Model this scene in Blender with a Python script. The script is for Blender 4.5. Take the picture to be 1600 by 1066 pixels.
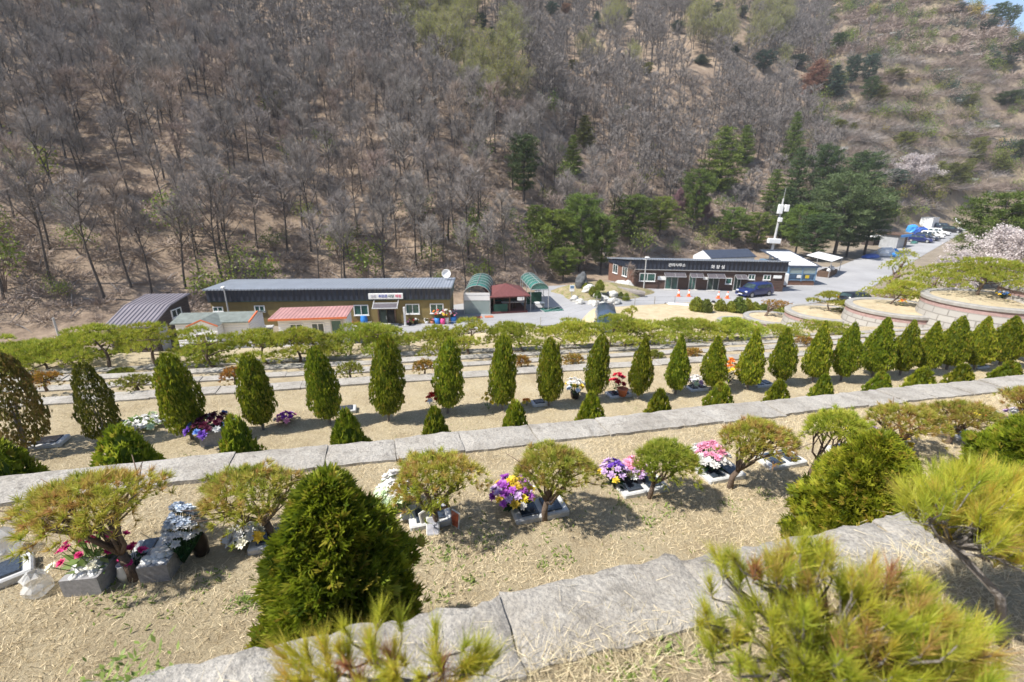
import bpy, math, random
import numpy as np
from mathutils import noise as mnoise, Vector

for _o in list(bpy.data.objects):
    bpy.data.objects.remove(_o)
SC = bpy.context.scene
COL = SC.collection
R = math.radians

# ------------------------------------------------------------------ camera, sky, sun, exposure
CZ = 12.0                      # eye height above the valley road
F, PIT = 711.0, R(18.0)        # focal length in pixels of a 1600 px wide frame, pitch
cam_d = bpy.data.cameras.new("camera")
cam = bpy.data.objects.new("camera", cam_d)
COL.objects.link(cam)
cam.location = (0, 0, CZ)
cam.rotation_euler = (R(90) - PIT, 0, 0)
cam_d.sensor_width = 36.0
cam_d.lens = F * 36.0 / 1600.0
cam_d.clip_start, cam_d.clip_end = 0.05, 3000
cam_d.dof.use_dof = True
cam_d.dof.focus_distance = 4.6
cam_d.dof.aperture_fstop = 1.9
SC.camera = cam

SUN_EL, SUN_DIR = R(53), (-0.93, -0.36)
SUN_ROT = math.atan2(SUN_DIR[0], SUN_DIR[1])
wd = bpy.data.worlds.new("World")
SC.world = wd
wd.use_nodes = True
_nt = wd.node_tree
_sky = _nt.nodes.new("ShaderNodeTexSky")
_sky.sky_type = 'NISHITA'
_sky.sun_disc = False
_sky.sun_elevation, _sky.sun_rotation = SUN_EL, SUN_ROT
_sky.altitude = 200
_sky.air_density, _sky.dust_density, _sky.ozone_density = 1.0, 0.6, 1.5
_nt.links.new(_sky.outputs[0], _nt.nodes["Background"].inputs[0])
_nt.nodes["Background"].inputs[1].default_value = 0.11
sun_d = bpy.data.lights.new("sun", 'SUN')
sun_d.energy, sun_d.angle, sun_d.color = 4.6, R(0.53), (1.0, 0.955, 0.88)
sun = bpy.data.objects.new("sun", sun_d)
COL.objects.link(sun)
sun.rotation_euler = Vector((-SUN_DIR[0] * math.cos(SUN_EL), -SUN_DIR[1] * math.cos(SUN_EL),
                             -math.sin(SUN_EL))).to_track_quat('-Z', 'Y').to_euler()
SC.view_settings.view_transform = 'Standard'
SC.view_settings.look = 'None'
SC.view_settings.exposure = 0.92
SC.view_settings.gamma = 1.0
SC.cycles.max_bounces = 6
SC.cycles.diffuse_bounces = 2
SC.cycles.transparent_max_bounces = 6
SC.cycles.use_denoising = True

# ------------------------------------------------------------------ geometry of the place
AZ = R(16.6)
US, VS = np.array([math.cos(AZ), math.sin(AZ)]), np.array([-math.sin(AZ), math.cos(AZ)])
FALL = 0.049                   # the terraces fall along their length
STEPS = [1.395, 4.785, 9.02, 10.14, 11.06, 11.96]
DROPS = [1.6, 2.7, 3.6, 3.8, 3.95, 4.1, 4.3]


def rayd(px, py):
    a, b = (px - 800) / F, -(py - 533) / F
    return np.array([a, math.cos(PIT) + b * math.sin(PIT), b * math.cos(PIT) - math.sin(PIT)])


def at(px, py, t):
    return np.array([0, 0, CZ]) + rayd(px, py) * t


def ter(px, py, h):            # where the sight line meets the terrace h below the eye
    r = rayd(px, py)
    t = -h / (r[2] + FALL * (r[:2] @ US))
    return np.array([0, 0, CZ]) + r * t


def road(px, py, z=0.0):
    r = rayd(px, py)
    return np.array([0, 0, CZ]) + r * ((z - CZ) / r[2])


def hz(p, ytop):               # height at which a plumb line through p shows at picture row ytop
    k = (533 - ytop) / F
    return CZ + p[1] * (k * math.cos(PIT) - math.sin(PIT)) / (math.cos(PIT) + k * math.sin(PIT))


def uv(u, v):
    return np.array([u * US[0] + v * VS[0], u * US[1] + v * VS[1]])


def on_v(px, v, h):            # point of terrace h on the line v, seen in picture column px
    lo, hi = -60.0, 90.0
    for _ in range(60):
        m = (lo + hi) / 2
        x, y = uv(m, v)
        z = -h - FALL * m
        f = y * math.cos(PIT) - z * math.sin(PIT)
        if f <= 0.05 and m < 0 or (f > 0.05 and 800 + F * x / f < px):
            lo = m
        else:
            hi = m
    x, y = uv(lo, v)
    return np.array([x, y, CZ - h - FALL * lo])


def sstep(a, b, x):
    t = np.clip((x - a) / (b - a), 0, 1)
    return t * t * (3 - 2 * t)


FA = [-180, -60, -50, -43, -30, -8, 2, 6, 13, 32, 38, 44, 52, 180]
FD = [66, 62, 58, 55, 53.5, 53, 58, 68, 74, 110, 142, 180, 196, 200]
SA = [-180, 0, 10, 20, 30, 40, 180]
SS = [0.66, 0.66, 0.6, 0.54, 0.5, 0.64, 0.64]


def H(x, y):
    x, y = np.asarray(x, float), np.asarray(y, float)
    u = x * US[0] + y * US[1]
    v = x * VS[0] + y * VS[1]
    d = np.hypot(x, y)
    az = np.degrees(np.arctan2(x, y))
    uc = np.clip(u, -45, 70)
    h = np.full(x.shape, DROPS[0])
    for s, dr in zip(STEPS, DROPS[1:]):
        h = np.where(v > s, dr, h)
    h = h - 0.4 * np.clip(-3 - v, 0, 60)
    zt = CZ - h - FALL * uc
    v0 = 13.8 - 1.2 * sstep(8, 13, u)
    zv = 0.036 * np.clip(d - 82, 0, 90) * sstep(18, 30, az)
    kk = sstep(v0 - 1.5, 31.0, v)
    w_ = sstep(17, 19.5, u) * (1 - sstep(30, 40, u))
    k = kk * (1 - w_) + w_ * (.74 * sstep(v0 - 1.5, 29, v) + .26 * sstep(37.6, 38.9, v))
    # hill
    f = np.interp(az, FA, FD)
    s = np.interp(az, SA, SS)
    e = d - f
    soft = np.where(e > 8, e, np.where(e > -4, (e + 4) ** 2 / 24.0 + 0 * e, 0))
    soft = np.where(e > 8, e - 2.0, soft)
    zh = s * soft
    zh = zh - 4.5 * np.exp(-((az - 7.5) / 4.5) ** 2) * sstep(20, 70, e) + 7 * np.exp(-((az - 21) / 6) ** 2) * sstep(20, 80, e)
    zh = zh - 4 * np.exp(-((az - 29) / 4.0) ** 2) * sstep(15, 60, e)
    zh = zh + sstep(4, 30, e) * (1.6 * np.sin(x * .07 + 1.3) * np.cos(y * .06) + 1.0 * np.sin(x * .17 + y * .13))
    cap = np.interp(az, [26, 33, 36.5, 39.8, 43.9, 50, 60], [150, 125, 98, 82, 66, 58, 50]) + 1.2 * np.sin(az * 5.1) + .6 * np.sin(az * 13)
    over = np.clip(zh - cap, 0, None)
    zh = np.where(az > 26, np.where(over > 0, cap + 1.5 * (1 - np.exp(-over / 4)) - .12 * np.clip(over, 0, 40), zh), zh)
    stair = np.floor(zh / 3.2) * 3.2 + 3.2 * sstep(.55, 1.0, zh / 3.2 - np.floor(zh / 3.2))
    zh = zh + (stair - zh) * .75 * sstep(31, 37, az) * sstep(1.0, 5.0, zh)
    zfar = zv + np.clip(zh, 0, None) * sstep(37, 46, v)
    return np.where(v < v0, zt, zt * (1 - k) + zfar * k)


def Hs(x, y):
    return float(H(np.array([x]), np.array([y]))[0])


def hit(px, py, t0=20.0, t1=480.0):   # where the sight line meets the ground
    r = rayd(px, py)
    ts = np.arange(t0, t1, 0.4)
    P = r[None, :] * ts[:, None]
    g = H(P[:, 0], P[:, 1])
    i = np.argmax(P[:, 2] + CZ < g)
    if not (P[i, 2] + CZ < g[i]):
        return None
    a, b = ts[max(i - 1, 0)], ts[i]
    for _ in range(14):
        m = (a + b) / 2
        if CZ + r[2] * m < Hs(r[0] * m, r[1] * m):
            b = m
        else:
            a = m
    return np.array([r[0] * b, r[1] * b, CZ + r[2] * b])


# ------------------------------------------------------------------ mesh builder
def nrm(a):
    a = np.asarray(a, float)
    return a / np.maximum(np.linalg.norm(a, axis=-1, keepdims=True), 1e-9)


class MB:
    def __init__(self):
        self.c = []
        self.n = 0

    def add(self, V, Fc, rnd=0.5, mi=0):
        V = np.asarray(V, float).reshape(-1, 3)
        Fc = np.asarray(Fc, int)
        r = np.broadcast_to(np.asarray(rnd, float), (len(Fc),))
        self.c.append((V, Fc + self.n, r, np.full(len(Fc), mi)))
        self.n += len(V)
        return self

    def box(self, c, s, rz=0.0, rnd=0.5, mi=0, taper=1.0, bev=0.0, tilt=(0, 0)):
        sx, sy, sz = s[0] / 2, s[1] / 2, s[2] / 2
        if bev > 0:
            b = min(bev, sx * .9, sy * .9, sz * .9)
            pts, fs = [], []
            for z, q in ((-sz, b), (-sz + b, 0), (sz - b, 0), (sz, b)):
                k = taper if z > 0 else 1.0
                X, Y = sx - q, sy - q
                for (x, y) in ((X - (b - q) * 1, -Y), (X, -Y + (b - q)), (X, Y - (b - q)), (X - (b - q), Y), (-X + (b - q), Y), (-X, Y - (b - q)), (-X, -Y + (b - q)), (-X + (b - q), -Y)):
                    pts.append((x * k, y * k, z))
            for l in range(3):
                for i in range(8):
                    j = (i + 1) % 8
                    fs.append((l * 8 + i, l * 8 + j, l * 8 + 8 + j, l * 8 + 8 + i))
            V = np.array(pts)
            V = self._xf(V, c, rz, tilt)
            self.add(V, fs, rnd, mi)
            o = self.n - 32
            self._ng([tuple(o + i for i in range(7, -1, -1)), tuple(o + 24 + i for i in range(8))], rnd, mi)
            return self
        k = taper
        V = np.array([(-sx, -sy, -sz), (sx, -sy, -sz), (sx, sy, -sz), (-sx, sy, -sz), (-sx * k, -sy * k, sz), (sx * k, -sy * k, sz), (sx * k, sy * k, sz), (-sx * k, sy * k, sz)])
        V = self._xf(V, c, rz, tilt)
        return self.add(V, [(0, 3, 2, 1), (4, 5, 6, 7), (0, 1, 5, 4), (1, 2, 6, 5), (2, 3, 7, 6), (3, 0, 4, 7)], rnd, mi)

    def _ng(self, polys, rnd, mi):
        for p in polys:
            self.c.append((np.zeros((0, 3)), np.array([p]), np.array([rnd if np.isscalar(rnd) else .5]), np.array([mi])))

    def _xf(self, V, c, rz, tilt=(0, 0)):
        if tilt[0]:
            a = tilt[0]
            V = np.stack([V[:, 0], V[:, 1] * math.cos(a) - V[:, 2] * math.sin(a), V[:, 1] * math.sin(a) + V[:, 2] * math.cos(a)], 1)
        if tilt[1]:
            a = tilt[1]
            V = np.stack([V[:, 0] * math.cos(a) + V[:, 2] * math.sin(a), V[:, 1], -V[:, 0] * math.sin(a) + V[:, 2] * math.cos(a)], 1)
        if rz:
            V = np.stack([V[:, 0] * math.cos(rz) - V[:, 1] * math.sin(rz), V[:, 0] * math.sin(rz) + V[:, 1] * math.cos(rz), V[:, 2]], 1)
        return V + np.asarray(c, float)

    def poly(self, V, rnd=0.5, mi=0):
        o = self.n
        self.add(V, np.zeros((0, 3), int))
        self._ng([tuple(o + i for i in range(len(V)))], rnd, mi)
        return self

    def prism(self, poly, d, rnd=0.5, mi=0):      # planar loop pushed along d
        A = np.asarray(poly, float)
        d = np.asarray(d, float)
        n = len(A)
        o = self.n
        self.add(np.vstack([A, A + d]), [(i, (i + 1) % n, n + (i + 1) % n, n + i) for i in range(n)], rnd, mi)
        self._ng([tuple(o + i for i in range(n - 1, -1, -1)), tuple(o + n + i for i in range(n))], rnd, mi)
        return self

    def tube(self, pts, rad, n=6, rnd=0.5, mi=0, cap=True):
        P = np.asarray(pts, float)
        m = len(P)
        rad = np.broadcast_to(np.asarray(rad, float), (m,))
        T = np.gradient(P, axis=0)
        T = nrm(T)
        up = np.array([0.0, 0, 1]) if abs(T[0, 2]) < .9 else np.array([1.0, 0, 0])
        a = nrm(np.cross(T[0], up))
        V = []
        th = np.arange(n) * 2 * math.pi / n
        for i in range(m):
            a = nrm(a - T[i] * (a @ T[i]))
            b = np.cross(T[i], a)
            V.append(P[i] + rad[i] * (np.cos(th)[:, None] * a + np.sin(th)[:, None] * b))
        fs = [(i * n + j, i * n + (j + 1) % n, (i + 1) * n + (j + 1) % n, (i + 1) * n + j) for i in range(m - 1) for j in range(n)]
        o = self.n
        self.add(np.vstack(V), fs, rnd, mi)
        if cap:
            self._ng([tuple(o + j for j in range(n - 1, -1, -1)), tuple(o + (m - 1) * n + j for j in range(n))], rnd if np.isscalar(rnd) else .5, mi)
        return self

    def cyl(self, c, r, h, n=16, rnd=0.5, mi=0, r2=None):
        c = np.asarray(c, float)
        return self.tube([c, c + [0, 0, h]], [r, r if r2 is None else r2], n, rnd, mi)

    def lathe(self, c, prof, n=20, rnd=0.5, mi=0):
        th = np.arange(n) * 2 * math.pi / n
        V = np.vstack([np.stack([r * np.cos(th), r * np.sin(th), np.full(n, z)], 1) for r, z in prof]) + np.asarray(c, float)
        return self.add(V, [(i * n + j, i * n + (j + 1) % n, (i + 1) * n + (j + 1) % n, (i + 1) * n + j) for i in range(len(prof) - 1) for j in range(n)], rnd, mi)

    def tri(self, P, D, L, W, rng, rnd, mi=0):      # thin pointed blades
        P, D = np.asarray(P), nrm(D)
        s = nrm(np.cross(D, rng.normal(size=D.shape)))
        L, W = np.broadcast_to(L, (len(P),))[:, None], np.broadcast_to(W, (len(P),))[:, None]
        V = np.stack([P - s * W / 2, P + s * W / 2, P + D * L], 1).reshape(-1, 3)
        return self.add(V, np.arange(len(P) * 3).reshape(-1, 3), rnd, mi)

    def dia(self, P, D, S, L, W, rnd, mi=0):        # lozenge leaflets, S = sideways vector
        L, W = np.broadcast_to(L, (len(P),))[:, None], np.broadcast_to(W, (len(P),))[:, None]
        V = np.stack([P, P + D * L * .45 + S * W / 2, P + D * L, P + D * L * .45 - S * W / 2], 1).reshape(-1, 3)
        return self.add(V, np.arange(len(P) * 4).reshape(-1, 4), rnd, mi)

    def arrays(self):
        V = np.vstack([c[0] for c in self.c if len(c[0])])
        return V

    def mesh(self, name, mats, smooth=False):
        V = self.arrays()
        ch = [c for c in self.c if len(c[1])]
        lt = np.concatenate([np.full(len(c[1]), c[1].shape[1]) for c in ch])
        vi = np.concatenate([c[1].ravel() for c in ch])
        rn = np.concatenate([c[2] for c in ch])
        mi = np.concatenate([c[3] for c in ch])
        me = bpy.data.meshes.new(name)
        me.vertices.add(len(V))
        me.vertices.foreach_set("co", V.astype(np.float32).ravel())
        me.loops.add(len(vi))
        me.loops.foreach_set("vertex_index", vi.astype(np.int32))
        me.polygons.add(len(lt))
        me.polygons.foreach_set("loop_start", np.concatenate([[0], np.cumsum(lt)[:-1]]).astype(np.int32))
        me.polygons.foreach_set("loop_total", lt.astype(np.int32))
        for m in (mats if isinstance(mats, (list, tuple)) else [mats]):
            me.materials.append(m)
        me.polygons.foreach_set("material_index", mi.astype(np.int32))
        me.polygons.foreach_set("use_smooth", np.full(len(lt), bool(smooth)))
        at_ = me.attributes.new("rnd", 'FLOAT', 'FACE')
        at_.data.foreach_set("value", rn.astype(np.float32))
        me.update(calc_edges=True)
        return me

    def build(self, name, mats, parent=None, smooth=False, loc=None, rz=0.0):
        o = bpy.data.objects.new(name, self.mesh(name, mats, smooth))
        COL.objects.link(o)
        if parent is not None:
            o.parent = parent
        if loc is not None:
            o.location = [float(q) for q in loc]
        o.rotation_euler.z = rz
        return o


def tag(o, label, cat, group=None):
    o["label"], o["category"] = label, cat
    if group:
        o["group"] = group
    return o


def thing(name, label, cat, loc=(0, 0, 0), rz=0.0, group=None, scale=None):
    o = bpy.data.objects.new(name, None)
    COL.objects.link(o)
    o.location = [float(q) for q in loc]
    o.rotation_euler = (0, 0, rz)
    o.empty_display_size = .1
    if scale is not None:
        o.scale = [float(q) for q in scale]
    return tag(o, label, cat, group)


def kind(o, k):
    o["kind"] = k
    return o


def part(name, me, parent):
    o = bpy.data.objects.new(name, me)
    COL.objects.link(o)
    o.parent = parent
    return o


def child(parent, name, mb, mats, smooth=False):
    return mb.build(name, mats, parent, smooth)


# ------------------------------------------------------------------ materials
def srgb(*c):
    return tuple(((v / 255.0) / 12.92 if v / 255.0 <= .04045 else ((v / 255.0 + .055) / 1.055) ** 2.4) for v in c) + (1.0,)


def ramp(nt, fac, cols):
    r = nt.nodes.new("ShaderNodeValToRGB")
    while len(r.color_ramp.elements) < len(cols):
        r.color_ramp.elements.new(0.5)
    for i, c in enumerate(cols):
        p, col = c if isinstance(c[0], (int, float)) and isinstance(c[1], (tuple, list)) else (i / max(1, len(cols) - 1), c)
        r.color_ramp.elements[i].position = p
        r.color_ramp.elements[i].color = tuple(col)[:3] + (1.0,)
    nt.links.new(fac, r.inputs[0])
    return r.outputs[0]


def nz(nt, scale, detail=4, rough=.6, vec=None, dist=0.0):
    n = nt.nodes.new("ShaderNodeTexNoise")
    n.inputs["Scale"].default_value = scale
    n.inputs["Detail"].default_value = detail
    n.inputs["Roughness"].default_value = rough
    n.inputs["Distortion"].default_value = dist
    if vec is None:
        tc = nt.nodes.new("ShaderNodeNewGeometry")
        vec = tc.outputs["Position"]
    nt.links.new(vec, n.inputs["Vector"])
    return n.outputs["Fac"]


def objvec(nt):
    return nt.nodes.new("ShaderNodeTexCoord").outputs["Object"]


def mixc(nt, fac, a, b, mode='MIX'):
    m = nt.nodes.new("ShaderNodeMix")
    m.data_type, m.blend_type = 'RGBA', mode
    for k, s in ((0, fac), (6, a), (7, b)):
        if isinstance(s, (int, float)):
            m.inputs[k].default_value = s
        elif isinstance(s, tuple):
            m.inputs[k].default_value = tuple(s)[:3] + (1.0,)
        else:
            nt.links.new(s, m.inputs[k])
    return m.outputs[2]


def newmat(name):
    m = bpy.data.materials.new(name)
    m.use_nodes = True
    return m, m.node_tree, m.node_tree.nodes["Principled BSDF"]


def bump(nt, b, h, dist, strength=1.0):
    n = nt.nodes.new("ShaderNodeBump")
    n.inputs["Distance"].default_value = dist
    n.inputs["Strength"].default_value = strength
    nt.links.new(h, n.inputs["Height"])
    nt.links.new(n.outputs[0], b.inputs["Normal"])


def leafmat(name, cols, trans=.35, rough=.55, spec=.3):
    m, nt, b = newmat(name)
    a = nt.nodes.new("ShaderNodeAttribute")
    a.attribute_name = "rnd"
    oi = nt.nodes.new("ShaderNodeObjectInfo")
    c = ramp(nt, a.outputs["Fac"], cols)
    hs = nt.nodes.new("ShaderNodeHueSaturation")
    mr = nt.nodes.new("ShaderNodeMapRange")
    mr.inputs[3].default_value, mr.inputs[4].default_value = .82, 1.18
    nt.links.new(oi.outputs["Random"], mr.inputs[0])
    nt.links.new(mr.outputs[0], hs.inputs["Value"])
    nt.links.new(c, hs.inputs["Color"])
    mh = nt.nodes.new("ShaderNodeMapRange")
    mh.inputs[3].default_value, mh.inputs[4].default_value = .487, .508
    mx = nt.nodes.new("ShaderNodeMath")
    mx.operation = 'MULTIPLY'
    mx.inputs[1].default_value = 7.31
    mf = nt.nodes.new("ShaderNodeMath")
    mf.operation = 'FRACT'
    nt.links.new(oi.outputs["Random"], mx.inputs[0])
    nt.links.new(mx.outputs[0], mf.inputs[0])
    nt.links.new(mf.outputs[0], mh.inputs[0])
    nt.links.new(mh.outputs[0], hs.inputs["Hue"])
    nt.links.new(hs.outputs[0], b.inputs["Base Color"])
    b.inputs["Roughness"].default_value = rough
    b.inputs["Specular IOR Level"].default_value = spec
    if trans > 0:
        tr = nt.nodes.new("ShaderNodeBsdfTranslucent")
        nt.links.new(hs.outputs[0], tr.inputs["Color"])
        ms = nt.nodes.new("ShaderNodeMixShader")
        ms.inputs[0].default_value = trans
        nt.links.new(b.outputs[0], ms.inputs[1])
        nt.links.new(tr.outputs[0], ms.inputs[2])
        nt.links.new(ms.outputs[0], nt.nodes["Material Output"].inputs[0])
    return m


def plain(name, col, rough=.6, scale=6.0, var=.18, bmp=0.0, metal=0.0, spec=.4, coat=0.0):
    m, nt, b = newmat(name)
    n = nz(nt, scale, 5, .65, objvec(nt))
    lo = tuple(q * (1 - var) for q in col[:3])
    hi = tuple(min(1, q * (1 + var)) for q in col[:3])
    nt.links.new(ramp(nt, n, [(.3, lo), (.7, hi)]), b.inputs["Base Color"])
    b.inputs["Roughness"].default_value = rough
    b.inputs["Metallic"].default_value = metal
    b.inputs["Specular IOR Level"].default_value = spec
    b.inputs["Coat Weight"].default_value = coat
    if bmp:
        bump(nt, b, nz(nt, scale * 6, 4, .7, objvec(nt)), bmp)
    return m


def glassy(name, col=(.03, .05, .05), rough=.08):
    m, nt, b = newmat(name)
    n = nz(nt, 1.3, 2, .5)
    nt.links.new(ramp(nt, n, [(.35, tuple(q * .6 for q in col)), (.7, tuple(q * 1.5 for q in col))]), b.inputs["Base Color"])
    b.inputs["Roughness"].default_value = rough
    b.inputs["Specular IOR Level"].default_value = .6
    return m


def ribbed(name, col, pitch=.25, axis=0, rough=.4, metal=.3, depth=.02, var=.15):
    m, nt, b = newmat(name)
    tc = objvec(nt)
    sx = nt.nodes.new("ShaderNodeSeparateXYZ")
    nt.links.new(tc, sx.inputs[0])
    mu = nt.nodes.new("ShaderNodeMath")
    mu.operation = 'MULTIPLY'
    mu.inputs[1].default_value = 2 * math.pi / pitch
    nt.links.new(sx.outputs[axis], mu.inputs[0])
    sn = nt.nodes.new("ShaderNodeMath")
    sn.operation = 'SINE'
    nt.links.new(mu.outputs[0], sn.inputs[0])
    bump(nt, b, sn.outputs[0], depth)
    n = nz(nt, .8, 5, .65, tc)
    nt.links.new(ramp(nt, n, [(.3, tuple(q * (1 - var) for q in col[:3])), (.7, tuple(q * (1 + var) for q in col[:3]))]), b.inputs["Base Color"])
    b.inputs["Roughness"].default_value = rough
    b.inputs["Metallic"].default_value = metal
    return m


M = {}
G = lambda n: M[n]
M['granite'] = plain('granite', (.40, .39, .375), .85, 3.0, .22, .012)
M['capstone'] = None
# weathered rough granite with speckle, stains and pale lichen
m, nt, b = newmat('weathered_stone')
n1, n2, n3 = nz(nt, 1.6, 6, .7), nz(nt, 55, 3, .7), nz(nt, 9, 5, .75)
n4 = nz(nt, 4.2, 6, .78, None, .8)
c = ramp(nt, n1, [(.3, (.32, .288, .245)), (.5, (.425, .392, .342)), (.72, (.51, .478, .425))])
c = mixc(nt, ramp(nt, n2, [(.42, (0, 0, 0)), (.62, (1, 1, 1))]), c, mixc(nt, .5, c, (.16, .155, .15)))
c = mixc(nt, ramp(nt, n3, [(.56, (0, 0, 0)), (.70, (.8, .8, .8))]), c, (.15, .138, .12))
c = mixc(nt, ramp(nt, n4, [(.50, (0, 0, 0)), (.66, (.6, .6, .6))]), c, (.20, .18, .15))
c = mixc(nt, ramp(nt, n4, [(.30, (.55, .55, .55)), (.40, (0, 0, 0))]), c, (.56, .54, .49))
nt.links.new(c, b.inputs["Base Color"])
b.inputs["Roughness"].default_value = .92
b.inputs["Specular IOR Level"].default_value = .2
mm = nt.nodes.new("ShaderNodeMath")
nt.links.new(nz(nt, 22, 6, .75), mm.inputs[0])
nt.links.new(n3, mm.inputs[1])
bump(nt, b, mm.outputs[0], .02)
M['capstone'] = m
M['wallstone'] = plain('wall_stone', (.30, .29, .27), .95, 2.0, .3, .05)


def groundmat(name, stops, patch, patch_lo, scale, fine, bmp, green=None, glo=.62):
    m, nt, b = newmat(name)
    c = ramp(nt, nz(nt, scale, 7, .7), stops)
    c = mixc(nt, ramp(nt, nz(nt, fine, 3, .75), [(.35, (0, 0, 0)), (.7, (1, 1, 1))]), c, mixc(nt, .55, c, patch))
    if green:
        c = mixc(nt, ramp(nt, nz(nt, 1.7, 5, .7, None, .5), [(glo, (0, 0, 0)), (glo + .08, (.75, .75, .75))]), c, green)
    nt.links.new(c, b.inputs["Base Color"])
    b.inputs["Roughness"].default_value = .95
    b.inputs["Specular IOR Level"].default_value = .1
    bump(nt, b, nz(nt, fine * 1.5, 5, .8), bmp)
    return m


M['lawn'] = groundmat('dry_lawn', [(.3, (.39, .315, .20)), (.5, (.53, .445, .295)), (.7, (.61, .525, .36))], (.30, .225, .14), .5, 1.6, 34, .035, (.22, .24, .08), .66)
M['litter'] = groundmat('leaf_litter', [(.3, (.18, .132, .098)), (.5, (.31, .235, .172)), (.72, (.42, .33, .245))], (.10, .076, .056), .4, .35, 2.6, .12, (.15, .17, .07), .70)
M['meadow'] = groundmat('dry_meadow', [(.3, (.15, .12, .09)), (.46, (.22, .175, .13)), (.6, (.32, .255, .17)), (.76, (.40, .33, .22))], (.14, .11, .085), .4, .09, 1.3, .2, (.17, .19, .08), .60)
M['dirt'] = groundmat('dirt', [(.3, (.2, .17, .13)), (.7, (.34, .29, .23))], (.15, .12, .09), .4, .5, 6, .05)
m, nt, b = newmat('concrete_road')
c = ramp(nt, nz(nt, .12, 6, .65), [(.3, (.24, .238, .243)), (.5, (.305, .302, .307)), (.7, (.36, .357, .362))])
c = mixc(nt, ramp(nt, nz(nt, .9, 6, .75), [(.55, (0, 0, 0)), (.75, (.5, .5, .5))]), c, (.21, .206, .205))
nt.links.new(c, b.inputs["Base Color"])
b.inputs["Roughness"].default_value = .9
b.inputs["Specular IOR Level"].default_value = .25
bump(nt, b, nz(nt, 14, 4, .7), .01)
M['road'] = m

M['straw'] = leafmat('straw', [(.46, .375, .225), (.66, .555, .36), (.78, .675, .46), (.60, .505, .305), (.38, .295, .17)], .25, .7, .2)
M['weed'] = leafmat('weed_leaf', [(.13, .19, .035), (.22, .28, .06), (.17, .24, .05)], .3)
M['arbor'] = leafmat('arborvitae_leaf', [(.065, .105, .010), (.16, .21, .015), (.255, .305, .02), (.36, .38, .038), (.35, .26, .045)], .44, .5)
M['arbor_mid'] = leafmat('arborvitae_leaf_olive', [(.06, .085, .012), (.13, .155, .02), (.19, .21, .025), (.23, .2, .04)], .33, .55)
M['arbor_dry'] = leafmat('arborvitae_leaf_browned', [(.09, .10, .02), (.16, .15, .03), (.2, .13, .04), (.24, .19, .07)], .30, .55)
M['needle'] = leafmat('pine_needle', [(.17, .23, .025), (.28, .34, .035), (.40, .43, .055), (.42, .37, .075)], .40, .5)
M['needle_warm'] = leafmat('pine_needle_tipped', [(.23, .27, .035), (.36, .39, .05), (.45, .42, .075), (.46, .32, .095), (.43, .25, .10)], .42, .5)
M['needle_fg'] = leafmat('pine_needle_fresh', [(.30, .40, .05), (.50, .56, .065), (.68, .67, .09), (.7, .52, .13)], .58, .45)
M['needle_rust'] = leafmat('pine_needle_rust', [(.30, .12, .06), (.42, .20, .10), (.48, .28, .16)], .3, .5)
M['azalea'] = leafmat('shrub_leaf', [(.15, .18, .02), (.25, .27, .03), (.32, .31, .05)], .3)
M['azalea_orange'] = leafmat('shrub_leaf_orange', [(.2, .19, .03), (.36, .22, .04), (.42, .2, .04), (.3, .26, .05)], .3)
M['bark'] = plain('bark', (.16, .115, .085), .95, 8, .4, .02)
M['bark_grey'] = plain('bark_grey', (.23, .205, .185), .95, 8, .35, .02)
M['twig'] = leafmat('twig', [(.15, .135, .124), (.265, .24, .222), (.37, .338, .318)], 0, .9, .1)
M['twig_warm'] = leafmat('twig_warm', [(.185, .145, .12), (.30, .24, .205), (.40, .33, .285)], 0, .9, .1)
M['trunk_dark'] = plain('trunk_dark', (.07, .06, .053), .95, 4, .3)
M['pale_leaf'] = leafmat('budding_leaf', [(.20, .22, .05), (.29, .30, .07), (.36, .36, .10)], .4)
M['con_dark'] = leafmat('conifer_needle_dark', [(.036, .062, .024), (.062, .10, .034), (.095, .135, .042)], .25)
M['con_mid'] = leafmat('conifer_needle', [(.07, .11, .02), (.12, .17, .03), (.17, .22, .042)], .25)
M['con_blue'] = leafmat('conifer_needle_blue', [(.035, .062, .045), (.055, .09, .065), (.08, .12, .08)], .25)
M['con_olive'] = leafmat('conifer_needle_olive', [(.095, .105, .02), (.15, .16, .032), (.20, .20, .05)], .25)
M['con_grey'] = leafmat('conifer_needle_grey', [(.07, .10, .04), (.115, .155, .06), (.16, .20, .085)], .25)
M['con_rust'] = leafmat('conifer_needle_rust', [(.17, .09, .055), (.25, .14, .09), (.3, .19, .13)], .2)
M['forsythia'] = leafmat('forsythia_blossom', [(.35, .27, .03), (.55, .42, .03), (.3, .28, .05)], .3)
M['under'] = leafmat('undergrowth_leaf', [(.10, .14, .025), (.17, .22, .035), (.23, .27, .05)], .35)
M['cherry'] = leafmat('cherry_blossom', [(.46, .40, .395), (.60, .54, .53), (.68, .635, .62), (.38, .32, .315)], .35)
M['redbud'] = leafmat('redbud_blossom', [(.26, .15, .17), (.34, .21, .22)], .3)

# ------------------------------------------------------------------ ground
def lines(*segs):
    return np.unique(np.round(np.concatenate([np.atleast_1d(s) for s in segs]), 4))


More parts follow.
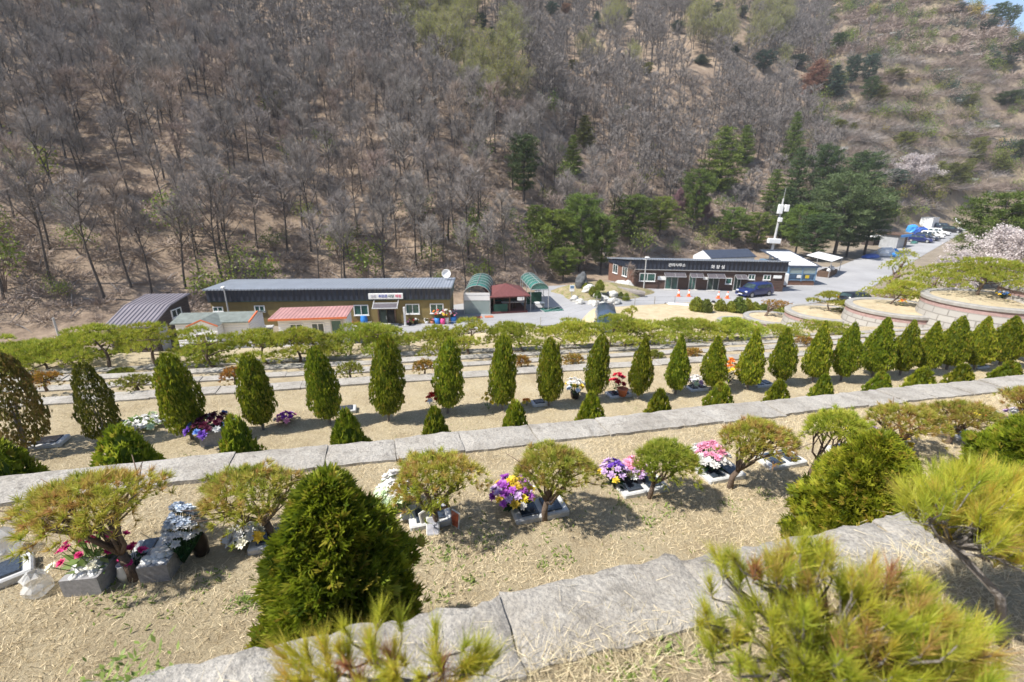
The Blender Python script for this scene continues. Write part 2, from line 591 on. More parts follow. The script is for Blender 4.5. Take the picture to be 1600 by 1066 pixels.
gu = lines(np.linspace(-420, -60, 70), np.linspace(-60, -12, 36), np.linspace(-12, 26, 96), np.linspace(26, 120, 62), np.linspace(120, 520, 120))
gv = [np.linspace(-60, -6, 12), np.linspace(-5, 14, 58), np.linspace(14, 42, 40), np.linspace(42, 160, 78), np.linspace(160, 460, 90)]
for s in STEPS:
    gv += [[s - .002, s + .002]]
gv = lines(*gv)
UU, VV = np.meshgrid(gu, gv)
GX, GY = UU * US[0] + VV * VS[0], UU * US[1] + VV * VS[1]
GZ = H(GX, GY)
nu, nv = len(gu), len(gv)
idx = np.arange(nu * nv).reshape(nv, nu)
Fq = np.stack([idx[:-1, :-1], idx[:-1, 1:], idx[1:, 1:], idx[1:, :-1]], -1).reshape(-1, 4)
cx, cy = GX.ravel()[Fq].mean(1), GY.ravel()[Fq].mean(1)
cd, ca = np.hypot(cx, cy), np.degrees(np.arctan2(cx, cy))
cvv = cx * VS[0] + cy * VS[1]
foot = np.interp(ca, FA, FD)
wob = 2.5 * np.sin(cx * .09) * np.cos(cy * .11) + 1.5 * np.sin(cx * .23 + 1)
mi = np.zeros(len(Fq), int)
mi[(cvv > 38.5)] = 3
mi[(cvv > 37) & (cd > foot - 7 + wob * .6)] = 1
mi[(cvv > 37) & (cd > foot - 7 + wob * .6) & (ca + wob > 31 + .0 * cd)] = 2
g = MB().add(np.stack([GX.ravel(), GY.ravel(), GZ.ravel()], 1), Fq)
g.c[0] = (g.c[0][0], g.c[0][1], g.c[0][2], mi)
ground = kind(g.build("ground", [M['lawn'], M['litter'], M['meadow'], M['dirt']], smooth=False), "structure")
gm = ground.data
gm.polygons.foreach_set("use_smooth", (cvv > 14).astype(bool))

# road and parking lot: one concrete sheet from the near fence to the far bend
NE = [(470, 540), (560, 527), (700, 517), (800, 512), (900, 507), (1000, 499), (1100, 490), (1200, 481), (1290, 472), (1350, 455), (1395, 428), (1445, 398), (1500, 366), (1530, 352)]
FE = [(430, 500), (540, 470), (700, 457), (790, 450), (870, 447), (948, 442), (1010, 428), (1130, 420), (1240, 416), (1308, 418), (1348, 401), (1400, 380), (1432, 366), (1448, 345)]


def pathpts(px):
    out = []
    for (x, y) in px:
        p = road(x, y)
        for _ in range(8):
            p = road(x, y, max(0.0, min(4.0, 0.036 * max(0, math.hypot(p[0], p[1]) - 82))))
        out.append(p)
    return np.array(out)


A, B = pathpts(NE), pathpts(FE)
ts = np.linspace(0, len(A) - 1, 131)
Ai = np.stack([np.interp(ts, range(len(A)), A[:, k]) for k in range(2)], 1)
Bi = np.stack([np.interp(ts, range(len(B)), B[:, k]) for k in range(2)], 1)
ks = np.linspace(0, 1, 25)
RP = Ai[:, None, :] * (1 - ks)[None, :, None] + Bi[:, None, :] * ks[None, :, None]
RX, RY = RP[..., 0], RP[..., 1]
RD = np.hypot(RX, RY)
RZ = 0.036 * np.clip(RD - 82, 0, 90) * sstep(18, 30, np.degrees(np.arctan2(RX, RY))) + .045
ri = np.arange(RX.size).reshape(RX.shape)
rf = np.stack([ri[:-1, :-1], ri[1:, :-1], ri[1:, 1:], ri[:-1, 1:]], -1).reshape(-1, 4)
kind(MB().add(np.stack([RX.ravel(), RY.ravel(), RZ.ravel()], 1), rf[:, ::-1]).build("road", M['road'], smooth=True), "structure")


def on_road(px, py):
    p = pathpts([(px, py)])[0]
    p[2] += .045
    return p


# ------------------------------------------------------------------ retaining walls with capstones
def slab_stone(u0, u1, v0, v1, h, top, thick, nu_, nv_, rough, seed, drop_front=None):
    rng = np.random.default_rng(seed)
    b = MB()
    us_, vs_ = np.linspace(u0, u1, nu_ + 1), np.linspace(v0, v1, nv_ + 1)
    g_ = np.zeros((nv_ + 1, nu_ + 1, 3))
    tz = rng.uniform(-.012, .012) * rough * 20
    tilt = rng.uniform(-.02, .02)
    for j in range(nv_ + 1):
        for i in range(nu_ + 1):
            u, v = us_[i], vs_[j]
            ed = min(i, nu_ - i, j, nv_ - j)
            n = mnoise.fractal(Vector((u * 5 + seed * .37, v * 5, seed * 1.71)), 1.0, 2.0, 4)
            du = dv = 0
            if i in (0, nu_) or j in (0, nv_):
                k = rough * 1.5
                dv = k * mnoise.noise(Vector((u * 7, seed * .37, j))) + k * .6 * mnoise.noise(Vector((u * 23, seed * .37, j)))
                du = k * .4 * mnoise.noise(Vector((seed * .37, v * 9, i)))
            z = top + tz + tilt * (u - u0) + n * rough * .55 - (rough * .9 if ed == 0 else rough * .15 if ed == 1 else 0)
            x, y = uv(u + du, v + dv)
            g_[j, i] = (x, y, CZ - h - FALL * u + z)
    ii = np.arange(g_[..., 0].size).reshape(g_.shape[:2])
    b.add(g_.reshape(-1, 3), np.stack([ii[:-1, :-1], ii[:-1, 1:], ii[1:, 1:], ii[1:, :-1]], -1).reshape(-1, 4), rng.random())
    for ring in (g_[0], g_[-1][::-1], g_[:, -1], g_[:, 0][::-1]):
        n_ = len(ring)
        lo = ring - [0, 0, thick]
        b.add(np.vstack([lo, ring]), [(k, k + 1, n_ + k + 1, n_ + k) for k in range(n_ - 1)], .5)
    return b


WALLS = [
    (0, 1.10, 1.44, 1.6, 2.72, 0.72, -3.2, 6.4, .019, .022, "rough pale granite retaining wall just below the camera, wide flat capstones"),
    (1, 4.37, 4.82, 2.7, 3.62, 0.86, -8, 34, .016, .05, "retaining wall with pale granite capstones behind the row of rounded grave pines"),
    (2, 8.70, 9.04, 3.6, 3.82, 1.25, -10, 36, .009, .04, "low kerb wall in the grass beyond the tall cone arborvitae"),
    (3, 9.88, 10.16, 3.8, 3.97, 1.4, -11, 30, .008, .04, "second low stone kerb wall past the tall cone arborvitae"),
    (3, 10.79, 11.08, 3.95, 4.12, 1.5, -11, 28, .008, .04, "third low stone kerb wall, just before the garden pines"),
    (4, 11.70, 11.98, 4.1, 4.32, 1.6, -12, 26, .008, .04, "farthest low stone kerb wall, beside the trunks of the garden pines"),
]
for (i, v0, v1, h, hl, ln, ua, ub, rough, top, lab) in WALLS:
    w = thing("retaining_wall", lab, "wall", tuple(uv(0, v1)) + (CZ - hl,))
    o0 = np.array(list(uv(0, v1)) + [CZ - hl])
    fb = MB()
    nseg = max(4, int((ub - ua) / 3))
    uu = np.linspace(ua, ub, nseg + 1)
    V = []
    for u in uu:
        for vv, zz in ((v1 - .15, CZ - hl - .1), (v1 - .035, CZ - hl - .1), (v1 - .05, CZ - h + top - .14), (v1 - .15, CZ - h + top - .14)):
            x, y = uv(u, vv)
            V.append((x, y, zz - FALL * u))
    fs = [(k * 4 + a, k * 4 + 4 + a, k * 4 + 4 + (a + 1) % 4, k * 4 + (a + 1) % 4) for k in range(nseg) for a in range(4)]
    f_ = fb.add(np.array(V) - o0, fs).build("wall_face", M['wallstone'], w)
    rng = np.random.default_rng(50 + i)
    u = ua
    k = 0
    while u < ub and k < 98:
        L = ln * rng.uniform(.78, 1.22)
        nu_ = 18 if i == 0 else 8 if i == 1 else 3
        sb = slab_stone(u + .003, u + L - .003, v0 + rng.uniform(-.02, .02), v1 + rng.uniform(-.02, .02), h, top, .17, nu_, 9 if i == 0 else 5 if i == 1 else 2, rough, 100 * i + k + 3)
        V0 = [(c[0] - o0 if len(c[0]) else c[0], c[1], c[2], c[3]) for c in sb.c]
        sb.c = V0
        sb.build("capstone", M['capstone'], w, smooth=(i < 2))
        u += L
        k += 1


# ------------------------------------------------------------------ dry grass
def straw(name, u0, u1, v0, v1, h, n, L, W, seed, label=None):
    rng = np.random.default_rng(seed)
    u, v = rng.uniform(u0, u1, n), rng.uniform(v0, v1, n)
    d = np.sin(u * 3.1 + 2 * np.sin(v * 2.3)) * np.cos(v * 4.1 + u) + np.sin(u * 9 + v * 7) * .5
    keep = d + rng.normal(size=n) * .55 > -.75
    u, v = u[keep], v[keep]
    x, y = u * US[0] + v * VS[0], u * US[1] + v * VS[1]
    P = np.stack([x, y, CZ - h - FALL * u - .004], 1)
    a = rng.uniform(0, 2 * np.pi, len(u))
    e = np.abs(rng.normal(.42, .32, len(u)))
    D = np.stack([np.cos(a) * np.cos(e), np.sin(a) * np.cos(e), np.sin(e)], 1)
    b = MB().tri(P, D, L * rng.uniform(.5, 1.4, len(u)), W, rng, np.clip(rng.beta(2, 2, len(u)) * .8 + .1 * d[keep], 0, 1))
    o = kind(b.build(name, M['straw']), "stuff")
    if label:
        tag(o, label, "grass")
    return o


straw("dry_grass", -2.8, 7.5, -.5, 1.15, 1.6, 140000, .062, .0035, 1, "dry straw coloured grass above the wall just below the camera")
_rg = np.random.default_rng(4)
_n = 1700
_u, _v = _rg.uniform(-1.8, 5.5, _n), 1.08 + np.abs(_rg.normal(0, .13, _n))
_k = _v < 1.42
_u, _v = _u[_k], _v[_k]
_a = _rg.uniform(0, 6.28, len(_u))
_P = np.stack([_u * US[0] + _v * VS[0], _u * US[1] + _v * VS[1], CZ - 1.6 - FALL * _u + .03 + _rg.uniform(.0, .012, len(_u))], 1)
tag(kind(MB().tri(_P, np.stack([np.cos(_a), np.sin(_a), _rg.normal(0, .10, len(_u))], 1), _rg.uniform(.04, .11, len(_u)), .0022, _rg, _rg.uniform(.3, .6, len(_u))).build("straw_litter", M['straw']), "stuff"), "pale straw stalks strewn over the nearest granite capstones", "straw")
straw("dry_grass", -1.9, 5.6, .98, 1.24, 1.6, 15000, .085, .0036, 12, "taller dry grass fringing the nearest granite capstones")
straw("dry_grass", -4.6, 13, 1.43, 4.38, 2.7, 210000, .058, .0048, 2, "dry straw coloured lawn between the grave markers")
straw("dry_grass", -8, 22, 4.82, 8.8, 3.6, 190000, .05, .006, 3, "dry straw coloured lawn around the tall cone arborvitae")
straw("dry_grass", -10, 26, 9.17, 12.6, 4.2, 1, .05, .006, 4)
bpy.data.objects.remove(bpy.data.objects["dry_grass.004"])


# small green weeds on the near lawns: uncountable ground cover
def weeds(name, spots, h, seed, label):
    rng = np.random.default_rng(seed)
    b = MB()
    for (px, py, rad, n) in spots:
        c = ter(px, py, h)
        q = c[None, :] + np.concatenate([rng.normal(0, rad, (n, 2)), np.zeros((n, 1))], 1)
        u_ = q[:, :2] @ US
        q[:, 2] = CZ - h - FALL * u_
        a = rng.uniform(0, 2 * np.pi, n)
        e = rng.uniform(.1, 1.0, n)
        D = np.stack([np.cos(a) * np.cos(e), np.sin(a) * np.cos(e), np.sin(e)], 1)
        S = nrm(np.cross(D, [0, 0, 1]))
        b.dia(q, D, S, rng.uniform(.025, .05, n), rng.uniform(.008, .016, n), rng.random(n))
    tag(kind(b.build(name, M['weed']), "stuff"), label, "weeds")


weeds("weeds", [(700, 865, .09, 90), (760, 845, .1, 70), (735, 905, .06, 40), (880, 870, .05, 40), (690, 930, .05, 30), (850, 885, .04, 30), (1040, 800, .07, 60), (1010, 815, .06, 50), (975, 790, .06, 40),
                (650, 845, .05, 50), (570, 890, .08, 60), (160, 930, .07, 50), (200, 940, .06, 40), (330, 905, .05, 40), (1195, 775, .06, 50), (1140, 790, .06, 40), (640, 880, .08, 50), (870, 820, .06, 30), (800, 860, .25, 60), (255, 950, .1, 30), (385, 940, .05, 120), (970, 770, .05, 40), (1000, 835, .3, 40)], 2.7, 7, "small green weeds sprouting in the lawn of the grave markers")
weeds("weeds", [(195, 1055, .06, 120), (1050, 1010, .05, 40), (980, 1055, .06, 60), (1130, 1040, .05, 40)], 1.6, 8, "small green weeds in the grass above the nearest wall")
weeds("weeds", [(300, 715, .12, 20), (980, 625, .5, 60), (1010, 590, .6, 70), (920, 590, .5, 60), (720, 680, .3, 30)], 3.6, 9, "small green weeds in the lawn of the tall cone arborvitae")


# ------------------------------------------------------------------ arborvitae
def arbor_crown(seed, Hh, Rr, n, ls, lw, prof, z0=0.0, leaflets=5, core=True, lump=.16, loose=.06):
    rng = np.random.default_rng(seed)
    pf, pr = zip(*prof)
    f = rng.random(n * 3)
    r = np.interp(f, pf, pr)
    keep = rng.random(n * 3) < (r * .85 + .12)
    f, r = f[keep][:n], r[keep][:n]
    n = len(f)
    a = rng.uniform(0, 2 * np.pi, n)
    ph = rng.uniform(0, 6, 6)
    lm = 1 + lump * (np.sin(a * 3 + f * 9 + ph[0]) * .6 + np.sin(a * 5 - f * 17 + ph[1]) * .5 + np.sin(a * 2 + f * 31 + ph[2]) * .4) * .6
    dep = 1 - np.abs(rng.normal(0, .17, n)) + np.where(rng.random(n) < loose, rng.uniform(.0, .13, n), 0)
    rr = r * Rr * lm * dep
    P = np.stack([rr * np.cos(a), rr * np.sin(a), z0 + f * (Hh - z0)], 1)
    out = np.stack([np.cos(a), np.sin(a), np.zeros(n)], 1)
    D = nrm(out * rng.uniform(.3, 1.0, n)[:, None] + np.array([0, 0, 1.0]) * rng.uniform(.35, 1.1, n)[:, None] + rng.normal(0, .28, (n, 3)))
    T = nrm(np.cross(D, rng.normal(size=(n, 3)) + out * .4))
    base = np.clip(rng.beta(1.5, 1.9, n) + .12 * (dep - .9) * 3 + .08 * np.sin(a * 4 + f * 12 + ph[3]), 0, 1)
    b = MB()
    Nn = np.cross(D, T)
    for k in range(leaflets):
        t = (k - (leaflets - 1) / 2) / max(1, leaflets - 1) * 2
        d = nrm(D + T * t * .75 + Nn * rng.normal(0, .18, (n, 1)))
        p = P + T * (t * ls * .18) + D * ls * .12 * rng.random((n, 1))
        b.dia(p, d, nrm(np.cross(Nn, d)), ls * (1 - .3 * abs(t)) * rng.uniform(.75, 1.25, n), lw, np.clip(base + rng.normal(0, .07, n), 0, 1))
    if core:
        th = np.linspace(0, 2 * np.pi, 19)[:-1]
        fz = np.linspace(.02, .96, 12)
        V = []
        for q in fz:
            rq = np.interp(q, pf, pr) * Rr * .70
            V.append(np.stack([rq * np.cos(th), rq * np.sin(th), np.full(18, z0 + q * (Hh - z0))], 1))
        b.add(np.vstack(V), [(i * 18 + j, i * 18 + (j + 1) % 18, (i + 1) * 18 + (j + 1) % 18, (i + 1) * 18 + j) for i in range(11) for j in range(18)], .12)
    return b


TALL = [(0, .35), (.06, .72), (.15, .94), (.25, 1), (.42, .90), (.58, .70), (.72, .50), (.85, .30), (.94, .16), (1, .03)]
TALLB = [(0, .3), (.08, .66), (.2, .95), (.32, 1), (.5, .87), (.65, .69), (.8, .45), (.9, .27), (.97, .12), (1, .03)]
BLUNT = [(0, .38), (.07, .74), (.18, .95), (.33, 1), (.5, .95), (.65, .84), (.8, .66), (.9, .48), (.97, .28), (1, .1)]
GLOBE = [(0, .78), (.15, 1), (.35, .97), (.55, .82), (.72, .62), (.86, .40), (.95, .22), (1, .06)]


def stem_mesh(r, h):
    b = MB()
    for k, (dx, dy) in enumerate(((0, 0), (.03, .02), (-.02, .03))):
        b.tube([(dx, dy, -.05), (dx * 1.5, dy * 1.4, h * .5), (dx * 2.4, dy * 2, h)], [r * (1 if k == 0 else .6), r * .8, r * .5], 6)
    return b


tallc = [arbor_crown(20 + k, 1.0, .5, 2600, .052, .017, BLUNT if k < 4 else TALL if k % 2 else TALLB, .09, 5, lump=.24).mesh("crown", M['arbor']) for k in range(8)]
tall_dry = arbor_crown(31, 1.0, .5, 2600, .05, .018, BLUNT, .06, 5, core=False, lump=.25).mesh("crown", M['arbor_dry'])
tall_dry2 = arbor_crown(32, 1.0, .5, 3000, .05, .017, BLUNT, .06, 5, core=False, lump=.25).mesh("crown", M['arbor_mid'])
smallc = [arbor_crown(40 + k, 1.0, .5, 1100, .085, .03, GLOBE, .0, 5, lump=.18).mesh("crown", M['arbor']) for k in range(3)]
tstem = stem_mesh(.03, .5).mesh("trunk", M['bark_grey'])
ORD = "first second third fourth fifth sixth seventh eighth ninth tenth eleventh twelfth thirteenth fourteenth fifteenth sixteenth seventeenth eighteenth nineteenth twentieth twenty-first twenty-second twenty-third twenty-fourth twenty-fifth twenty-sixth".split()

TALLS = [(40, 553, 80), (170, 570, 54), (302, 547, 61), (411, 551, 55), (516, 543, 57), (608, 529, 57), (699, 530, 50), (784, 526, 49), (858, 524, 43), (927, 522, 42), (996, 527, 42), (1055, 527, 42),
         (1112, 525, 44), (1167, 517, 48), (1220, 514, 48), (1270, 506, 50), (1314, 504, 50), (1362, 499, 58), (1405, 501, 50), (1442, 503, 46), (1478, 497, 56), (1520, 497, 56), (1562, 491, 60), (1610, 488, 60), (1660, 486, 60)]
for i, (px, yt, wpx) in enumerate(TALLS):
    p = on_v(px, 7.12 + .06 * math.sin(i * 2.3), 3.6)
    top = hz(p, yt)
    hh = top - p[2]
    fw = p[1] * math.cos(PIT) - (p[2] + hh * .4 - CZ) * math.sin(PIT)
    wm = wpx / F * fw * .86 * (1.0 if px < 1000 else max(.78, 1 - .00035 * (px - 1000)))
    lab = "%s tall cone arborvitae counted along the row from the browned see-through one" % ORD[i]
    if i == 0:
        lab = "tall arborvitae at the row's end, browned and see-through with bare lower twigs"
    elif i == 1:
        lab = "thin olive cone arborvitae standing next to the see-through one"
    _rv = random.Random(i)
    t = thing("arborvitae", lab, "tree", p, i * 1.7, "tall cone arborvitae in a row on the second terrace", (wm * _rv.uniform(.93, 1.1), wm * _rv.uniform(.93, 1.1), hh * _rv.uniform(.96, 1.03)))
    t.rotation_euler = (_rv.uniform(-.065, .065), _rv.uniform(-.065, .065), i * 1.7)
    part("crown", tall_dry if i == 0 else tall_dry2 if i == 1 else tallc[i % 4 if px < 980 else 4 + i % 4], t)
    part("trunk", tstem, t)

SMALLS = [(30, 690, 115), (224, 671, 95), (392, 653, 64), (555, 645, 64), (685, 640, 52), (805, 628, 48), (919, 617, 53), (1022, 612, 50), (1114, 600, 57), (1202, 597, 50), (1270, 589, 46), (1358, 583, 52),
          (1422, 577, 60), (1482, 572, 56), (1556, 566, 60), (1618, 560, 60)]
for i, (px, yt, wpx) in enumerate(SMALLS):
    p = on_v(px, 5.22, 3.6)
    hh = hz(p, yt) - p[2]
    fw = p[1] * math.cos(PIT) - (p[2] + hh * .5 - CZ) * math.sin(PIT)
    wm = wpx / F * fw * (1.08 if px < 1000 else max(.8, 1.05 - .00035 * (px - 1000)))
    t = thing("shrub", "%s low rounded arborvitae behind the granite capstones, counted from the widest at the end" % ORD[i], "shrub", p, i * 2.1, "low rounded arborvitae behind the second wall", (wm, wm, hh))
    part("crown", smallc[i % 3], t)
    part("trunk", tstem, t)

BIGS = [(556, 1010, 728, 232, "big dark arborvitae bush rising against the nearest wall, dense and lit from one side"),
        (1322, 845, 672, 205, "big yellow green arborvitae bush beside the wide slanting capstone"),
        (1580, 760, 645, 210, "big yellow green arborvitae bush behind the flat topped pine")]
for i, (px, py, yt, wpx, lab) in enumerate(BIGS):
    p = on_v(px, (1.98, 2.0, 2.05)[i], 2.7)
    hh = (hz(p, yt) - p[2]) * .95
    fw = p[1] * math.cos(PIT) - (p[2] + hh * .45 - CZ) * math.sin(PIT)
    wm = wpx / F * fw * (1.0, .80, .76)[i]
    t = thing("arborvitae_bush", lab, "bush", p, i * 1.3 + .4, "big arborvitae bushes along the nearest wall")
    prof = [(0, .85), (.12, 1), (.3, 1.0), (.5, .9), (.68, .74), (.82, .56), (.93, .34), (1, .1)]
    child(t, "crown", arbor_crown(60 + i, hh, wm / 2 * .97, 9500, .062, .0125, prof, 0.0, 7, lump=.4, loose=.3), M['arbor'])
    child(t, "trunk", stem_mesh(.03, hh * .6), M['bark_grey'])


# ------------------------------------------------------------------ pines
def tufts(b, P, A, rng, n, L, W, spread, rnd, mi=0):
    P, A = np.repeat(P, n, 0), np.repeat(nrm(A), n, 0)
    D = nrm(A + rng.normal(0, spread, A.shape))
    r = np.clip(np.repeat(rnd, n) + rng.normal(0, .08, len(P)), 0, 1)
    b.tri(P + D * (L * .08), D, L * rng.uniform(.7, 1.15, len(P)), W, rng, r, mi)


def dome_pine(name, label, cat, base, ctr, rad, seed, mat, group, nt_=230, nn=20, L=.055, W=.0045, hollow=.26, leaf2=None):
    """small pruned pine: several bent stems spreading from one short trunk under a flat dome of needles"""
    rng = np.random.default_rng(seed)
    base, ctr = np.asarray(base, float), np.asarray(ctr, float)
    t = thing(name, label, cat, base, 0, group)
    c = ctr - base
    tb = MB()
    k0 = c * np.array([.25, .25, .26]) + np.array([0, 0, .05])
    r0 = .025 * (rad[0] / .32)
    tb.tube([(0, 0, -.06), tuple(k0 * .5 + rng.normal(0, .012, 3)), tuple(k0)], [r0 * 1.25, r0, r0 * .9], 8)
    nl = 9
    tips = []
    for i in range(nl):
        a = i / nl * 2 * np.pi + rng.uniform(-.3, .3)
        rr = rng.uniform(.35, .85)
        e = c + np.array([math.cos(a) * rad[0] * rr, math.sin(a) * rad[1] * rr, rad[2] * (.35 - .5 * rr)])
        m1 = k0 + (e - k0) * .4 + rng.normal(0, .03, 3) * rad[0] / .3
        m2 = k0 + (e - k0) * .72 + rng.normal(0, .03, 3) * rad[0] / .3
        tb.tube([tuple(k0), tuple(m1), tuple(m2), tuple(e)], [r0 * .55, r0 * .42, r0 * .3, r0 * .14], 6)
        for j in range(4):
            e2 = e + np.array([rng.normal(0, .33) * rad[0], rng.normal(0, .33) * rad[1], rng.uniform(.0, .5) * rad[2]])
            s = m2 if j % 2 else m1 + (m2 - m1) * .5
            tb.tube([tuple(s), tuple((s + e2) / 2 + rng.normal(0, .02, 3)), tuple(e2)], [r0 * .24, r0 * .18, r0 * .08], 5)
    child(t, "trunk", tb, M['bark'], True)
    a = rng.uniform(0, 2 * np.pi, nt_)
    q = np.sqrt(rng.random(nt_)) * rng.uniform(.86, 1.08, nt_)
    lump = 1 + .12 * np.sin(a * 3 + seed) + .1 * np.sin(a * 5 + seed * 2)
    X = np.stack([np.cos(a) * q * rad[0] * lump, np.sin(a) * q * rad[1] * lump, rad[2] * (np.sqrt(np.clip(1 - (q * .95) ** 2, 0, 1)) * 1.2 - .55) - rng.exponential(hollow * rad[2] * .55, nt_) + rng.normal(0, .12, nt_) * rad[2]], 1)
    A = nrm(np.stack([np.cos(a) * q * .9, np.sin(a) * q * .9, np.full(nt_, .85)], 1) + rng.normal(0, .3, (nt_, 3)))
    nb = MB()
    base_r = np.clip(rng.beta(1.6, 1.8, nt_) + .12 * np.sin(a * 2 + seed), 0, 1)
    tufts(nb, X + c, A, rng, nn, L, W, .55, base_r)
    child(t, "crown", nb, mat)
    return t


def needle_pads(b, ctr, rad, rng, n, nn, L, W, mi=0):
    a = rng.uniform(0, 2 * np.pi, n)
    q = np.sqrt(rng.random(n))
    ph = rng.uniform(0, 6)
    lump = 1 + .15 * np.sin(a * 3 + ph) + .1 * np.sin(a * 5 + ph)
    X = np.stack([np.cos(a) * q * rad[0] * lump, np.sin(a) * q * rad[1] * lump, rad[2] * (np.sqrt(np.clip(1 - q ** 2, 0, 1)) - .35) * rng.uniform(.5, 1.1, n)], 1) + ctr
    A = np.stack([np.cos(a) * q * .6, np.sin(a) * q * .6, np.full(n, .9)], 1)
    tufts(b, X, A, rng, nn, L, W, .5, np.clip(rng.beta(2, 2, n) + .15 * (1 - q), 0, 1), mi)


def cloud_pine(name, label, cat, base, hh, width, seed, group, mats=None, npads=7, lean=None, n=46, nn=11, L=.10, W=.016, flat=.22):
    """garden pine: sinuous trunk and level limbs carrying flattened pads of needles"""
    rng = np.random.default_rng(seed)
    t = thing(name, label, cat, base, 0, group)
    tb = MB()
    lean = rng.uniform(-.28, .28) * width if lean is None else lean
    ly = rng.uniform(-.15, .15) * width
    zz = np.linspace(0, 1, 8)
    sw = rng.uniform(.07, .13) * hh
    ph = rng.uniform(0, 6)
    T = np.stack([lean * zz + sw * np.sin(zz * 6 + ph) * zz ** .5 - sw * math.sin(ph) * 0, ly * zz + sw * .6 * np.cos(zz * 5 + ph) * zz, hh * .86 * zz - .08], 1)
    r0 = .05 * hh / 1.4
    tb.tube(T, np.linspace(r0 * 1.2, r0 * .3, 8), 7)
    nb = MB()
    for i in range(npads):
        f = .42 + .58 * i / max(1, npads - 1)
        s = np.array([np.interp(f, zz, T[:, k]) for k in range(3)])
        a = i * 2.4 + rng.uniform(-.5, .5)
        ext = width * .5 * (1.0 - .75 * max(0, (f - .55) / .45)) * rng.uniform(.62, .95)
        if i == npads - 1:
            ext = .03 * width
        e = s + np.array([math.cos(a) * ext, math.sin(a) * ext, rng.uniform(-.02, .10) * hh])
        m1 = s + (e - s) * .5 + np.array([0, 0, rng.uniform(-.06, .05) * hh])
        tb.tube([tuple(s), tuple(m1), tuple(e)], [r0 * .5, r0 * .36, r0 * .15], 5)
        pr = width * rng.uniform(.20, .29) * (1.0 if i < npads - 1 else .95)
        k = (pr / .3) ** 2
        needle_pads(nb, e + [0, 0, .02], (pr, pr, hh * flat * rng.uniform(.7, 1.0) * .8), rng, max(14, int(n * min(2.2, k))), nn, L, W)
    child(t, "trunk", tb, M['bark'], True)
    child(t, "crown", nb, mats or M['needle'])
    return t

# ------------------------------------------------------------------ rounded pines beside the graves
GP = [((213, 905), (158, 786), 94, 38, "sprawling pine leaning over the pink flowers and granite planters"),
      ((425, 842), (413, 770), 74, 42, "browned rounded pine beside the white flowers and the big dark bush"),
      ((678, 826), (690, 745), 64, 38, "rounded pine with brown tips above the heap of leaning picture plates"),
      ((850, 812), (864, 731), 58, 36, "rounded pine beside the purple and yellow flower bunch"),
      ((1013, 778), (1034, 720), 54, 36, "bright green rounded pine beside the lilac flower bunch"),
      ((1140, 763), (1168, 686), 62, 32, "dense rounded pine beside the pink and white flower bunch"),
      ((1264, 741), (1290, 670), 52, 36, "upright green pine with spreading bare stems next to the dark twin plates"),
      ((1405, 705), (1398, 656), 60, 26, "flat browned pine behind the second big bush"),
      ((1478, 692), (1492, 650), 55, 24, "flat browned pine beside the red and white ribbon"),
      ((1592, 668), (1585, 624), 38, 22, "small reddish pine past the red and white ribbon")]
for i, (bp, cp, rw, rh, lab) in enumerate(GP):
    b_ = ter(bp[0], bp[1], 2.7)
    fw = b_[1] * math.cos(PIT) - (b_[2] - CZ) * math.sin(PIT)
    lean = (cp[0] - bp[0]) / F * fw
    vz = -.05 if i else .05
    cx_, cy_ = b_[0] + lean * .9 + .1 * (bp[0] - 800) / 800 * 0, b_[1] + vz
    czz = hz((cx_, cy_), cp[1])
    rx = rw / F * fw * (1.0 if bp[0] < 1000 else .86)
    dome_pine("grave_pine", lab, "tree", b_, (cx_, cy_, czz), (rx, rx * .85, rh / F * fw * .95), 200 + i, M['needle'] if i in (4, 6) else M['needle_warm'], "rounded pines along the graves", 470, 24, .060 if i else .068, .0058)


# ------------------------------------------------------------------ graves, planters and flowers
def flat_plate(px, py, h, w, d, label, rz=AZ, plate=2, dark=(.03, .035, .045), name="grave_marker", frame='marker_stone', thick=.07, grp="flat grave markers"):
    p = ter(px, py, h)
    t = thing(name, label, "grave marker", p, rz, grp)
    child(t, "base_stone", MB().box((0, 0, thick / 2 - .01), (w, d, thick), bev=.012, tilt=(.03, 0)), M[frame])
    for k in range(plate):
        pw = (w - .06 * (plate + 1)) / plate
        x = -w / 2 + .06 + pw / 2 + k * (pw + .06)
        child(t, "plate", MB().box((x, 0, thick - .003), (pw, d * .74, .02), bev=.004, tilt=(.03, 0)), M['black_granite'])
    return t


M['marker_stone'] = plain('marker_stone', (.50, .50, .49), .7, 30, .15, .002)
M['black_granite'] = plain('black_granite', (.035, .045, .06), .16, 60, .4, 0, 0, .6)
M['white_stone'] = plain('white_stone', (.66, .65, .62), .6, 14, .1)
M['planter'] = plain('planter_granite', (.27, .265, .27), .8, 40, .25, .002)
M['dark_vase'] = plain('dark_vase', (.03, .022, .018), .35, 9, .3)
M['white_vase'] = plain('white_vase', (.72, .72, .72), .3, 9, .06)
M['leaf_green'] = leafmat('bouquet_leaf', [(.015, .055, .03), (.03, .10, .04), (.08, .19, .05)], .25, .4)
M['leaf_light'] = leafmat('bouquet_leaf_light', [(.10, .2, .04), (.22, .34, .08), (.42, .52, .25)], .3, .4)
M['terracotta'] = plain('terracotta', (.42, .14, .07), .7, 8, .15)


def petal(name, col):
    c = np.array(col[:3])
    M[name] = leafmat(name, [tuple(c * .7), tuple(c), tuple(np.clip(c * 1.15 + .03, 0, .95))], .3, .5)


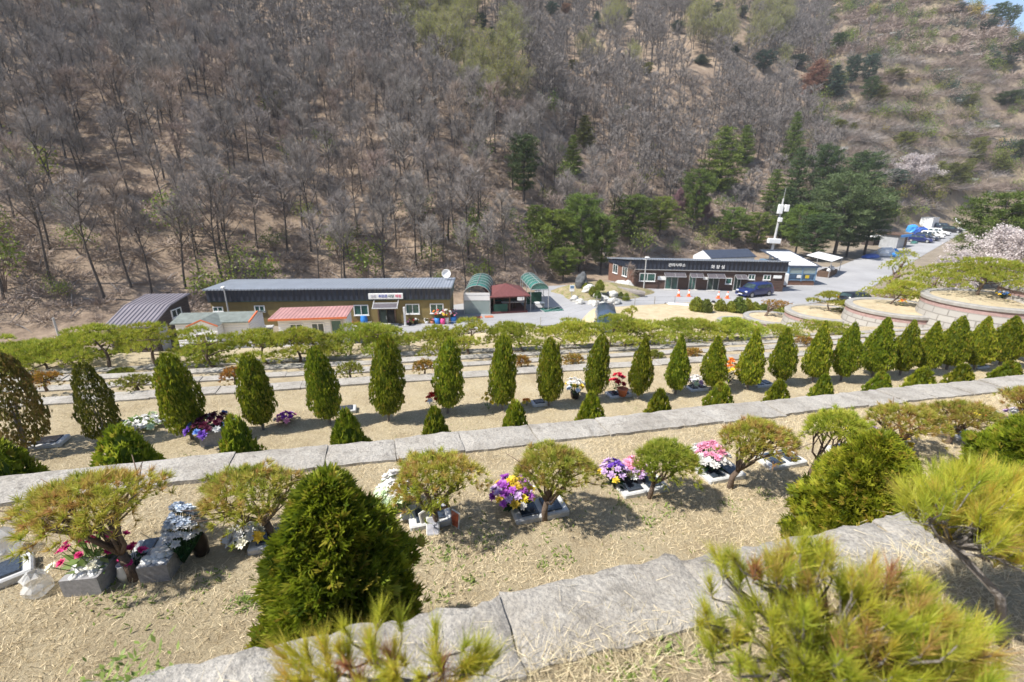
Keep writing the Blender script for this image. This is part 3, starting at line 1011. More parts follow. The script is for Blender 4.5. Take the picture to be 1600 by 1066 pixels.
for nme, col in dict(p_white=(.78, .77, .74), p_blue=(.66, .72, .80), p_pink=(.80, .34, .48), p_hot=(.75, .04, .22), p_purple=(.40, .09, .48), p_lilac=(.62, .44, .70), p_violet=(.16, .06, .42), p_yellow=(.82, .62, .06),
                     p_red=(.60, .015, .02), p_orange=(.85, .28, .03), p_dark=(.10, .008, .03), p_cream=(.80, .78, .62), p_sky=(.15, .32, .72), p_palegreen=(.62, .74, .50)).items():
    petal(nme, col)


def flower_head(b, c, r, rng, ax, n=14):
    for ring, (k, tl, rr) in enumerate(((n, .15, 1.0), (int(n * .7), .65, .75), (int(n * .45), 1.2, .5))):
        a = rng.uniform(0, 6.28) + np.arange(k) / k * 2 * np.pi
        e1 = nrm(np.cross(ax, [0.3, .9, .2]))
        e2 = np.cross(ax, e1)
        D = nrm(np.cos(a)[:, None] * e1 + np.sin(a)[:, None] * e2 + ax * tl + rng.normal(0, .18, (k, 3)))
        S = nrm(np.cross(D, ax + .001))
        b.dia(np.repeat(np.array([c]), k, 0), D, S, r * rr * rng.uniform(.85, 1.15, k), r * .62, np.clip(rng.normal(.5, .2, k), 0, 1))


def bouquet(label, base, heads, spread, hgt, seed, leaf='leaf_green', hr=.035, nleaf=60, pot=None, tilt=(0, 0), name="flower_bunch"):
    rng = np.random.default_rng(seed)
    t = thing(name, label, "flowers", base, 0, "flowers laid at the graves")
    spread, hgt, hr = spread * 1.15, hgt * 1.25, hr * 1.12
    lb = MB()
    n = nleaf
    a = rng.uniform(0, 6.28, n)
    q = np.sqrt(rng.random(n)) * spread * .85
    P = np.stack([np.cos(a) * q * .5 + tilt[0] * .4, np.sin(a) * q * .5 + tilt[1] * .4, rng.uniform(.15, .6, n) * hgt], 1)
    D = nrm(np.stack([np.cos(a) * .9 + tilt[0], np.sin(a) * .9 + tilt[1], rng.uniform(-.1, .9, n)], 1))
    lb.dia(P, D, nrm(np.cross(D, rng.normal(size=(n, 3)) * .4 + [0, 0, 1])), rng.uniform(.6, 1.2, n) * spread * .5, spread * .2, rng.random(n))
    hd = []
    tot = sum(k for _, k in heads)
    i = 0
    for mat, k in heads:
        for _ in range(k):
            g_ = i * 2.39996 + seed
            q = math.sqrt((i + .5) / tot) * spread
            i += 1
            c = np.array([math.cos(g_) * q + tilt[0], math.sin(g_) * q + tilt[1], hgt * (1 - .42 * (q / spread) ** 2) * rng.uniform(.86, 1.04)])
            lb.tube([(0, 0, 0), tuple(c * [.6, .6, .55]), tuple(c)], .003, 4, .3)
            hd.append((mat, c, q))
    child(t, "leaves", lb, M[leaf])
    for mat, c, q in hd:
        fb = MB()
        flower_head(fb, c, hr * rng.uniform(.8, 1.2), rng, nrm(np.array([c[0], c[1], spread * .8 + hgt * .3])))
        child(t, "flower", fb, M[mat])
    if pot:
        child(t, "vase", MB().lathe((0, 0, 0), [(0, 0), (pot[0] * .8, 0), (pot[0], pot[1]), (pot[0] * .8, pot[1]), (0, pot[1] * .8)], 16), M[pot[2]], True)
    return t


def planter(px, py, h, w, d, hh, label, rz, stones=True, seed=0):
    p = ter(px, py, h)
    t = thing("stone_planter", label, "planter", p, rz, "granite boxes at the graves")
    b = MB()
    wl = .035
    for (x, y, sx, sy) in ((0, -d / 2 + wl / 2, w, wl), (0, d / 2 - wl / 2, w, wl), (-w / 2 + wl / 2, 0, wl, d - 2 * wl), (w / 2 - wl / 2, 0, wl, d - 2 * wl)):
        b.box((x, y, hh / 2 - .01), (sx, sy, hh))
    b.box((0, 0, hh * .35), (w - 2 * wl, d - 2 * wl, .02))
    child(t, "box", b, M['planter'])
    if stones:
        rng = np.random.default_rng(seed)
        s = MB()
        for k in range(26):
            c = (rng.uniform(-.38, .38) * w, rng.uniform(-.36, .36) * d, hh * .8 + rng.uniform(0, .03))
            r = rng.uniform(.018, .04)
            s.lathe(c, [(0, -r * .6), (r * .8, -r * .3), (r, 0), (r * .75, r * .4), (0, r * .6)], 7, rng.random())
        kind(child(t, "pebbles", s, M['white_stone'], True), "stuff")
    return t


T1, T2 = 2.7, 3.6
flat_plate(2, 905, T1, .34, .24, "dark plate in a white stone frame cut off by the picture edge", AZ + .5, 1)
planter(148, 912, T1, .23, .21, .15, "granite planter full of white pebbles under the pink flowers", AZ - .15, True, 1)
planter(255, 893, T1, .19, .20, .15, "granite planter with white pebbles under the pale blue hydrangea", AZ - .1, True, 2)
flat_plate(252, 862, T1, .36, .22, "white framed dark twin plates behind the second pebble planter", AZ, 2)
bouquet("bright pink flowers on a mound of yellowed leaves under the sprawling pine", ter(158, 896, T1), [('p_hot', 16), ('p_cream', 5)], .2, .29, 11, 'leaf_light', .032, 70)
bouquet("few deep pink flowers between the two pebble planters", ter(214, 893, T1), [('p_hot', 7)], .075, .18, 12, 'leaf_green', .03, 30)
bouquet("big round pale blue and white hydrangea over dark leaves", ter(287, 880, T1), [('p_blue', 40), ('p_white', 45)], .115, .40, 13, 'leaf_green', .026, 46, None, (.06, .02), "hydrangea")
t = thing("flower_vase", "small white vase between the two pebble planters", "vase", ter(198, 905, T1), 0)
child(t, "body", MB().lathe((0, 0, 0), [(0, 0), (.035, 0), (.045, .06), (.03, .12), (.036, .135), (.03, .13), (.0, .1)], 14), M['white_vase'], True)
t = thing("flower_vase", "dark brown upright vase beside the hydrangea", "vase", ter(316, 864, T1), 0)
child(t, "body", MB().lathe((0, 0, 0), [(0, 0), (.05, 0), (.055, .1), (.045, .17), (.05, .18), (.04, .17), (0, .12)], 14), M['dark_vase'], True)
m, nt, b = newmat('clear_plastic')
b.inputs["Base Color"].default_value = (.75, .75, .74, 1)
b.inputs["Roughness"].default_value = .25
b.inputs["Alpha"].default_value = .45
M['clear_plastic'] = m
for (px, py, lab, s) in ((62, 925, "crumpled clear plastic wrapper lying on the dry grass", 1), (8, 868, "clear plastic cover standing behind the dark framed plate", 1.3)):
    t = thing("plastic_cover", lab, "plastic cover", ter(px, py, T1), .4)
    bb = MB()
    rng = np.random.default_rng(px)
    pr = [(.02, 0), (.075, .01), (.085, .06), (.06, .11), (.065, .15), (.03, .19)]
    bb.lathe((0, 0, 0), [(r_ * s, z_ * s * .9) for r_, z_ in pr], 13)
    V = bb.c[0][0]
    bb.c[0] = (V + rng.normal(0, .007, V.shape), bb.c[0][1], bb.c[0][2], bb.c[0][3])
    child(t, "body", bb, M['clear_plastic'])
flat_plate(425, 848, T1, .30, .22, "dark plate and white stone under the browned pine", AZ, 1)
bouquet("white lily bunch with a yellow heart beside the browned pine", ter(392, 850, T1), [('p_white', 10), ('p_cream', 4), ('p_yellow', 3)], .12, .15, 14, 'leaf_green', .05, 34, None, (-.02, -.02))
bouquet("tall white and pale green bunch beside the heap of picture plates", ter(628, 803, T1), [('p_white', 18), ('p_palegreen', 12)], .15, .32, 15, 'leaf_light', .05, 60, None, (-.03, .02))
flat_plate(672, 812, T1, .36, .24, "white stone marker under the heap of leaning picture plates", AZ, 1)
M['photo_red'] = plain('photo_red', (.42, .10, .05), .35, 25, .6)
M['photo_grey'] = plain('photo_grey', (.42, .42, .46), .35, 12, .35)
M['photo_cream'] = plain('photo_cream', (.62, .58, .50), .5, 12, .12)
for k, (px, py, rz, tl, w, hh, mt, lab) in enumerate(((638, 806, .2, 1.0, .14, .12, 'photo_cream', "cream picture plate lying tilted at the edge of the heap"), (664, 822, .9, .25, .09, .15, 'photo_cream', "narrow upright cream picture plate in the heap"), (677, 832, .1, .5, .11, .15, 'photo_grey', "pale grey picture plate leaning out in front of the heap"),
                                                      (712, 822, -.7, .12, .10, .15, 'photo_red', "upright picture plate with a red brown print"), (690, 800, .3, .9, .13, .12, 'photo_grey', "grey blue picture plate lying on top of the heap"))):
    p = ter(px, py, T1)
    t = thing("picture_plate", lab, "picture plate", p + [0, 0, .05 if k == 4 else 0.0], rz, "picture plates heaped at one grave")
    child(t, "backing", MB().box((0, 0, hh * .5 * math.cos(tl)), (w, .012, hh), bev=.003, tilt=(-tl, 0)), M['white_stone'])
    child(t, "print", MB().box((0, -.008 * math.cos(tl), hh * .5 * math.cos(tl) + .008 * math.sin(tl)), (w * .84, .004, hh * .86), tilt=(-tl, 0)), M[mt])
flat_plate(842, 800, T1, .50, .25, "white stone marker with twin dark plates behind the purple and yellow flowers", AZ, 2)
bouquet("purple, lilac and yellow flower bunch spilling over a stone marker", ter(806, 797, T1), [('p_yellow', 8), ('p_purple', 10), ('p_lilac', 9), ('p_yellow', 7), ('p_purple', 4), ('p_white', 4)], .17, .27, 16, 'leaf_green', .042, 50, None, (-.03, -.02))
flat_plate(1000, 762, T1, .50, .27, "white stone marker with twin dark plates under the lilac flowers", AZ, 2)
bouquet("lilac and violet flower bunch with green ivy leaves", ter(962, 762, T1), [('p_violet', 7), ('p_lilac', 14), ('p_yellow', 3)], .13, .24, 17, 'leaf_green', .04, 50, None, (-.02, .02))
bouquet("pale pink blossom bunch next to the violet flowers", ter(985, 752, T1), [('p_pink', 16), ('p_lilac', 12), ('p_white', 5)], .11, .20, 18, 'leaf_green', .045, 24, None, (.03, .0))
flat_plate(1124, 742, T1, .46, .27, "white stone marker with twin dark plates under the pink and white flowers", AZ, 2)
bouquet("pink and white carnation bunch with dark leaves on a stone marker", ter(1108, 738, T1), [('p_pink', 18), ('p_white', 16)], .17, .27, 19, 'leaf_green', .048, 44, None, (.0, .02))
bouquet("lone small white flower spray behind the carnations", ter(1084, 722, T1), [('p_white', 6)], .07, .17, 20, 'leaf_green', .03, 14)
flat_plate(1218, 722, T1, .50, .28, "uncovered white stone marker with twin dark plates, free of flowers", AZ, 2)
flat_plate(1318, 708, T1, .34, .24, "white stone marker peeping out beside the second big bush", AZ, 1)
bouquet("purple and yellow flower bunch showing above the second big bush", ter(1345, 690, T1), [('p_lilac', 8), ('p_purple', 7), ('p_yellow', 5), ('p_orange', 3)], .17, .20, 21, 'leaf_light', .045, 30)
bouquet("yellow flower bunch under the flat browned pine", ter(1402, 700, T1), [('p_yellow', 8)], .12, .14, 22, 'leaf_light', .04, 20)
flat_plate(1495, 680, T1, .36, .24, "dark twin plates in the shade of the flat browned pine", AZ, 2)
bouquet("white and violet flower bunch at the picture edge past the red ribbon", ter(1596, 660, T1), [('p_white', 12), ('p_lilac', 6)], .17, .16, 23, 'leaf_green', .045, 24)
# ribboned bunch: red cloth with yellow and white ends
t = thing("ribbon_bunch", "bundle of red cloth between yellow and white ribbon ends", "ribbon", ter(1532, 650, T1), AZ, None)
for k, (x, c, w) in enumerate(((-.14, 'p_yellow', .14), (0, 'p_red', .2), (.15, 'p_white', .16))):
    rb = MB()
    rng = np.random.default_rng(k + 3)
    u_, v_ = np.meshgrid(np.linspace(-.5, .5, 9), np.linspace(-.5, .5, 7))
    z_ = .05 + .05 * np.cos(u_ * 3) * np.cos(v_ * 3) + .015 * np.sin(u_ * 17 + k) + .012 * np.sin(v_ * 21)
    ii = np.arange(63).reshape(7, 9)
    rb.add(np.stack([x + u_ * w, v_ * .2 + x * -.25, z_], -1).reshape(-1, 3), np.stack([ii[:-1, :-1], ii[:-1, 1:], ii[1:, 1:], ii[1:, :-1]], -1).reshape(-1, 4), .5)
    o = child(t, "cloth", rb, M[c], True)
    md = o.modifiers.new("thick", 'SOLIDIFY')
    md.thickness = .008

# second terrace
flat_plate(74, 694, T2, .44, .26, "dark plate in a pale frame beside the browned arborvitae", AZ, 1)
flat_plate(180, 668, T2, .34, .22, "pale plate glimpsed behind the thin olive arborvitae", AZ, 1)
bouquet("white lilies with long green leaves lying on a dark plate", ter(228, 668, T2), [('p_white', 12), ('p_palegreen', 6)], .26, .12, 31, 'leaf_light', .06, 60)
planter(337, 690, T2, .30, .26, .24, "tall square granite planter carrying the dark wreath", AZ, False)
bouquet("dark maroon and blue wreath bunch standing in the tall granite planter", ter(336, 690, T2) + [0, 0, .12], [('p_dark', 16), ('p_sky', 5), ('p_white', 3), ('p_violet', 5)], .28, .24, 32, 'leaf_green', .06, 34)
bouquet("small purple and pink bunch on the grass beyond the fourth cone tree", ter(448, 660, T2), [('p_purple', 8), ('p_pink', 5), ('p_white', 2)], .14, .13, 33, 'leaf_green', .045, 24)
flat_plate(540, 643, T2, .36, .22, "dark plate in the grass beside the fifth cone tree", AZ, 1)
bouquet("red flowers on thin stems against the seventh cone tree", ter(677, 650, T2), [('p_red', 5), ('p_white', 2), ('p_orange', 2)], .09, .36, 34, 'leaf_green', .05, 16)
bouquet("pale yellow flowers at the foot of the eighth cone tree", ter(763, 640, T2), [('p_yellow', 7)], .1, .26, 35, 'leaf_light', .045, 16)
bouquet("tiny orange yellow flower tuft on the open grass", ter(823, 634, T2), [('p_orange', 3), ('p_yellow', 3)], .07, .12, 36, 'leaf_light', .04, 12)
flat_plate(842, 632, T2, .30, .2, "pale grey plate beside the ninth cone tree", AZ, 1)
bouquet("white and yellow bunch in a dark pot beside the tenth cone tree", ter(898, 622, T2), [('p_white', 9), ('p_yellow', 6), ('p_blue', 5)], .18, .34, 37, 'leaf_green', .055, 34, (.09, .12, 'dark_vase'))
flat_plate(966, 618, T2, .48, .26, "grave marker between the red flowers and the terracotta pot", AZ, 2)
bouquet("deep red flower bunch beside the eleventh cone tree", ter(964, 614, T2), [('p_red', 12)], .13, .34, 38, 'leaf_green', .06, 26)
t = thing("flower_pot", "round terracotta pot on the marker by the red flowers", "pot", ter(972, 622, T2), 0)
child(t, "body", MB().lathe((0, 0, .05), [(0, 0), (.07, 0), (.095, .13), (.105, .13), (.105, .155), (.085, .155), (.08, .11), (0, .11)], 18), M['terracotta'], True)
flat_plate(1088, 608, T2, .44, .25, "dark plates under a small white and violet bunch", AZ, 2)
bouquet("white and violet flower bunch between the twelfth and thirteenth cone trees", ter(1086, 604, T2), [('p_white', 10), ('p_lilac', 5), ('p_palegreen', 3)], .18, .2, 39, 'leaf_green', .05, 26)
bouquet("tall orange and yellow bunch between two cone trees", ter(1138, 600, T2), [('p_orange', 14), ('p_yellow', 9)], .16, .46, 40, 'leaf_green', .06, 24)
flat_plate(1190, 602, T2, .46, .25, "pale plates on the grass beside the fourteenth cone tree", AZ, 2)
flat_plate(1528, 574, T2, .46, .25, "pale blue plate in the shade under the crowded cone trees", AZ, 1)

# ------------------------------------------------------------------ low shrubs on the kerb terraces
SH = [(214, 606, 66, 22, 'azalea', 3.6, "low yellow green spreading shrub on the kerb past the third cone tree"), (72, 606, 46, 32, 'azalea_orange', 3.6, "orange tinged low shrub beside the thin olive arborvitae"),
      (368, 596, 42, 26, 'azalea_orange', 3.6, "orange leaved low shrub beside the fourth cone tree"), (190, 585, 34, 9, 'azalea', 4.1, "flat green cushion shrub on the upper kerb"),
      (548, 588, 40, 26, 'azalea', 3.6, "thin yellow green shrub beside the fifth cone tree"), (663, 583, 34, 26, 'azalea_orange', 3.6, "olive orange shrub between the sixth and seventh cone trees"),
      (815, 575, 26, 24, 'azalea_orange', 3.8, "small olive shrub behind the eighth cone tree"), (895, 570, 36, 20, 'azalea_orange', 3.8, "low tan shrub behind the ninth cone tree"), (1022, 560, 30, 14, 'azalea', 3.8, "low yellow green shrub behind the eleventh cone tree"),
      (1082, 556, 24, 14, 'azalea_orange', 3.8, "small rusty shrub behind the twelfth cone tree"), (1258, 540, 34, 16, 'azalea_orange', 3.8, "olive shrub glimpsed between the far cone trees")]
for i, (px, py, w, hpx, mt, h, lab) in enumerate(SH):
    p = ter(px, py, h)
    fw = p[1] * math.cos(PIT) - (p[2] - CZ) * math.sin(PIT)
    r = w / 2 / F * fw
    hh = max(.12, hpx / F * fw * .9)
    dome_pine("low_shrub", lab, "shrub", p, p + [0, 0, hh * .55], (r, r * .8, hh * .5), 300 + i, M[mt], "low shrubs on the kerb terraces", 150, 12, .06, .014, .6)

# ------------------------------------------------------------------ garden pines along the lower terrace
CP = [(10, 588, 520, 130), (72, 590, 528, 120), (118, 575, 520, 110), (176, 588, 515, 120), (252, 585, 508, 110), (312, 574, 528, 100), (345, 590, 508, 90), (428, 583, 520, 120), (470, 580, 512, 105), (505, 574, 520, 90), (552, 562, 506, 120),
      (606, 572, 508, 90), (664, 556, 510, 105), (705, 560, 515, 80), (735, 566, 503, 95), (785, 560, 510, 70), (824, 562, 506, 110), (870, 556, 508, 90), (900, 552, 508, 90), (945, 553, 498, 90), (975, 556, 508, 85), (1012, 547, 500, 105), (1052, 545, 504, 80),
      (1090, 540, 505, 85), (1128, 538, 508, 80), (1160, 538, 500, 75), (1210, 530, 503, 80), (1290, 528, 500, 80), (40, 560, 530, 100), (590, 546, 505, 90)]
for i, (px, py, yt, wpx) in enumerate(CP):
    h = 4.3
    p = ter(px, py, h)
    fw = p[1] * math.cos(PIT) - (p[2] - CZ) * math.sin(PIT)
    hh = (hz(p, yt) - p[2]) * .88
    wm = wpx / F * fw * .93
    p[2] = Hs(p[0], p[1])
    cloud_pine("garden_pine", "%s garden pine with flat cloud pads, counted along the lower terrace from the browned arborvitae" % (ORD + ["twenty-seventh", "twenty-eighth", "twenty-ninth", "thirtieth"])[i], "tree", p, hh, wm, 400 + i, "garden pines with cloud pads along the lower terrace", None, 7 + i % 2, None, 56, 11, .095, .0135)

# ------------------------------------------------------------------ round battered bastions with pines on top
M['bast_wall'] = None
m, nt, b = newmat('pale_block_wall')
bt = nt.nodes.new("ShaderNodeTexBrick")
tcg = nt.nodes.new("ShaderNodeTexCoord")
sp = nt.nodes.new("ShaderNodeSeparateXYZ")
nt.links.new(tcg.outputs["Object"], sp.inputs[0])
at2 = nt.nodes.new("ShaderNodeMath"); at2.operation = 'ARCTAN2'
nt.links.new(sp.outputs[0], at2.inputs[0]); nt.links.new(sp.outputs[1], at2.inputs[1])
mu = nt.nodes.new("ShaderNodeMath"); mu.operation = 'MULTIPLY'; mu.inputs[1].default_value = 2.2
nt.links.new(at2.outputs[0], mu.inputs[0])
cb = nt.nodes.new("ShaderNodeCombineXYZ")
nt.links.new(mu.outputs[0], cb.inputs[0]); nt.links.new(sp.outputs[2], cb.inputs[1])
nt.links.new(cb.outputs[0], bt.inputs["Vector"])
bt.inputs["Scale"].default_value = 1.0
bt.inputs["Brick Width"].default_value, bt.inputs["Row Height"].default_value = .62, .27
bt.inputs["Mortar Size"].default_value = .022
bt.inputs["Color1"].default_value, bt.inputs["Color2"].default_value, bt.inputs["Mortar"].default_value = (.37, .352, .32, 1), (.32, .305, .28, 1), (.22, .205, .185, 1)
c = mixc(nt, ramp(nt, nz(nt, 2.5, 6, .7), [(.45, (0, 0, 0)), (.75, (.6, .6, .6))]), bt.outputs["Color"], (.30, .28, .26))
nt.links.new(c, b.inputs["Base Color"])
b.inputs["Roughness"].default_value = .9
bump(nt, b, bt.outputs["Fac"], -.03)
M['bast_wall'] = m
M['pink_band'] = plain('pink_band', (.32, .215, .20), .85, 9, .2, .004)
M['rim_stone'] = plain('rim_stone', (.29, .277, .255), .9, 5, .2, .01)

BA = [(1150, 501, 29, 1.05, "lowest and farthest round terrace wall with a small grassy top"), (1206, 495.5, 27, 1.45, "second round terrace wall from the road, beneath the orange topped pine"),
      (1290, 487.5, 24, 1.8, "round battered terrace wall carrying a slender leaning pine"), (1402, 479.5, 21.6, 1.95, "round battered terrace wall carrying a pine and an orange flower"),
      (1546, 467, 19.4, 2.15, "biggest round battered terrace wall carrying the broad spreading pine"), (1690, 452, 18.4, 2.3, "uppermost round terrace wall cut off by the picture edge")]
btops = []
for i, (px, py, t_, rr, lab) in enumerate(BA):
    c = at(px, py, t_)
    g0 = min(Hs(c[0] + rr * 1.2 * dx, c[1] + rr * 1.2 * dy) for dx in (-1, 0, 1) for dy in (-1, 0, 1)) - .3
    hgt = max(1.0, c[2] - g0)
    bat = .16
    t = thing("bastion_wall", lab, "retaining wall", (c[0], c[1], g0), 0, "round terrace walls climbing the bank")
    n = 56
    child(t, "wall_face", MB().lathe((0, 0, 0), [(rr + bat * hgt, 0), (rr + bat * .30, hgt - .32)], n), M['bast_wall'], True)
    child(t, "band", MB().lathe((0, 0, 0), [(rr + bat * .28, hgt - .32), (rr + .03, hgt - .14)], n), M['pink_band'], True)
    rng = np.random.default_rng(i)
    child(t, "rim", MB().lathe((0, 0, 0), [(rr + .03, hgt - .14), (rr + .09, hgt - .12), (rr + .09, hgt - .01), (rr + .06, hgt + .02), (rr - .22, hgt + .02), (rr - .25, hgt - .05)], n), M['rim_stone'])
    k = 18
    th = np.linspace(0, 2 * np.pi, 33)[:-1]
    V, fs = [], []
    for j in range(8):
        q = (rr - .22) * (1 - j / 7.5)
        V.append(np.stack([q * np.cos(th), q * np.sin(th), hgt - .02 + .10 * (1 - (1 - j / 8) ** 2) + .02 * np.sin(th * 3 + j)], 1))
        if j:
            fs += [((j - 1) * 32 + a, (j - 1) * 32 + (a + 1) % 32, j * 32 + (a + 1) % 32, j * 32 + a) for a in range(32)]
    child(t, "grass_top", MB().add(np.vstack(V), fs), M['lawn'], True)
    btops.append((c, rr, c[2] + .06))


def top_pt(i, dx, dy):
    c, rr, z = btops[i]
    return np.array([c[0] + dx * rr, c[1] + dy * rr, z])


cloud_pine("garden_pine", "slender leaning pine on the middle round wall", "tree", top_pt(2, .05, -.1), 1.05, 1.55, 501, None, None, 6, -.1, 44, 11, .13, .02)
cloud_pine("garden_pine", "bent pine behind the orange flower on a round wall", "tree", top_pt(3, -.12, .1), 1.15, 1.9, 502, None, None, 7, .4, 44, 11, .13, .02)
cloud_pine("garden_pine", "broad spreading pine with many flat pads on the biggest round wall", "tree", top_pt(4, .0, .25), 1.55, 4.1, 503, None, None, 13, .1, 60, 12, .13, .02)
cloud_pine("garden_pine", "pine at the picture edge on the uppermost round wall", "tree", top_pt(5, -.2, .3), 1.4, 2.2, 504, None, None, 7, -.2, 44, 11, .13, .02)
dome_pine("topiary_pine", "small umbrella shaped pine with an orange brown top", "tree", top_pt(1, -.3, 0), top_pt(1, .1, 0) + [0, 0, .75], (.85, .8, .22), 505, M['azalea_orange'], None, 220, 14, .08, .02)
dome_pine("low_shrub", "grey green creeping shrub sprawling on the middle round wall", "shrub", top_pt(2, .35, -.15), top_pt(2, .4, -.2) + [0, 0, .12], (.75, .4, .12), 506, M['con_olive'], None, 120, 10, .08, .02)
bouquet("orange and yellow flower bunch at the bent pine's foot on a round wall", top_pt(3, .0, -.1), [('p_orange', 7), ('p_yellow', 5)], .15, .30, 51, 'leaf_light', .06, 16)
bouquet("white and blue bunch with yellow on the biggest round wall", top_pt(4, .14, -.1), [('p_white', 9), ('p_sky', 6), ('p_yellow', 5)], .2, .28, 52, 'leaf_green', .06, 24)

# pines and hedge between the terraces and the road
for i, (px, py, t_, hh, w, lab) in enumerate(((985, 500, 33, 2.1, 1.5, "small standalone cloud pine in front of the road fence"), (1440, 445, 30, 2.2, 4.6, "wide layered pine behind the round walls at the road's edge"), (1425, 420, 38, 2.0, 3.6, "green pine leaning over the far road beside the cherry blossom"))):
    p = at(px, py, t_)
    p[2] = Hs(p[0], p[1]) if i == 0 else max(Hs(p[0], p[1]), p[2] - .6)
    top = hz(p, (478, 420, 392)[i])
    if i:
        p[2] = Hs(p[0], p[1])
    cloud_pine("garden_pine", lab, "tree", p, max(1.2, top - p[2]), w, 520 + i, None, None, 6 if i == 0 else 9, None, 44, 11, .16, .03)
p = at(1026, 505, 30)
p[2] = Hs(p[0], p[1])
dome_pine("topiary_pine", "small orange topped umbrella pine on the dry bank by the road", "tree", p, p + [0, 0, .9], (.75, .7, .25), 530, M['azalea_orange'], None, 220, 14, .09, .025)
hb = [arbor_crown(70 + k, 1.0, .5, 420, .14, .05, GLOBE, .0, 4).mesh("crown", M['under' if k == 1 else 'azalea']) for k in range(3)]
HP = [(1085, 497), (1100, 499), (1122, 496), (1138, 497), (1150, 496), (1163, 494), (1176, 495), (1190, 494), (1208, 493), (1220, 491), (1232, 492), (1245, 490), (1258, 488), (1270, 487), (1283, 486), (1297, 484), (1312, 483), (1326, 481), (1340, 479), (1354, 477), (1368, 475), (1384, 473), (1400, 471)]
for i, (px, py) in enumerate(HP):
    r_ = np.random.default_rng(i)
    p = ter(px, py + 4, 0) if False else road(px, py + 6, .6)
    p[2] = Hs(p[0], p[1])
    s = r_.uniform(.8, 1.25)
    t = thing("hedge_shrub", "small clipped green shrub in the row edging the parking lot", "shrub", p, i, "clipped shrubs edging the parking lot", (s * 1.1, s * 1.1, s * 1.15))
    part("crown", hb[i % 3], t)

# ------------------------------------------------------------------ buildings
M['olive_wall'] = plain('olive_wall', (.20, .15, .055), .85, 1.2, .18, .006)
M['navy_rib'] = ribbed('navy_cladding', (.022, .028, .045), .5, 0, .45, .2, .04, .25)
M['roof_grey'] = ribbed('roof_grey_sheet', (.26, .29, .34), .3, 0, .45, .25, .02, .12)
M['brown_roof'] = ribbed('brown_sheet_roof', (.22, .20, .225), .33, 0, .42, .3, .06, .12)
M['dark_brown'] = ribbed('dark_brown_cladding', (.052, .036, .032), .2, 2, .7, 0, .008, .2)
M['brown_clad'] = ribbed('brown_cladding', (.075, .043, .032), .2, 2, .75, 0, .008, .15)
M['brick_brown'] = plain('brick_brown', (.16, .085, .06), .9, 5, .25, .006)
M['white_wall'] = ribbed('white_siding', (.66, .66, .66), .22, 2, .7, 0, .01, .06)
M['white_paint'] = plain('white_paint', (.74, .74, .73), .5, 8, .06)
M['green_roof'] = plain('green_roof', (.15, .17, .155), .85, 2.5, .25, .01)
M['orange_trim'] = plain('orange_trim', (.55, .14, .05), .6, 6, .15)
M['pink_roof'] = ribbed('faded_red_roof', (.36, .19, .18), .3, 0, .6, .05, .02, .18)
M['maroon'] = plain('maroon_shingle', (.13, .042, .04), .85, 6, .25, .01)
M['pane'] = glassy('window_glass')
M['pane_green'] = glassy('window_glass_green', (.03, .085, .07), .12)
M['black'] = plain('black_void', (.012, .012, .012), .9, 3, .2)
M['door_dark'] = plain('door_dark', (.02, .035, .03), .35, 3, .3)
M['steel'] = plain('steel', (.42, .42, .42), .45, 9, .12, 0, .5)
M['navy_flat'] = plain('navy_flat', (.04, .05, .075), .6, 3, .2)
M['awning'] = plain('awning_sheet', (.10, .09, .10), .35, 4, .25)
M['timber'] = plain('timber', (.10, .06, .04), .8, 6, .3)
M['sheet_grey'] = plain('sheet_grey', (.34, .35, .36), .6, 2, .2)
M['sheet_blue'] = plain('sheet_blue', (.12, .21, .32), .45, 2, .2)
m, nt, b = newmat('teal_sheet')
b.inputs["Base Color"].default_value = (.055, .20, .17, 1)
b.inputs["Roughness"].default_value = .2
b.inputs["Alpha"].default_value = .72
M['teal_sheet'] = m
m, nt, b = newmat('teal_dark_sheet')
b.inputs["Base Color"].default_value = (.03, .11, .10, 1)
b.inputs["Roughness"].default_value = .2
b.inputs["Alpha"].default_value = .8
M['teal_dark'] = m
m, nt, b = newmat('clear_curtain')
b.inputs["Base Color"].default_value = (.38, .47, .46, 1)
b.inputs["Roughness"].default_value = .2
b.inputs["Alpha"].default_value = .5
M['clear_curtain'] = m
M['net_green'] = plain('green_net', (.02, .075, .05), .8, 6, .3)
M['blue_plastic'] = plain('blue_plastic', (.03, .19, .55), .4, 6, .12)
M['tarp_blue'] = plain('tarp_blue', (.05, .30, .72), .5, 4, .2, .01)
M['tarp_navy'] = plain('tarp_navy', (.03, .09, .36), .5, 4, .3, .02)
M['pink_plastic'] = plain('pink_plastic', (.7, .07, .25), .4, 6, .12)


def text_on(parent, name, s, size, loc, rot, mat, name_o='lettering', sx=1.0):
    cu = bpy.data.curves.new(name, 'FONT')
    cu.body = s
    cu.size = size
    cu.align_x, cu.align_y = 'CENTER', 'CENTER'
    cu.extrude = .008
    cu.offset = .012 * size
    tmp = bpy.data.objects.new(name, cu)
    COL.objects.link(tmp)
    dg = bpy.context.evaluated_depsgraph_get()
    me = bpy.data.meshes.new_from_object(tmp.evaluated_get(dg))
    bpy.data.objects.remove(tmp)
    me.materials.clear()
    me.materials.append(M[mat])
    o = part(name_o, me, parent)
    o.location, o.rotation_euler = loc, rot
    o.scale = (sx, 1, 1)
    return o


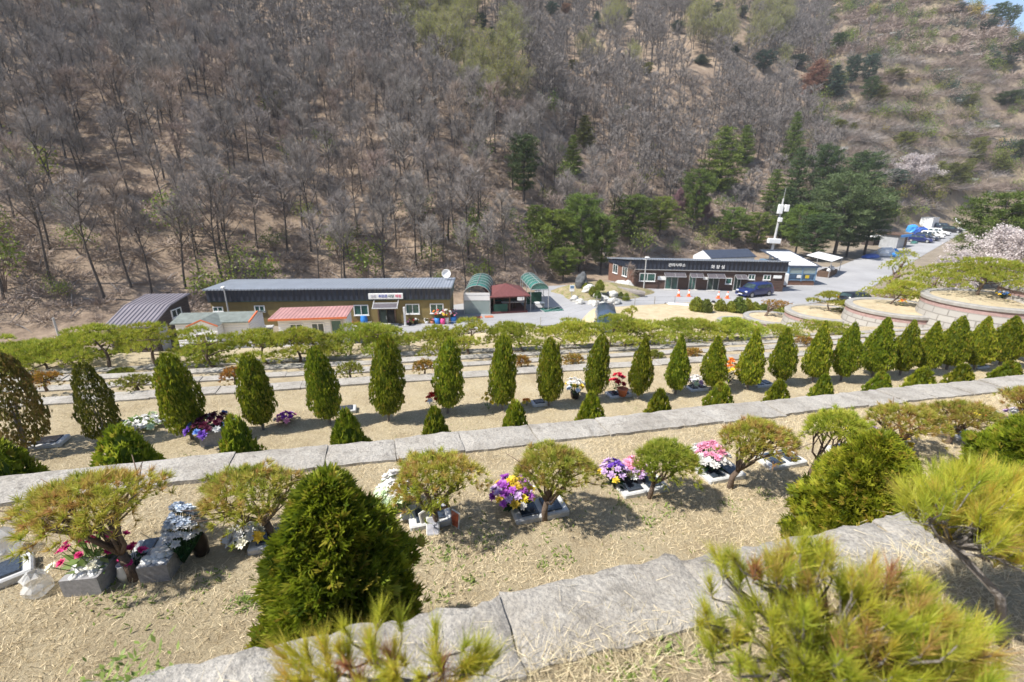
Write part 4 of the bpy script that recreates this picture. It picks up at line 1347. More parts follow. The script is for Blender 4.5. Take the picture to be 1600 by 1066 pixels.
def window(parent, x, z, w, h, y=0.0, rz=0.0, glass='pane', two=True, mat='white_paint', off=(0, 0)):
    """white framed sliding window lying on the plane y, facing -y, turned rz about (off)"""
    fr = MB()
    k = .075
    c_, s_ = math.cos(rz), math.sin(rz)

    def P(a, b_, z_):
        return (off[0] + a * c_ - b_ * s_, off[1] + a * s_ + b_ * c_, z_)
    for (a, zz, sw, sh) in ((x, z + h / 2 - k / 2, w, k), (x, z - h / 2 + k / 2, w, k), (x - w / 2 + k / 2, z, k, h - 2 * k), (x + w / 2 - k / 2, z, k, h - 2 * k)) + (((x, z, k * .8, h - 2 * k),) if two else ()):
        fr.box(P(a, y - .03, zz), (sw, .09, sh), rz)
    o = child(parent, "window", fr, M[mat])
    child(o, "pane", MB().box(P(x, y - .015, z), (w - 2 * k, .03, h - 2 * k), rz), M[glass])
    child(o, "sill", MB().box(P(x, y - .06, z - h / 2 - .03), (w + .08, .14, .05), rz), M[mat])
    return o


def plane_dims(pl, pr):
    d = pr[:2] - pl[:2]
    return float(np.hypot(*d)), math.atan2(d[1], d[0])


# --- long olive restaurant
pr = road(704, 506)
uR = pr[:2] @ US
vF = pr[:2] @ VS
# left corner on the same frontage line
zt1 = hz(list(uv(uR, vF)), 448)
zf1 = hz(list(uv(uR, vF)), 466.5)
D1 = 4.4
_l = rayd(324, 451.5)
p0 = np.array([0, 0, CZ]) + _l * ((zt1 - CZ) / _l[2])
p0[2] = 0.0
L1 = float(np.hypot(pr[0] - p0[0], pr[1] - p0[1]))
AZ1 = math.atan2(pr[1] - p0[1], pr[0] - p0[0])
E1, N1 = np.array([math.cos(AZ1), math.sin(AZ1)]), np.array([-math.sin(AZ1), math.cos(AZ1)])


def b1(x, y=0.0):
    return p0[:2] + E1 * x + N1 * y


B1 = thing("restaurant_building", "long olive walled building with a navy fascia and grey sheet roof", "building", p0, AZ1)
w = MB()
w.box((L1 / 2, D1 / 2, zf1 / 2 - .3), (L1, D1, zf1 + .6))
child(B1, "wall", w, M['olive_wall'])
child(B1, "fascia", MB().box((L1 / 2, -.02 + D1 / 2, (zf1 + zt1) / 2 - .07), (L1 + .25, D1 + .3, zt1 - zf1 - .1)), M['navy_rib'])
rf = MB()
zr = max(zt1 + .05, hz(b1(L1, 4.6), 438.3))
for s_ in (0,):
    rf.prism([(-.3, -.32, zt1), (-.3, D1 + .2, zr), (-.3, D1 + .2, zr - .12), (-.3, -.32, zt1 - .12)], (L1 + .6, 0, 0))
child(B1, "roof", rf, M['roof_grey'])


def lx(px, z, yoff=0.0):       # place along the frontage that shows in picture column px at height z
    a, b_ = -2.0, L1 + 4
    for _ in range(50):
        m_ = (a + b_) / 2
        x, y = b1(m_, yoff)
        f = y * math.cos(PIT) - (z - CZ) * math.sin(PIT)
        if 800 + F * x / f < px:
            a = m_
        else:
            b_ = m_
    return a


fr = MB().box((L1 / 2, -.12, zf1 - .05), (L1 + .1, .16, .10))
child(B1, "trim", fr, M['door_dark'])
for (xa, xb, ya, yb) in ((333, 349, 479.5, 487), (398, 414, 477.5, 487), (553, 576, 476.5, 492.5), (634, 655.5, 475, 490.5), (672, 693, 474.5, 489.5)):
    zm = hz(b1(lx((xa + xb) / 2, 1.5)), (ya + yb) / 2)
    za, zb = hz(b1(lx((xa + xb) / 2, 1.5)), ya), hz(b1(lx((xa + xb) / 2, 1.5)), yb)
    window(B1, lx((xa + xb) / 2, zm), zm, lx(xb, zm) - lx(xa, zm), za - zb, 0, 0, 'pane_green')
xd = lx(605, 1.0)
dw = lx(617.5, 1.0) - lx(593, 1.0)
dh = hz(b1(xd), 483)
dr = child(B1, "door", MB().box((xd - dw * .25, -.03, dh / 2), (dw * .46, .1, dh)), M['door_dark'])
child(dr, "handle", MB().box((xd - dw * .05, -.11, dh * .48), (.04, .05, .35)), M['steel'])
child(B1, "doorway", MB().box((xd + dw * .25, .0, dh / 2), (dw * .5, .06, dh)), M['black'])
df = MB()
for a in (-dw / 2 - .05, dw / 2 + .05):
    df.box((xd + a, -.06, dh / 2), (.1, .2, dh))
df.box((xd, -.06, dh + .05), (dw + .2, .2, .1))
child(B1, "door_frame", df, M['timber'])
child(B1, "doorstep", MB().box((xd, -.45, .08), (dw + .7, .7, .16), bev=.02), M['granite'])
aw = MB()
ax0, ax1 = lx(585, 2.2), lx(624.5, 2.2)
za0, za1 = zf1 + .0, zf1 - .62
for xx in (ax0 + .06, ax1 - .06):
    aw.tube([(xx, -.12, za0), (xx, -1.15, za1)], .06, 6)
for q in (0.0, .42, 1.0):
    aw.tube([(ax0, -.12 - 1.03 * q, za0 + (za1 - za0) * q), (ax1, -.12 - 1.03 * q, za0 + (za1 - za0) * q)], .05, 6)
o = child(B1, "awning", aw, M['steel'])
child(o, "sheet", MB().prism([(ax0 + .06, -.57, za0 + (za1 - za0) * .44), (ax0 + .06, -1.12, za1 + .03), (ax1 - .06, -1.12, za1 + .03), (ax1 - .06, -.57, za0 + (za1 - za0) * .44)], (0, .01, .015)), M['awning'])
sx0, sx1 = lx(577, zf1 + .4), lx(630.5, zf1 + .4)
sz = (hz(b1(sx0), 457.8), hz(b1(sx0), 466.5))
S1 = thing("shop_sign", "long white sign board with coloured lettering above the olive building's doorway", "sign", (p0[0], p0[1], 0), AZ1)
child(S1, "board", MB().box(((sx0 + sx1) / 2, -.30, sum(sz) / 2), (sx1 - sx0, .16, sz[0] - sz[1]), bev=.02), M['white_paint'])
M['ink_blue'] = plain('ink_blue', (.05, .08, .42), .5, 5, .05)
M['ink_grey'] = plain('ink_grey', (.10, .16, .17), .5, 5, .05)
M['ink_pink'] = plain('ink_pink', (.70, .10, .20), .5, 5, .05)
M['ink_pale'] = plain('ink_pale', (.45, .42, .50), .5, 5, .05)
sw, sh = sx1 - sx0, sz[0] - sz[1]
for (s, fr_, mt, k) in (("인천", .145, 'ink_pale', .50), ("추모관", .42, 'ink_blue', .58), ("식당", .655, 'ink_grey', .58), ("매점", .865, 'ink_pink', .58)):
    text_on(S1, s, s, sh * k, (sx0 + sw * fr_, -.39, sum(sz) / 2), (R(90), 0, 0), mt)
# satellite dish on the roof
dx = lx(693, zt1)
t = thing("satellite_dish", "white satellite dish on the olive building's roof end", "dish", tuple(b1(dx, 3.4)) + (zr - .12,), AZ1)
db = MB().lathe((0, 0, 0), [(0, .0), (.2, .02), (.36, .09), (.45, .18)], 20)
V = db.c[0][0]
V = np.stack([V[:, 0], -V[:, 2] * .9 + V[:, 1] * .25, V[:, 1] * .97 + V[:, 2] * .2 + .72], 1)
db.c[0] = (V,) + db.c[0][1:]
o = child(t, "reflector", db, M['white_paint'], True)
o.modifiers.new("thick", 'SOLIDIFY').thickness = .015
child(t, "mast", MB().cyl((0, .08, -.1), .03, .8, 8), M['steel'])

# things in front of the restaurant
q = on_road(570, 508)
t = thing("barrel", "blue plastic barrel against the olive wall", "barrel", road(570, 507.5), 0)
child(t, "body", MB().lathe((0, 0, 0), [(0, 0), (.3, 0), (.34, .25), (.31, .3), (.35, .36), (.35, .62), (.31, .66), (.34, .9), (.3, .95), (0, .95)], 18), M['blue_plastic'], True)
t = thing("bucket", "white plastic tub beside the blue barrel", "tub", road(578, 507), 0)
child(t, "body", MB().lathe((0, 0, 0), [(0, 0), (.22, 0), (.28, .35), (.30, .36), (.25, .36), (.2, .05)], 14), M['white_paint'], True)
t = thing("bucket", "orange plastic tub beside the olive wall near the blue barrel", "tub", road(556, 508), 0)
child(t, "body", MB().lathe((0, 0, 0), [(0, 0), (.24, 0), (.32, .36), (.34, .37), (.28, .36), (.2, .05)], 14), M['orange_trim'], True)
t = thing("notice_post", "white standing post sign beside the restaurant doorway", "sign", road(633.5, 510.5), AZ)
child(t, "post", MB().box((0, 0, .95), (.2, .12, 1.9), bev=.02), M['white_paint'])
child(t, "foot", MB().box((0, 0, .06), (.6, .4, .12), bev=.02), M['granite'])
POTS = [(640, 509, .22, 'black', [('p_pink', 6)], "black pot with few pink blooms by the post sign"), (650, 507, .2, 'black', [('p_white', 6), ('p_red', 2)], "black pot with white and red blooms by the post sign"), (667, 506, .22, 'white_paint', [('p_white', 8)], "white pot with white blooms in front of the olive wall"),
        (676, 506, .22, 'terracotta', [('p_pink', 8), ('p_red', 5)], "pot with pink and red blooms in front of the olive wall"), (684, 506.5, .30, 'blue_plastic', [('p_orange', 8), ('p_red', 8)], "blue tub filled with red orange artificial flowers"),
        (692, 507, .26, 'pink_plastic', [('p_white', 10), ('p_yellow', 10), ('p_pink', 6)], "pink tub filled with white and yellow artificial flowers"), (698, 505.5, .28, 'white_paint', [('p_red', 8), ('p_yellow', 12), ('p_white', 8)], "white tub of yellow and white artificial flowers"),
        (703, 504.5, .28, 'black', [('p_white', 14), ('p_lilac', 6), ('p_red', 8)], "dark tub topped by red, lilac and white artificial flowers"), (708, 504.5, .34, 'blue_plastic', [('p_pink', 4)], "blue tub at the corner of the olive building")]
for i, (px, py, r_, mt, hd, lab) in enumerate(POTS):
    big = i >= 4
    rng = np.random.default_rng(600 + i)
    t = thing("flower_tub", lab, "flower tub", road(px, py), 0, "artificial flower tubs outside the olive building")
    ph = .62 if big else .3
    child(t, "tub", MB().lathe((0, 0, 0), [(0, 0), (r_ * .8, 0), (r_, ph), (r_ * .92, ph), (0, ph - .05)], 14), M[mt], True)
    for mat, k in hd:
        fb = MB()
        for _ in range(k):
            a, q = rng.uniform(0, 6.28), math.sqrt(rng.random()) * (.46 if big else .3)
            flower_head(fb, np.array([math.cos(a) * q, math.sin(a) * q, ph + (.35 if big else .15) + rng.uniform(0, .55 if big else .2) - q * .3]), .13, rng, nrm(np.array([math.cos(a) * q, math.sin(a) * q, .4])), 9)
        child(t, "blossoms", fb, M[mat])
    lb = MB()
    for _ in range(16):
        a, q = rng.uniform(0, 6.28), rng.uniform(.0, .35)
        lb.tube([(math.cos(a) * .1, math.sin(a) * .1, ph - .1), (math.cos(a) * q, math.sin(a) * q, ph + .45 if big else ph + .2)], .015, 4)
    child(t, "stems", lb, M['leaf_green'])

# --- brown sheet shed
za = 2.2
pl, prr = None, None


def plumb(px, py, z):
    r = rayd(px, py)
    return np.array([0, 0, CZ]) + r * ((z - CZ) / r[2])


e0, e1 = plumb(159.5, 514, 2.2), plumb(237, 512.5, 2.2)
W2, a2 = plane_dims(e0, e1)
S2 = thing("metal_shed", "brown shed with a two pitch ribbed sheet roof standing past the white houses", "shed", (e0[0], e0[1], 0), a2)
prof = [(0, 2.2), (2.7, 3.3), (5.4, 3.65)]
wl = MB()
wl.prism([(.12, .25, -.6), (.12, .25, 2.2), (.12, 2.7, 3.22), (.12, 5.2, 3.54), (.12, 5.2, -.6)], (W2 - .24, 0, 0))
child(S2, "wall", wl, M['dark_brown'])
rf = MB()
for (ya, z0_), (yb, z1_) in zip(prof[:-1], prof[1:]):
    rf.prism([(0, ya, z0_), (0, yb, z1_), (0, yb, z1_ + .1), (0, ya, z0_ + .1)], (W2, 0, 0))
child(S2, "roof", rf, M['brown_roof'])
window(S2, 3.3, 2.55, 1.3, .7, 0, R(90), 'pane', True, 'white_paint', (W2 - .12, 0))
window(S2, 4.5, 1.5, .7, .55, 0, R(90), 'pane', False, 'white_paint', (W2 - .12, 0))
d = child(S2, "door", MB().box((W2 - .1, 1.3, 1.0), (.06, 1.0, 2.0)), M['sheet_grey'])

# --- white house with the green roof
e0, e1 = plumb(266, 507, 2.35), plumb(390, 503.5, 2.35)
W3, a3 = plane_dims(e0, e1)
H3 = thing("white_house", "small white house with a green roof and orange edged gable dormer", "house", (e0[0], e0[1], 0), a3)
D3 = 3.2
zr3 = hz((e0[0] + VS[0] * D3 / 2, e0[1] + VS[1] * D3 / 2), 493)
zr3 = min(max(zr3, 2.75), 3.4)
wl = MB().box((W3 / 2, D3 / 2, .85), (W3 - .4, D3 - .4, 3.0 - .0))
wl.prism([(W3 - .2, .2, 2.34), (W3 - .2, D3 / 2, zr3 - .02), (W3 - .2, D3 - .2, 2.34)], (-.2, 0, 0))
child(H3, "wall", wl, M['white_wall'])
rf = MB()
rf.prism([(0, -.1, 2.33), (0, D3 / 2, zr3), (0, D3 + .1, 2.33), (0, D3 + .1, 2.43), (0, D3 / 2, zr3 + .1), (0, -.1, 2.43)], (W3, 0, 0))
child(H3, "roof", rf, M['green_roof'])
gx = W3 * .47
dm = MB()
dm.prism([(gx - 1.05, -.9, 2.3), (gx, -.9, 2.78), (gx, -.9, 2.88), (gx - 1.15, -.9, 2.36)], (0, D3 / 2 + .6, 0))
dm.prism([(gx + 1.05, -.9, 2.3), (gx + 1.15, -.9, 2.36), (gx, -.9, 2.88), (gx, -.9, 2.78)], (0, D3 / 2 + .6, 0))
dd = child(H3, "dormer", dm, M['green_roof'])
child(dd, "trim", MB().prism([(gx - 1.15, -.93, 2.30), (gx - 1.15, -.93, 2.40), (gx, -.93, 2.90), (gx + 1.15, -.93, 2.40), (gx + 1.15, -.93, 2.30), (gx, -.93, 2.80)], (0, .025, 0)), M['orange_trim'])
child(dd, "gable", MB().prism([(gx - 1.05, -.8, 2.28), (gx, -.8, 2.77), (gx + 1.05, -.8, 2.28)], (0, 1.2, 0)), M['white_paint'])
child(H3, "porch", MB().box((gx, -.35, 1.1), (2.0, .9, 2.3)), M['white_wall'])
window(H3, gx + .1, 1.45, 1.5, .62, -.80, 0, 'pane')
child(H3, "ridge_cap", MB().prism([(W3 - .05, -.12, 2.33), (W3 - .05, D3 / 2, zr3 + .02), (W3 - .05, D3 / 2, zr3 + .13), (W3 - .05, -.12, 2.45)], (.1, 0, 0)), M['orange_trim'])

# --- white house with the faded red roof
e0, e1 = plumb(420, 499, 2.5), plumb(542.5, 495, 2.5)
W4, a4 = plane_dims(e0, e1)
H4 = thing("white_house", "small white house with a faded red sheet roof in front of the olive building", "house", (e0[0], e0[1], 0), a4)
D4 = 2.6
child(H4, "wall", MB().box((W4 / 2 + .1, D4 / 2 + .25, 1.0), (W4 - .75, D4 - .3, 2.8)), M['white_wall'])
child(H4, "roof", MB().prism([(0, -.2, 2.45), (0, D4 + .2, 2.66), (0, D4 + .2, 2.76), (0, -.2, 2.55)], (W4, 0, 0)), M['pink_roof'])
child(H4, "fascia", MB().box((W4 / 2, -.22, 2.47), (W4, .04, .16)), M['orange_trim'])
k4 = W4 / 122.5
window(H4, (458 - 420) * k4, 1.55, 21 * k4, 17 * k4, .40, 0, 'pane')
window(H4, (492 - 420) * k4, 1.55, 21 * k4, 17 * k4, .40, 0, 'pane')
d = child(H4, "door", MB().box((522 * k4 - 420 * k4, .38, 1.05), (15 * k4, .07, 2.1)), M['pane_green'])
child(d, "door_frame", MB().box((513.6 * k4 - 420 * k4, .36, 1.05), (.08, .1, 2.1)).box((530.4 * k4 - 420 * k4, .36, 1.05), (.08, .1, 2.1)).box((522 * k4 - 420 * k4, .36, 2.14), (17.6 * k4, .1, .08)), M['steel'])
child(H4, "downpipe", MB().cyl((W4 - .45, .3, 0), .05, 2.45, 8), M['steel'])
t = thing("wash_bench", "low grey concrete wash stand between the two white houses", "wash stand", road(408, 524), AZ)
child(t, "slab", MB().box((0, 0, .72), (2.2, .8, .12), bev=.02), M['granite'])
child(t, "base", MB().box((0, .1, .33), (1.9, .5, .66)), M['planter'])
child(t, "basin", MB().box((.1, -.1, .84), (.7, .5, .12), bev=.03), M['white_paint'])

# --- shelters: glazed arch, maroon pavilion, open arch
def arch_shelter(name, lab, pl_, pr_, depth, hside, mats, gable, sides):
    W_, a_ = plane_dims(pl_, pr_)
    t = thing(name, lab, "shelter", (pl_[0], pl_[1], 0), a_)
    n = 10
    th = np.linspace(math.pi, 0, n + 1)
    rise = W_ * .36
    arc = [(W_ / 2 + W_ / 2 * math.cos(q), hside + rise * math.sin(q)) for q in th]
    sh = MB()
    fs, V = [], []
    ys = np.linspace(0, depth, 6)
    for y in ys:
        V += [(x, y, z) for x, z in arc]
    for j in range(5):
        for i in range(n):
            fs.append((j * (n + 1) + i, j * (n + 1) + i + 1, (j + 1) * (n + 1) + i + 1, (j + 1) * (n + 1) + i))
    o = child(t, "arched_roof", sh.add(V, fs), M[mats[0]], True)
    o.modifiers.new("thick", 'SOLIDIFY').thickness = .012
    fr = MB()
    for y in ys:
        fr.tube([(x, y, z + .02) for x, z in arc], .035, 5)
    for i in (0, n // 2, n):
        fr.tube([(arc[i][0], 0, arc[i][1] + .03), (arc[i][0], depth, arc[i][1] + .03)], .035, 5)
    for y in ys[::2] if len(ys) > 4 else ys:
        for x in (0, W_):
            fr.tube([(x, y, -.1), (x, y, hside)], .04, 6)
    for x in (0, W_):
        fr.tube([(x, depth, -.1), (x, depth, hside)], .04, 6)
        fr.tube([(x, 0, hside * .5), (x, depth, hside * .5)], .025, 5)
    fr.tube([(0, 0, hside), (W_, 0, hside)], .04, 5)
    child(t, "frame", fr, M['steel'])
    if gable:
        child(t, "gable", MB().prism([(x, .02, z) for x, z in arc], (0, .02, 0)), M[gable])
    for (nm, q, mt) in sides:
        child(t, nm, MB().prism(q(W_, depth, hside), (0.0, .015, 0) if nm != 'side_curtain' else (.015, 0, 0)), M[mt])
    return t, W_


pA, pB = road(725.5, 491.5), road(766, 491.5)
arch_shelter("arched_shelter", "arched greenhouse shelter with clear walls next to the olive building", pA, pB, 7.5, 2.05, ('teal_sheet',), None,
             [("front_curtain", lambda w_, d_, h_: [(0.04, 0, 0), (w_ - .04, 0, 0), (w_ - .04, 0, h_ - .55), (.04, 0, h_ - .55)], 'clear_curtain'), ("header", lambda w_, d_, h_: [(0.04, -.02, h_ - .55), (w_ - .04, -.02, h_ - .55), (w_ - .04, -.02, h_ + .25), (.04, -.02, h_ + .25)], 'white_paint'),
              ("side_curtain", lambda w_, d_, h_: [(0, 0, 0), (0, d_, 0), (0, d_, h_), (0, 0, h_)], 'clear_curtain'), ("side_curtain", lambda w_, d_, h_: [(w_ - .02, 0, 0), (w_ - .02, d_, 0), (w_ - .02, d_, h_), (w_ - .02, 0, h_)], 'teal_dark')])
t = thing("garden_table", "pale green table inside the arched greenhouse shelter", "table", road(747, 486), .2)
child(t, "tabletop", MB().box((0, 0, .72), (1.7, .8, .05), bev=.015), M['teal_sheet'])
for sx_ in (-.7, .7):
    child(t, "leg", MB().box((sx_, 0, .35), (.06, .6, .7)), M['steel'])

# maroon hipped pavilion
p1, p2 = road(771, 491), road(822, 488.5)
W5, a5 = plane_dims(p1, p2)
zE = hz(p1, 463)
zP = hz(p1 + np.array([VS[0] * 2.2, VS[1] * 2.2, 0]), 444)
P5 = thing("pavilion", "open timber pavilion with a maroon hipped roof between the arched shelters", "pavilion", (p1[0], p1[1], 0), a5)
D5 = 4.6
o_ = .38
rf = MB()
A5 = [(-o_, -o_, zE), (W5 + o_, -o_, zE), (W5 + o_, D5 + o_, zE), (-o_, D5 + o_, zE), (W5 / 2, D5 / 2, zP)]
rf.add(A5, [(0, 1, 4), (1, 2, 4), (2, 3, 4), (3, 0, 4)])
rf.add([(a, b_, c - .12) for a, b_, c in A5[:4]] + A5[:4], [(3, 2, 1, 0), (0, 1, 5, 4), (1, 2, 6, 5), (2, 3, 7, 6), (3, 0, 4, 7)])
child(P5, "roof", rf, M['maroon'])
for x in (.1, W5 / 2, W5 - .1):
    for y in (.1, D5 - .1):
        child(P5, "post", MB().box((x, y, zE / 2 - .06), (.13, .13, zE - .12)), M['timber'])
child(P5, "deck", MB().box((W5 / 2, D5 / 2, .12), (W5 + .3, D5 + .3, .24)), M['maroon'])
child(P5, "railing", MB().box((W5 / 2, D5 - .1, .75), (W5 - .3, .05, .5)).box((.08, D5 / 2, .75), (.05, D5 - .4, .5)).box((W5 * .25, .06, .7), (W5 * .42, .05, .45)), M['timber'])
child(P5, "net_screen", MB().box((W5 * .22, .0, .6), (W5 * .42, .02, .9)), M['net_green'])
child(P5, "net_screen", MB().box((W5 / 2, D5 + .1, .9), (W5, .02, 1.4)), M['net_green'])
for k, (px, py) in enumerate(((793, 485.5), (812, 484.5))):
    t = thing("garden_table", "white topped table under the maroon pavilion" if k == 0 else "white topped table behind the pavilion's corner post", "table", road(px, py) + [0, 0, .24], a5)
    child(t, "tabletop", MB().box((0, 0, .7), (1.3, .7, .05), bev=.015), M['white_paint'])
    for sx_ in (-.55, .55):
        child(t, "leg", MB().box((sx_, 0, .34), (.06, .5, .68)), M['timber'])
pA, pB = road(829, 487), road(856.5, 486)
arch_shelter("arched_shelter", "open arched shelter with a green end panel beside the maroon pavilion", pA, pB, 6.5, 2.35, ('teal_sheet',), 'teal_sheet',
             [("net_screen", lambda w_, d_, h_: [(0.0, d_ * .5, 0.05), (w_ - .04, d_ * .5, 0.05), (w_ - .04, d_ * .5, h_ * .6), (.0, d_ * .5, h_ * .6)], 'net_green')])
t = thing("garden_table", "white table inside the open arched shelter", "table", road(842, 483), .2)
child(t, "tabletop", MB().box((0, 0, .72), (1.2, .7, .05), bev=.015), M['white_paint'])
for sx_ in (-.5, .5):
    child(t, "leg", MB().box((sx_, 0, .35), (.06, .5, .7)), M['steel'])
kind(MB().box(tuple(road(862, 484.5) + [0, 0, .07]), (2.2, 1.6, .03), .3).build("ground_sheet", M['teal_sheet']), "structure")
t = bpy.data.objects["ground_sheet"]
del t["kind"]
tag(t, "green plastic sheet lying on the road beside the open arched shelter", "sheet")
for k, (px, py) in enumerate(((747, 497), (764, 496))):
    t = thing("floor_mat", "red brown mat on the road, %s" % ("nearer the olive building" if k == 0 else "nearer the maroon pavilion"), "mat", road(px, py) + [0, 0, .055], a5)
    child(t, "mat", MB().box((0, 0, .02), (.85, .7, .04), bev=.01), M['terracotta'])

# --- dark brown office building across the parking lot
b0, b1 = road(989, 451), road(1222, 456.5)
W6, a6 = plane_dims(b0, b1)
D6 = 7.0
zt6, zf6 = hz(b0, 405.5), hz(b0, 420.5)
B6 = thing("office_building", "long dark brown building with navy fascia and four small door awnings", "building", (b0[0], b0[1], 0), a6)
BV = (-2.7, 6.2, 0)
child(B6, "wall", MB().prism([(0, 0, -.4), (W6, 0, -.4), (W6, 0, zf6), (0, 0, zf6)], BV), M['brown_clad'])
child(B6, "side_wall", MB().prism([(-.06, .0, -.39), (-.005, 0, -.39), (-.005, 0, zf6 - .02), (-.06, 0, zf6 - .02)], BV), M['brick_brown'])
sd = MB().prism([(-.2, -.15, zf6), (-.2, -.15, zt6), (-2.9, 6.2, zf6 + .45), (-2.9, 6.2, zf6)], (W6 + .3, 0, 0))
child(B6, "fascia", sd, M['navy_rib'])
child(B6, "roof", MB().prism([(-.35, -.35, zt6 + .005), (-.35, -.35, zt6 + .16), (-3.1, 6.4, zf6 + .63), (-3.1, 6.4, zf6 + .47)], (W6 + .6, 0, 0)), M['roof_grey'])
child(B6, "trim", MB().box((W6 / 2, -.17, zf6 - .02), (W6 + .1, .1, .09)), M['steel'])
e6 = np.array([math.cos(a6), math.sin(a6)])


def lx6(px, z):
    a, b_ = -2.0, W6 + 4
    for _ in range(50):
        m_ = (a + b_) / 2
        x, y = b0[:2] + e6 * m_
        f = y * math.cos(PIT) - (z - CZ) * math.sin(PIT)
        if 800 + F * x / f < px:
            a = m_
        else:
            b_ = m_
    return a


def hz6(x, py):
    return hz(b0[:2] + e6 * x, py)


for (xa, xb, ya, yb, two) in ((999, 1024, 427, 439.5, True), (1134, 1144, 434.5, 444, False), (1168.5, 1179, 429, 437, True), (1192, 1203.5, 429.5, 437.5, True)):
    x_ = lx6((xa + xb) / 2, 1.6)
    window(B6, x_, (hz6(x_, ya) + hz6(x_, yb)) / 2, lx6(xb, 1.6) - lx6(xa, 1.6), hz6(x_, ya) - hz6(x_, yb), 0, 0, 'pane_green', two)
for y_ in (2.2, 4.8):
    window(B6, y_ * -1, 1.9, 1.3, 1.25, 0, math.atan2(-6.2, 2.7), 'pane', True, 'white_paint', (-.06, 0))
for (xa, xb, ya, yb, da, db_) in ((1038, 1070.5, 426, 432.5, 1040, 1058), (1078, 1098, 427, 433.5, 1077, 1086), (1105, 1132, 428, 434.5, 1106, 1122), (1149, 1166, 429.5, 436, 1147, 1156)):
    x0_, x1_ = lx6(xa, 2.2), lx6(xb, 2.2)
    zh_ = hz6(x0_, ya)
    aw = MB()
    aw.prism([(x0_, -.06, zh_), (x0_, -.95, zh_ - .38), (x1_, -.95, zh_ - .38), (x1_, -.06, zh_)], (0, .01, .02))
    o = child(B6, "awning", aw, M['awning'])
    fr = MB().tube([(x0_, -.95, zh_ - .38), (x1_, -.95, zh_ - .38)], .04, 5).tube([(x0_, -.06, zh_ + .02), (x1_, -.06, zh_ + .02)], .035, 5)
    for q in (0, .5, 1):
        fr.tube([(x0_ + (x1_ - x0_) * q, -.06, zh_), (x0_ + (x1_ - x0_) * q, -.95, zh_ - .37)], .03, 5)
    child(o, "frame", fr, M['steel'])
    d0_, d1_ = lx6(da, 1.0), lx6(db_, 1.0)
    d_ = child(B6, "door", MB().box(((d0_ + d1_) / 2, -.02, 1.0), (d1_ - d0_, .07, 2.0)), M['pane_green' if xa < 1100 else 'door_dark'])
    child(d_, "door_frame", MB().box((d0_ - .04, -.04, 1.02), (.08, .12, 2.04)).box((d1_ + .04, -.04, 1.02), (.08, .12, 2.04)).box(((d0_ + d1_) / 2, -.04, 2.05), (d1_ - d0_, .12, .08)).box(((d0_ + d1_) / 2, -.05, 1.0), (.05, .06, 1.96)), M['steel'])
    child(B6, "doorstep", MB().box(((d0_ + d1_) / 2, -.5, .06), (d1_ - d0_ + .4, .8, .12), bev=.02), M['granite'])
for (pxc, s, pyc, hpx) in ((1057, "관리사무소", 414.3, 4.6), (1121, "화 장 실", 417.2, 5.0)):
    x_ = lx6(pxc, zf6 + .4)
    z_ = hz6(x_, pyc)
    text_on(B6, s, s, hpx / F * 63 * 1.15, (x_, -.22, z_), (R(90), 0, 0), 'white_paint')
for k, (xa, xb, ya, yb, nm) in enumerate(((1028, 1041, 431.5, 437.5, "white notice board beside the first door awning"), (1099, 1106, 433, 437, "small white sign plate between two door awnings"), (1208, 1221, 430.5, 435, "long white sign plate near the corner of the brown building"))):
    x_ = lx6((xa + xb) / 2, 1.9)
    t = thing("wall_sign", nm, "sign", (b0[0], b0[1], 0), a6)
    child(t, "board", MB().box((x_, -.09, (hz6(x_, ya) + hz6(x_, yb)) / 2), (lx6(xb, 1.9) - lx6(xa, 1.9), .05, hz6(x_, ya) - hz6(x_, yb)), bev=.01), M['white_paint'])

# --- small slate roofed house behind
g0 = at(1108, 406, 72)
e0, e1 = g0, at(1178, 409, 74)
W7, a7 = plane_dims(e0, e1)
zb7 = min(Hs(e0[0], e0[1]), Hs(e1[0], e1[1]), 1.5) - .5
zE7 = hz(e0, 404)
B7 = thing("gabled_house", "white gabled house with a dark slate roof behind the brown building", "house", (e0[0], e0[1], zb7), a7)
zz = zE7 - zb7
D7 = 4.2
rz7 = hz((e0[0], e0[1] + D7 / 2), 392) - zb7
wl = MB().box((W7 / 2, D7 / 2, zz / 2), (W7, D7, zz))
wl.prism([(0, 0, zz), (0, D7 / 2, rz7), (0, D7, zz)], (W7, 0, 0))
child(B7, "wall", wl, M['white_paint'])
rf = MB()
rf.prism([(.25, -.2, zz - .03), (.25, D7 / 2, rz7 + .02), (.25, D7 / 2, rz7 + .12), (.25, -.2, zz + .07)], (W7, 0, 0))
rf.prism([(.25, D7 / 2, rz7 + .02), (.25, D7 + .2, zz - .03), (.25, D7 + .2, zz + .07), (.25, D7 / 2, rz7 + .12)], (W7, 0, 0))
child(B7, "roof", rf, M['navy_flat'])

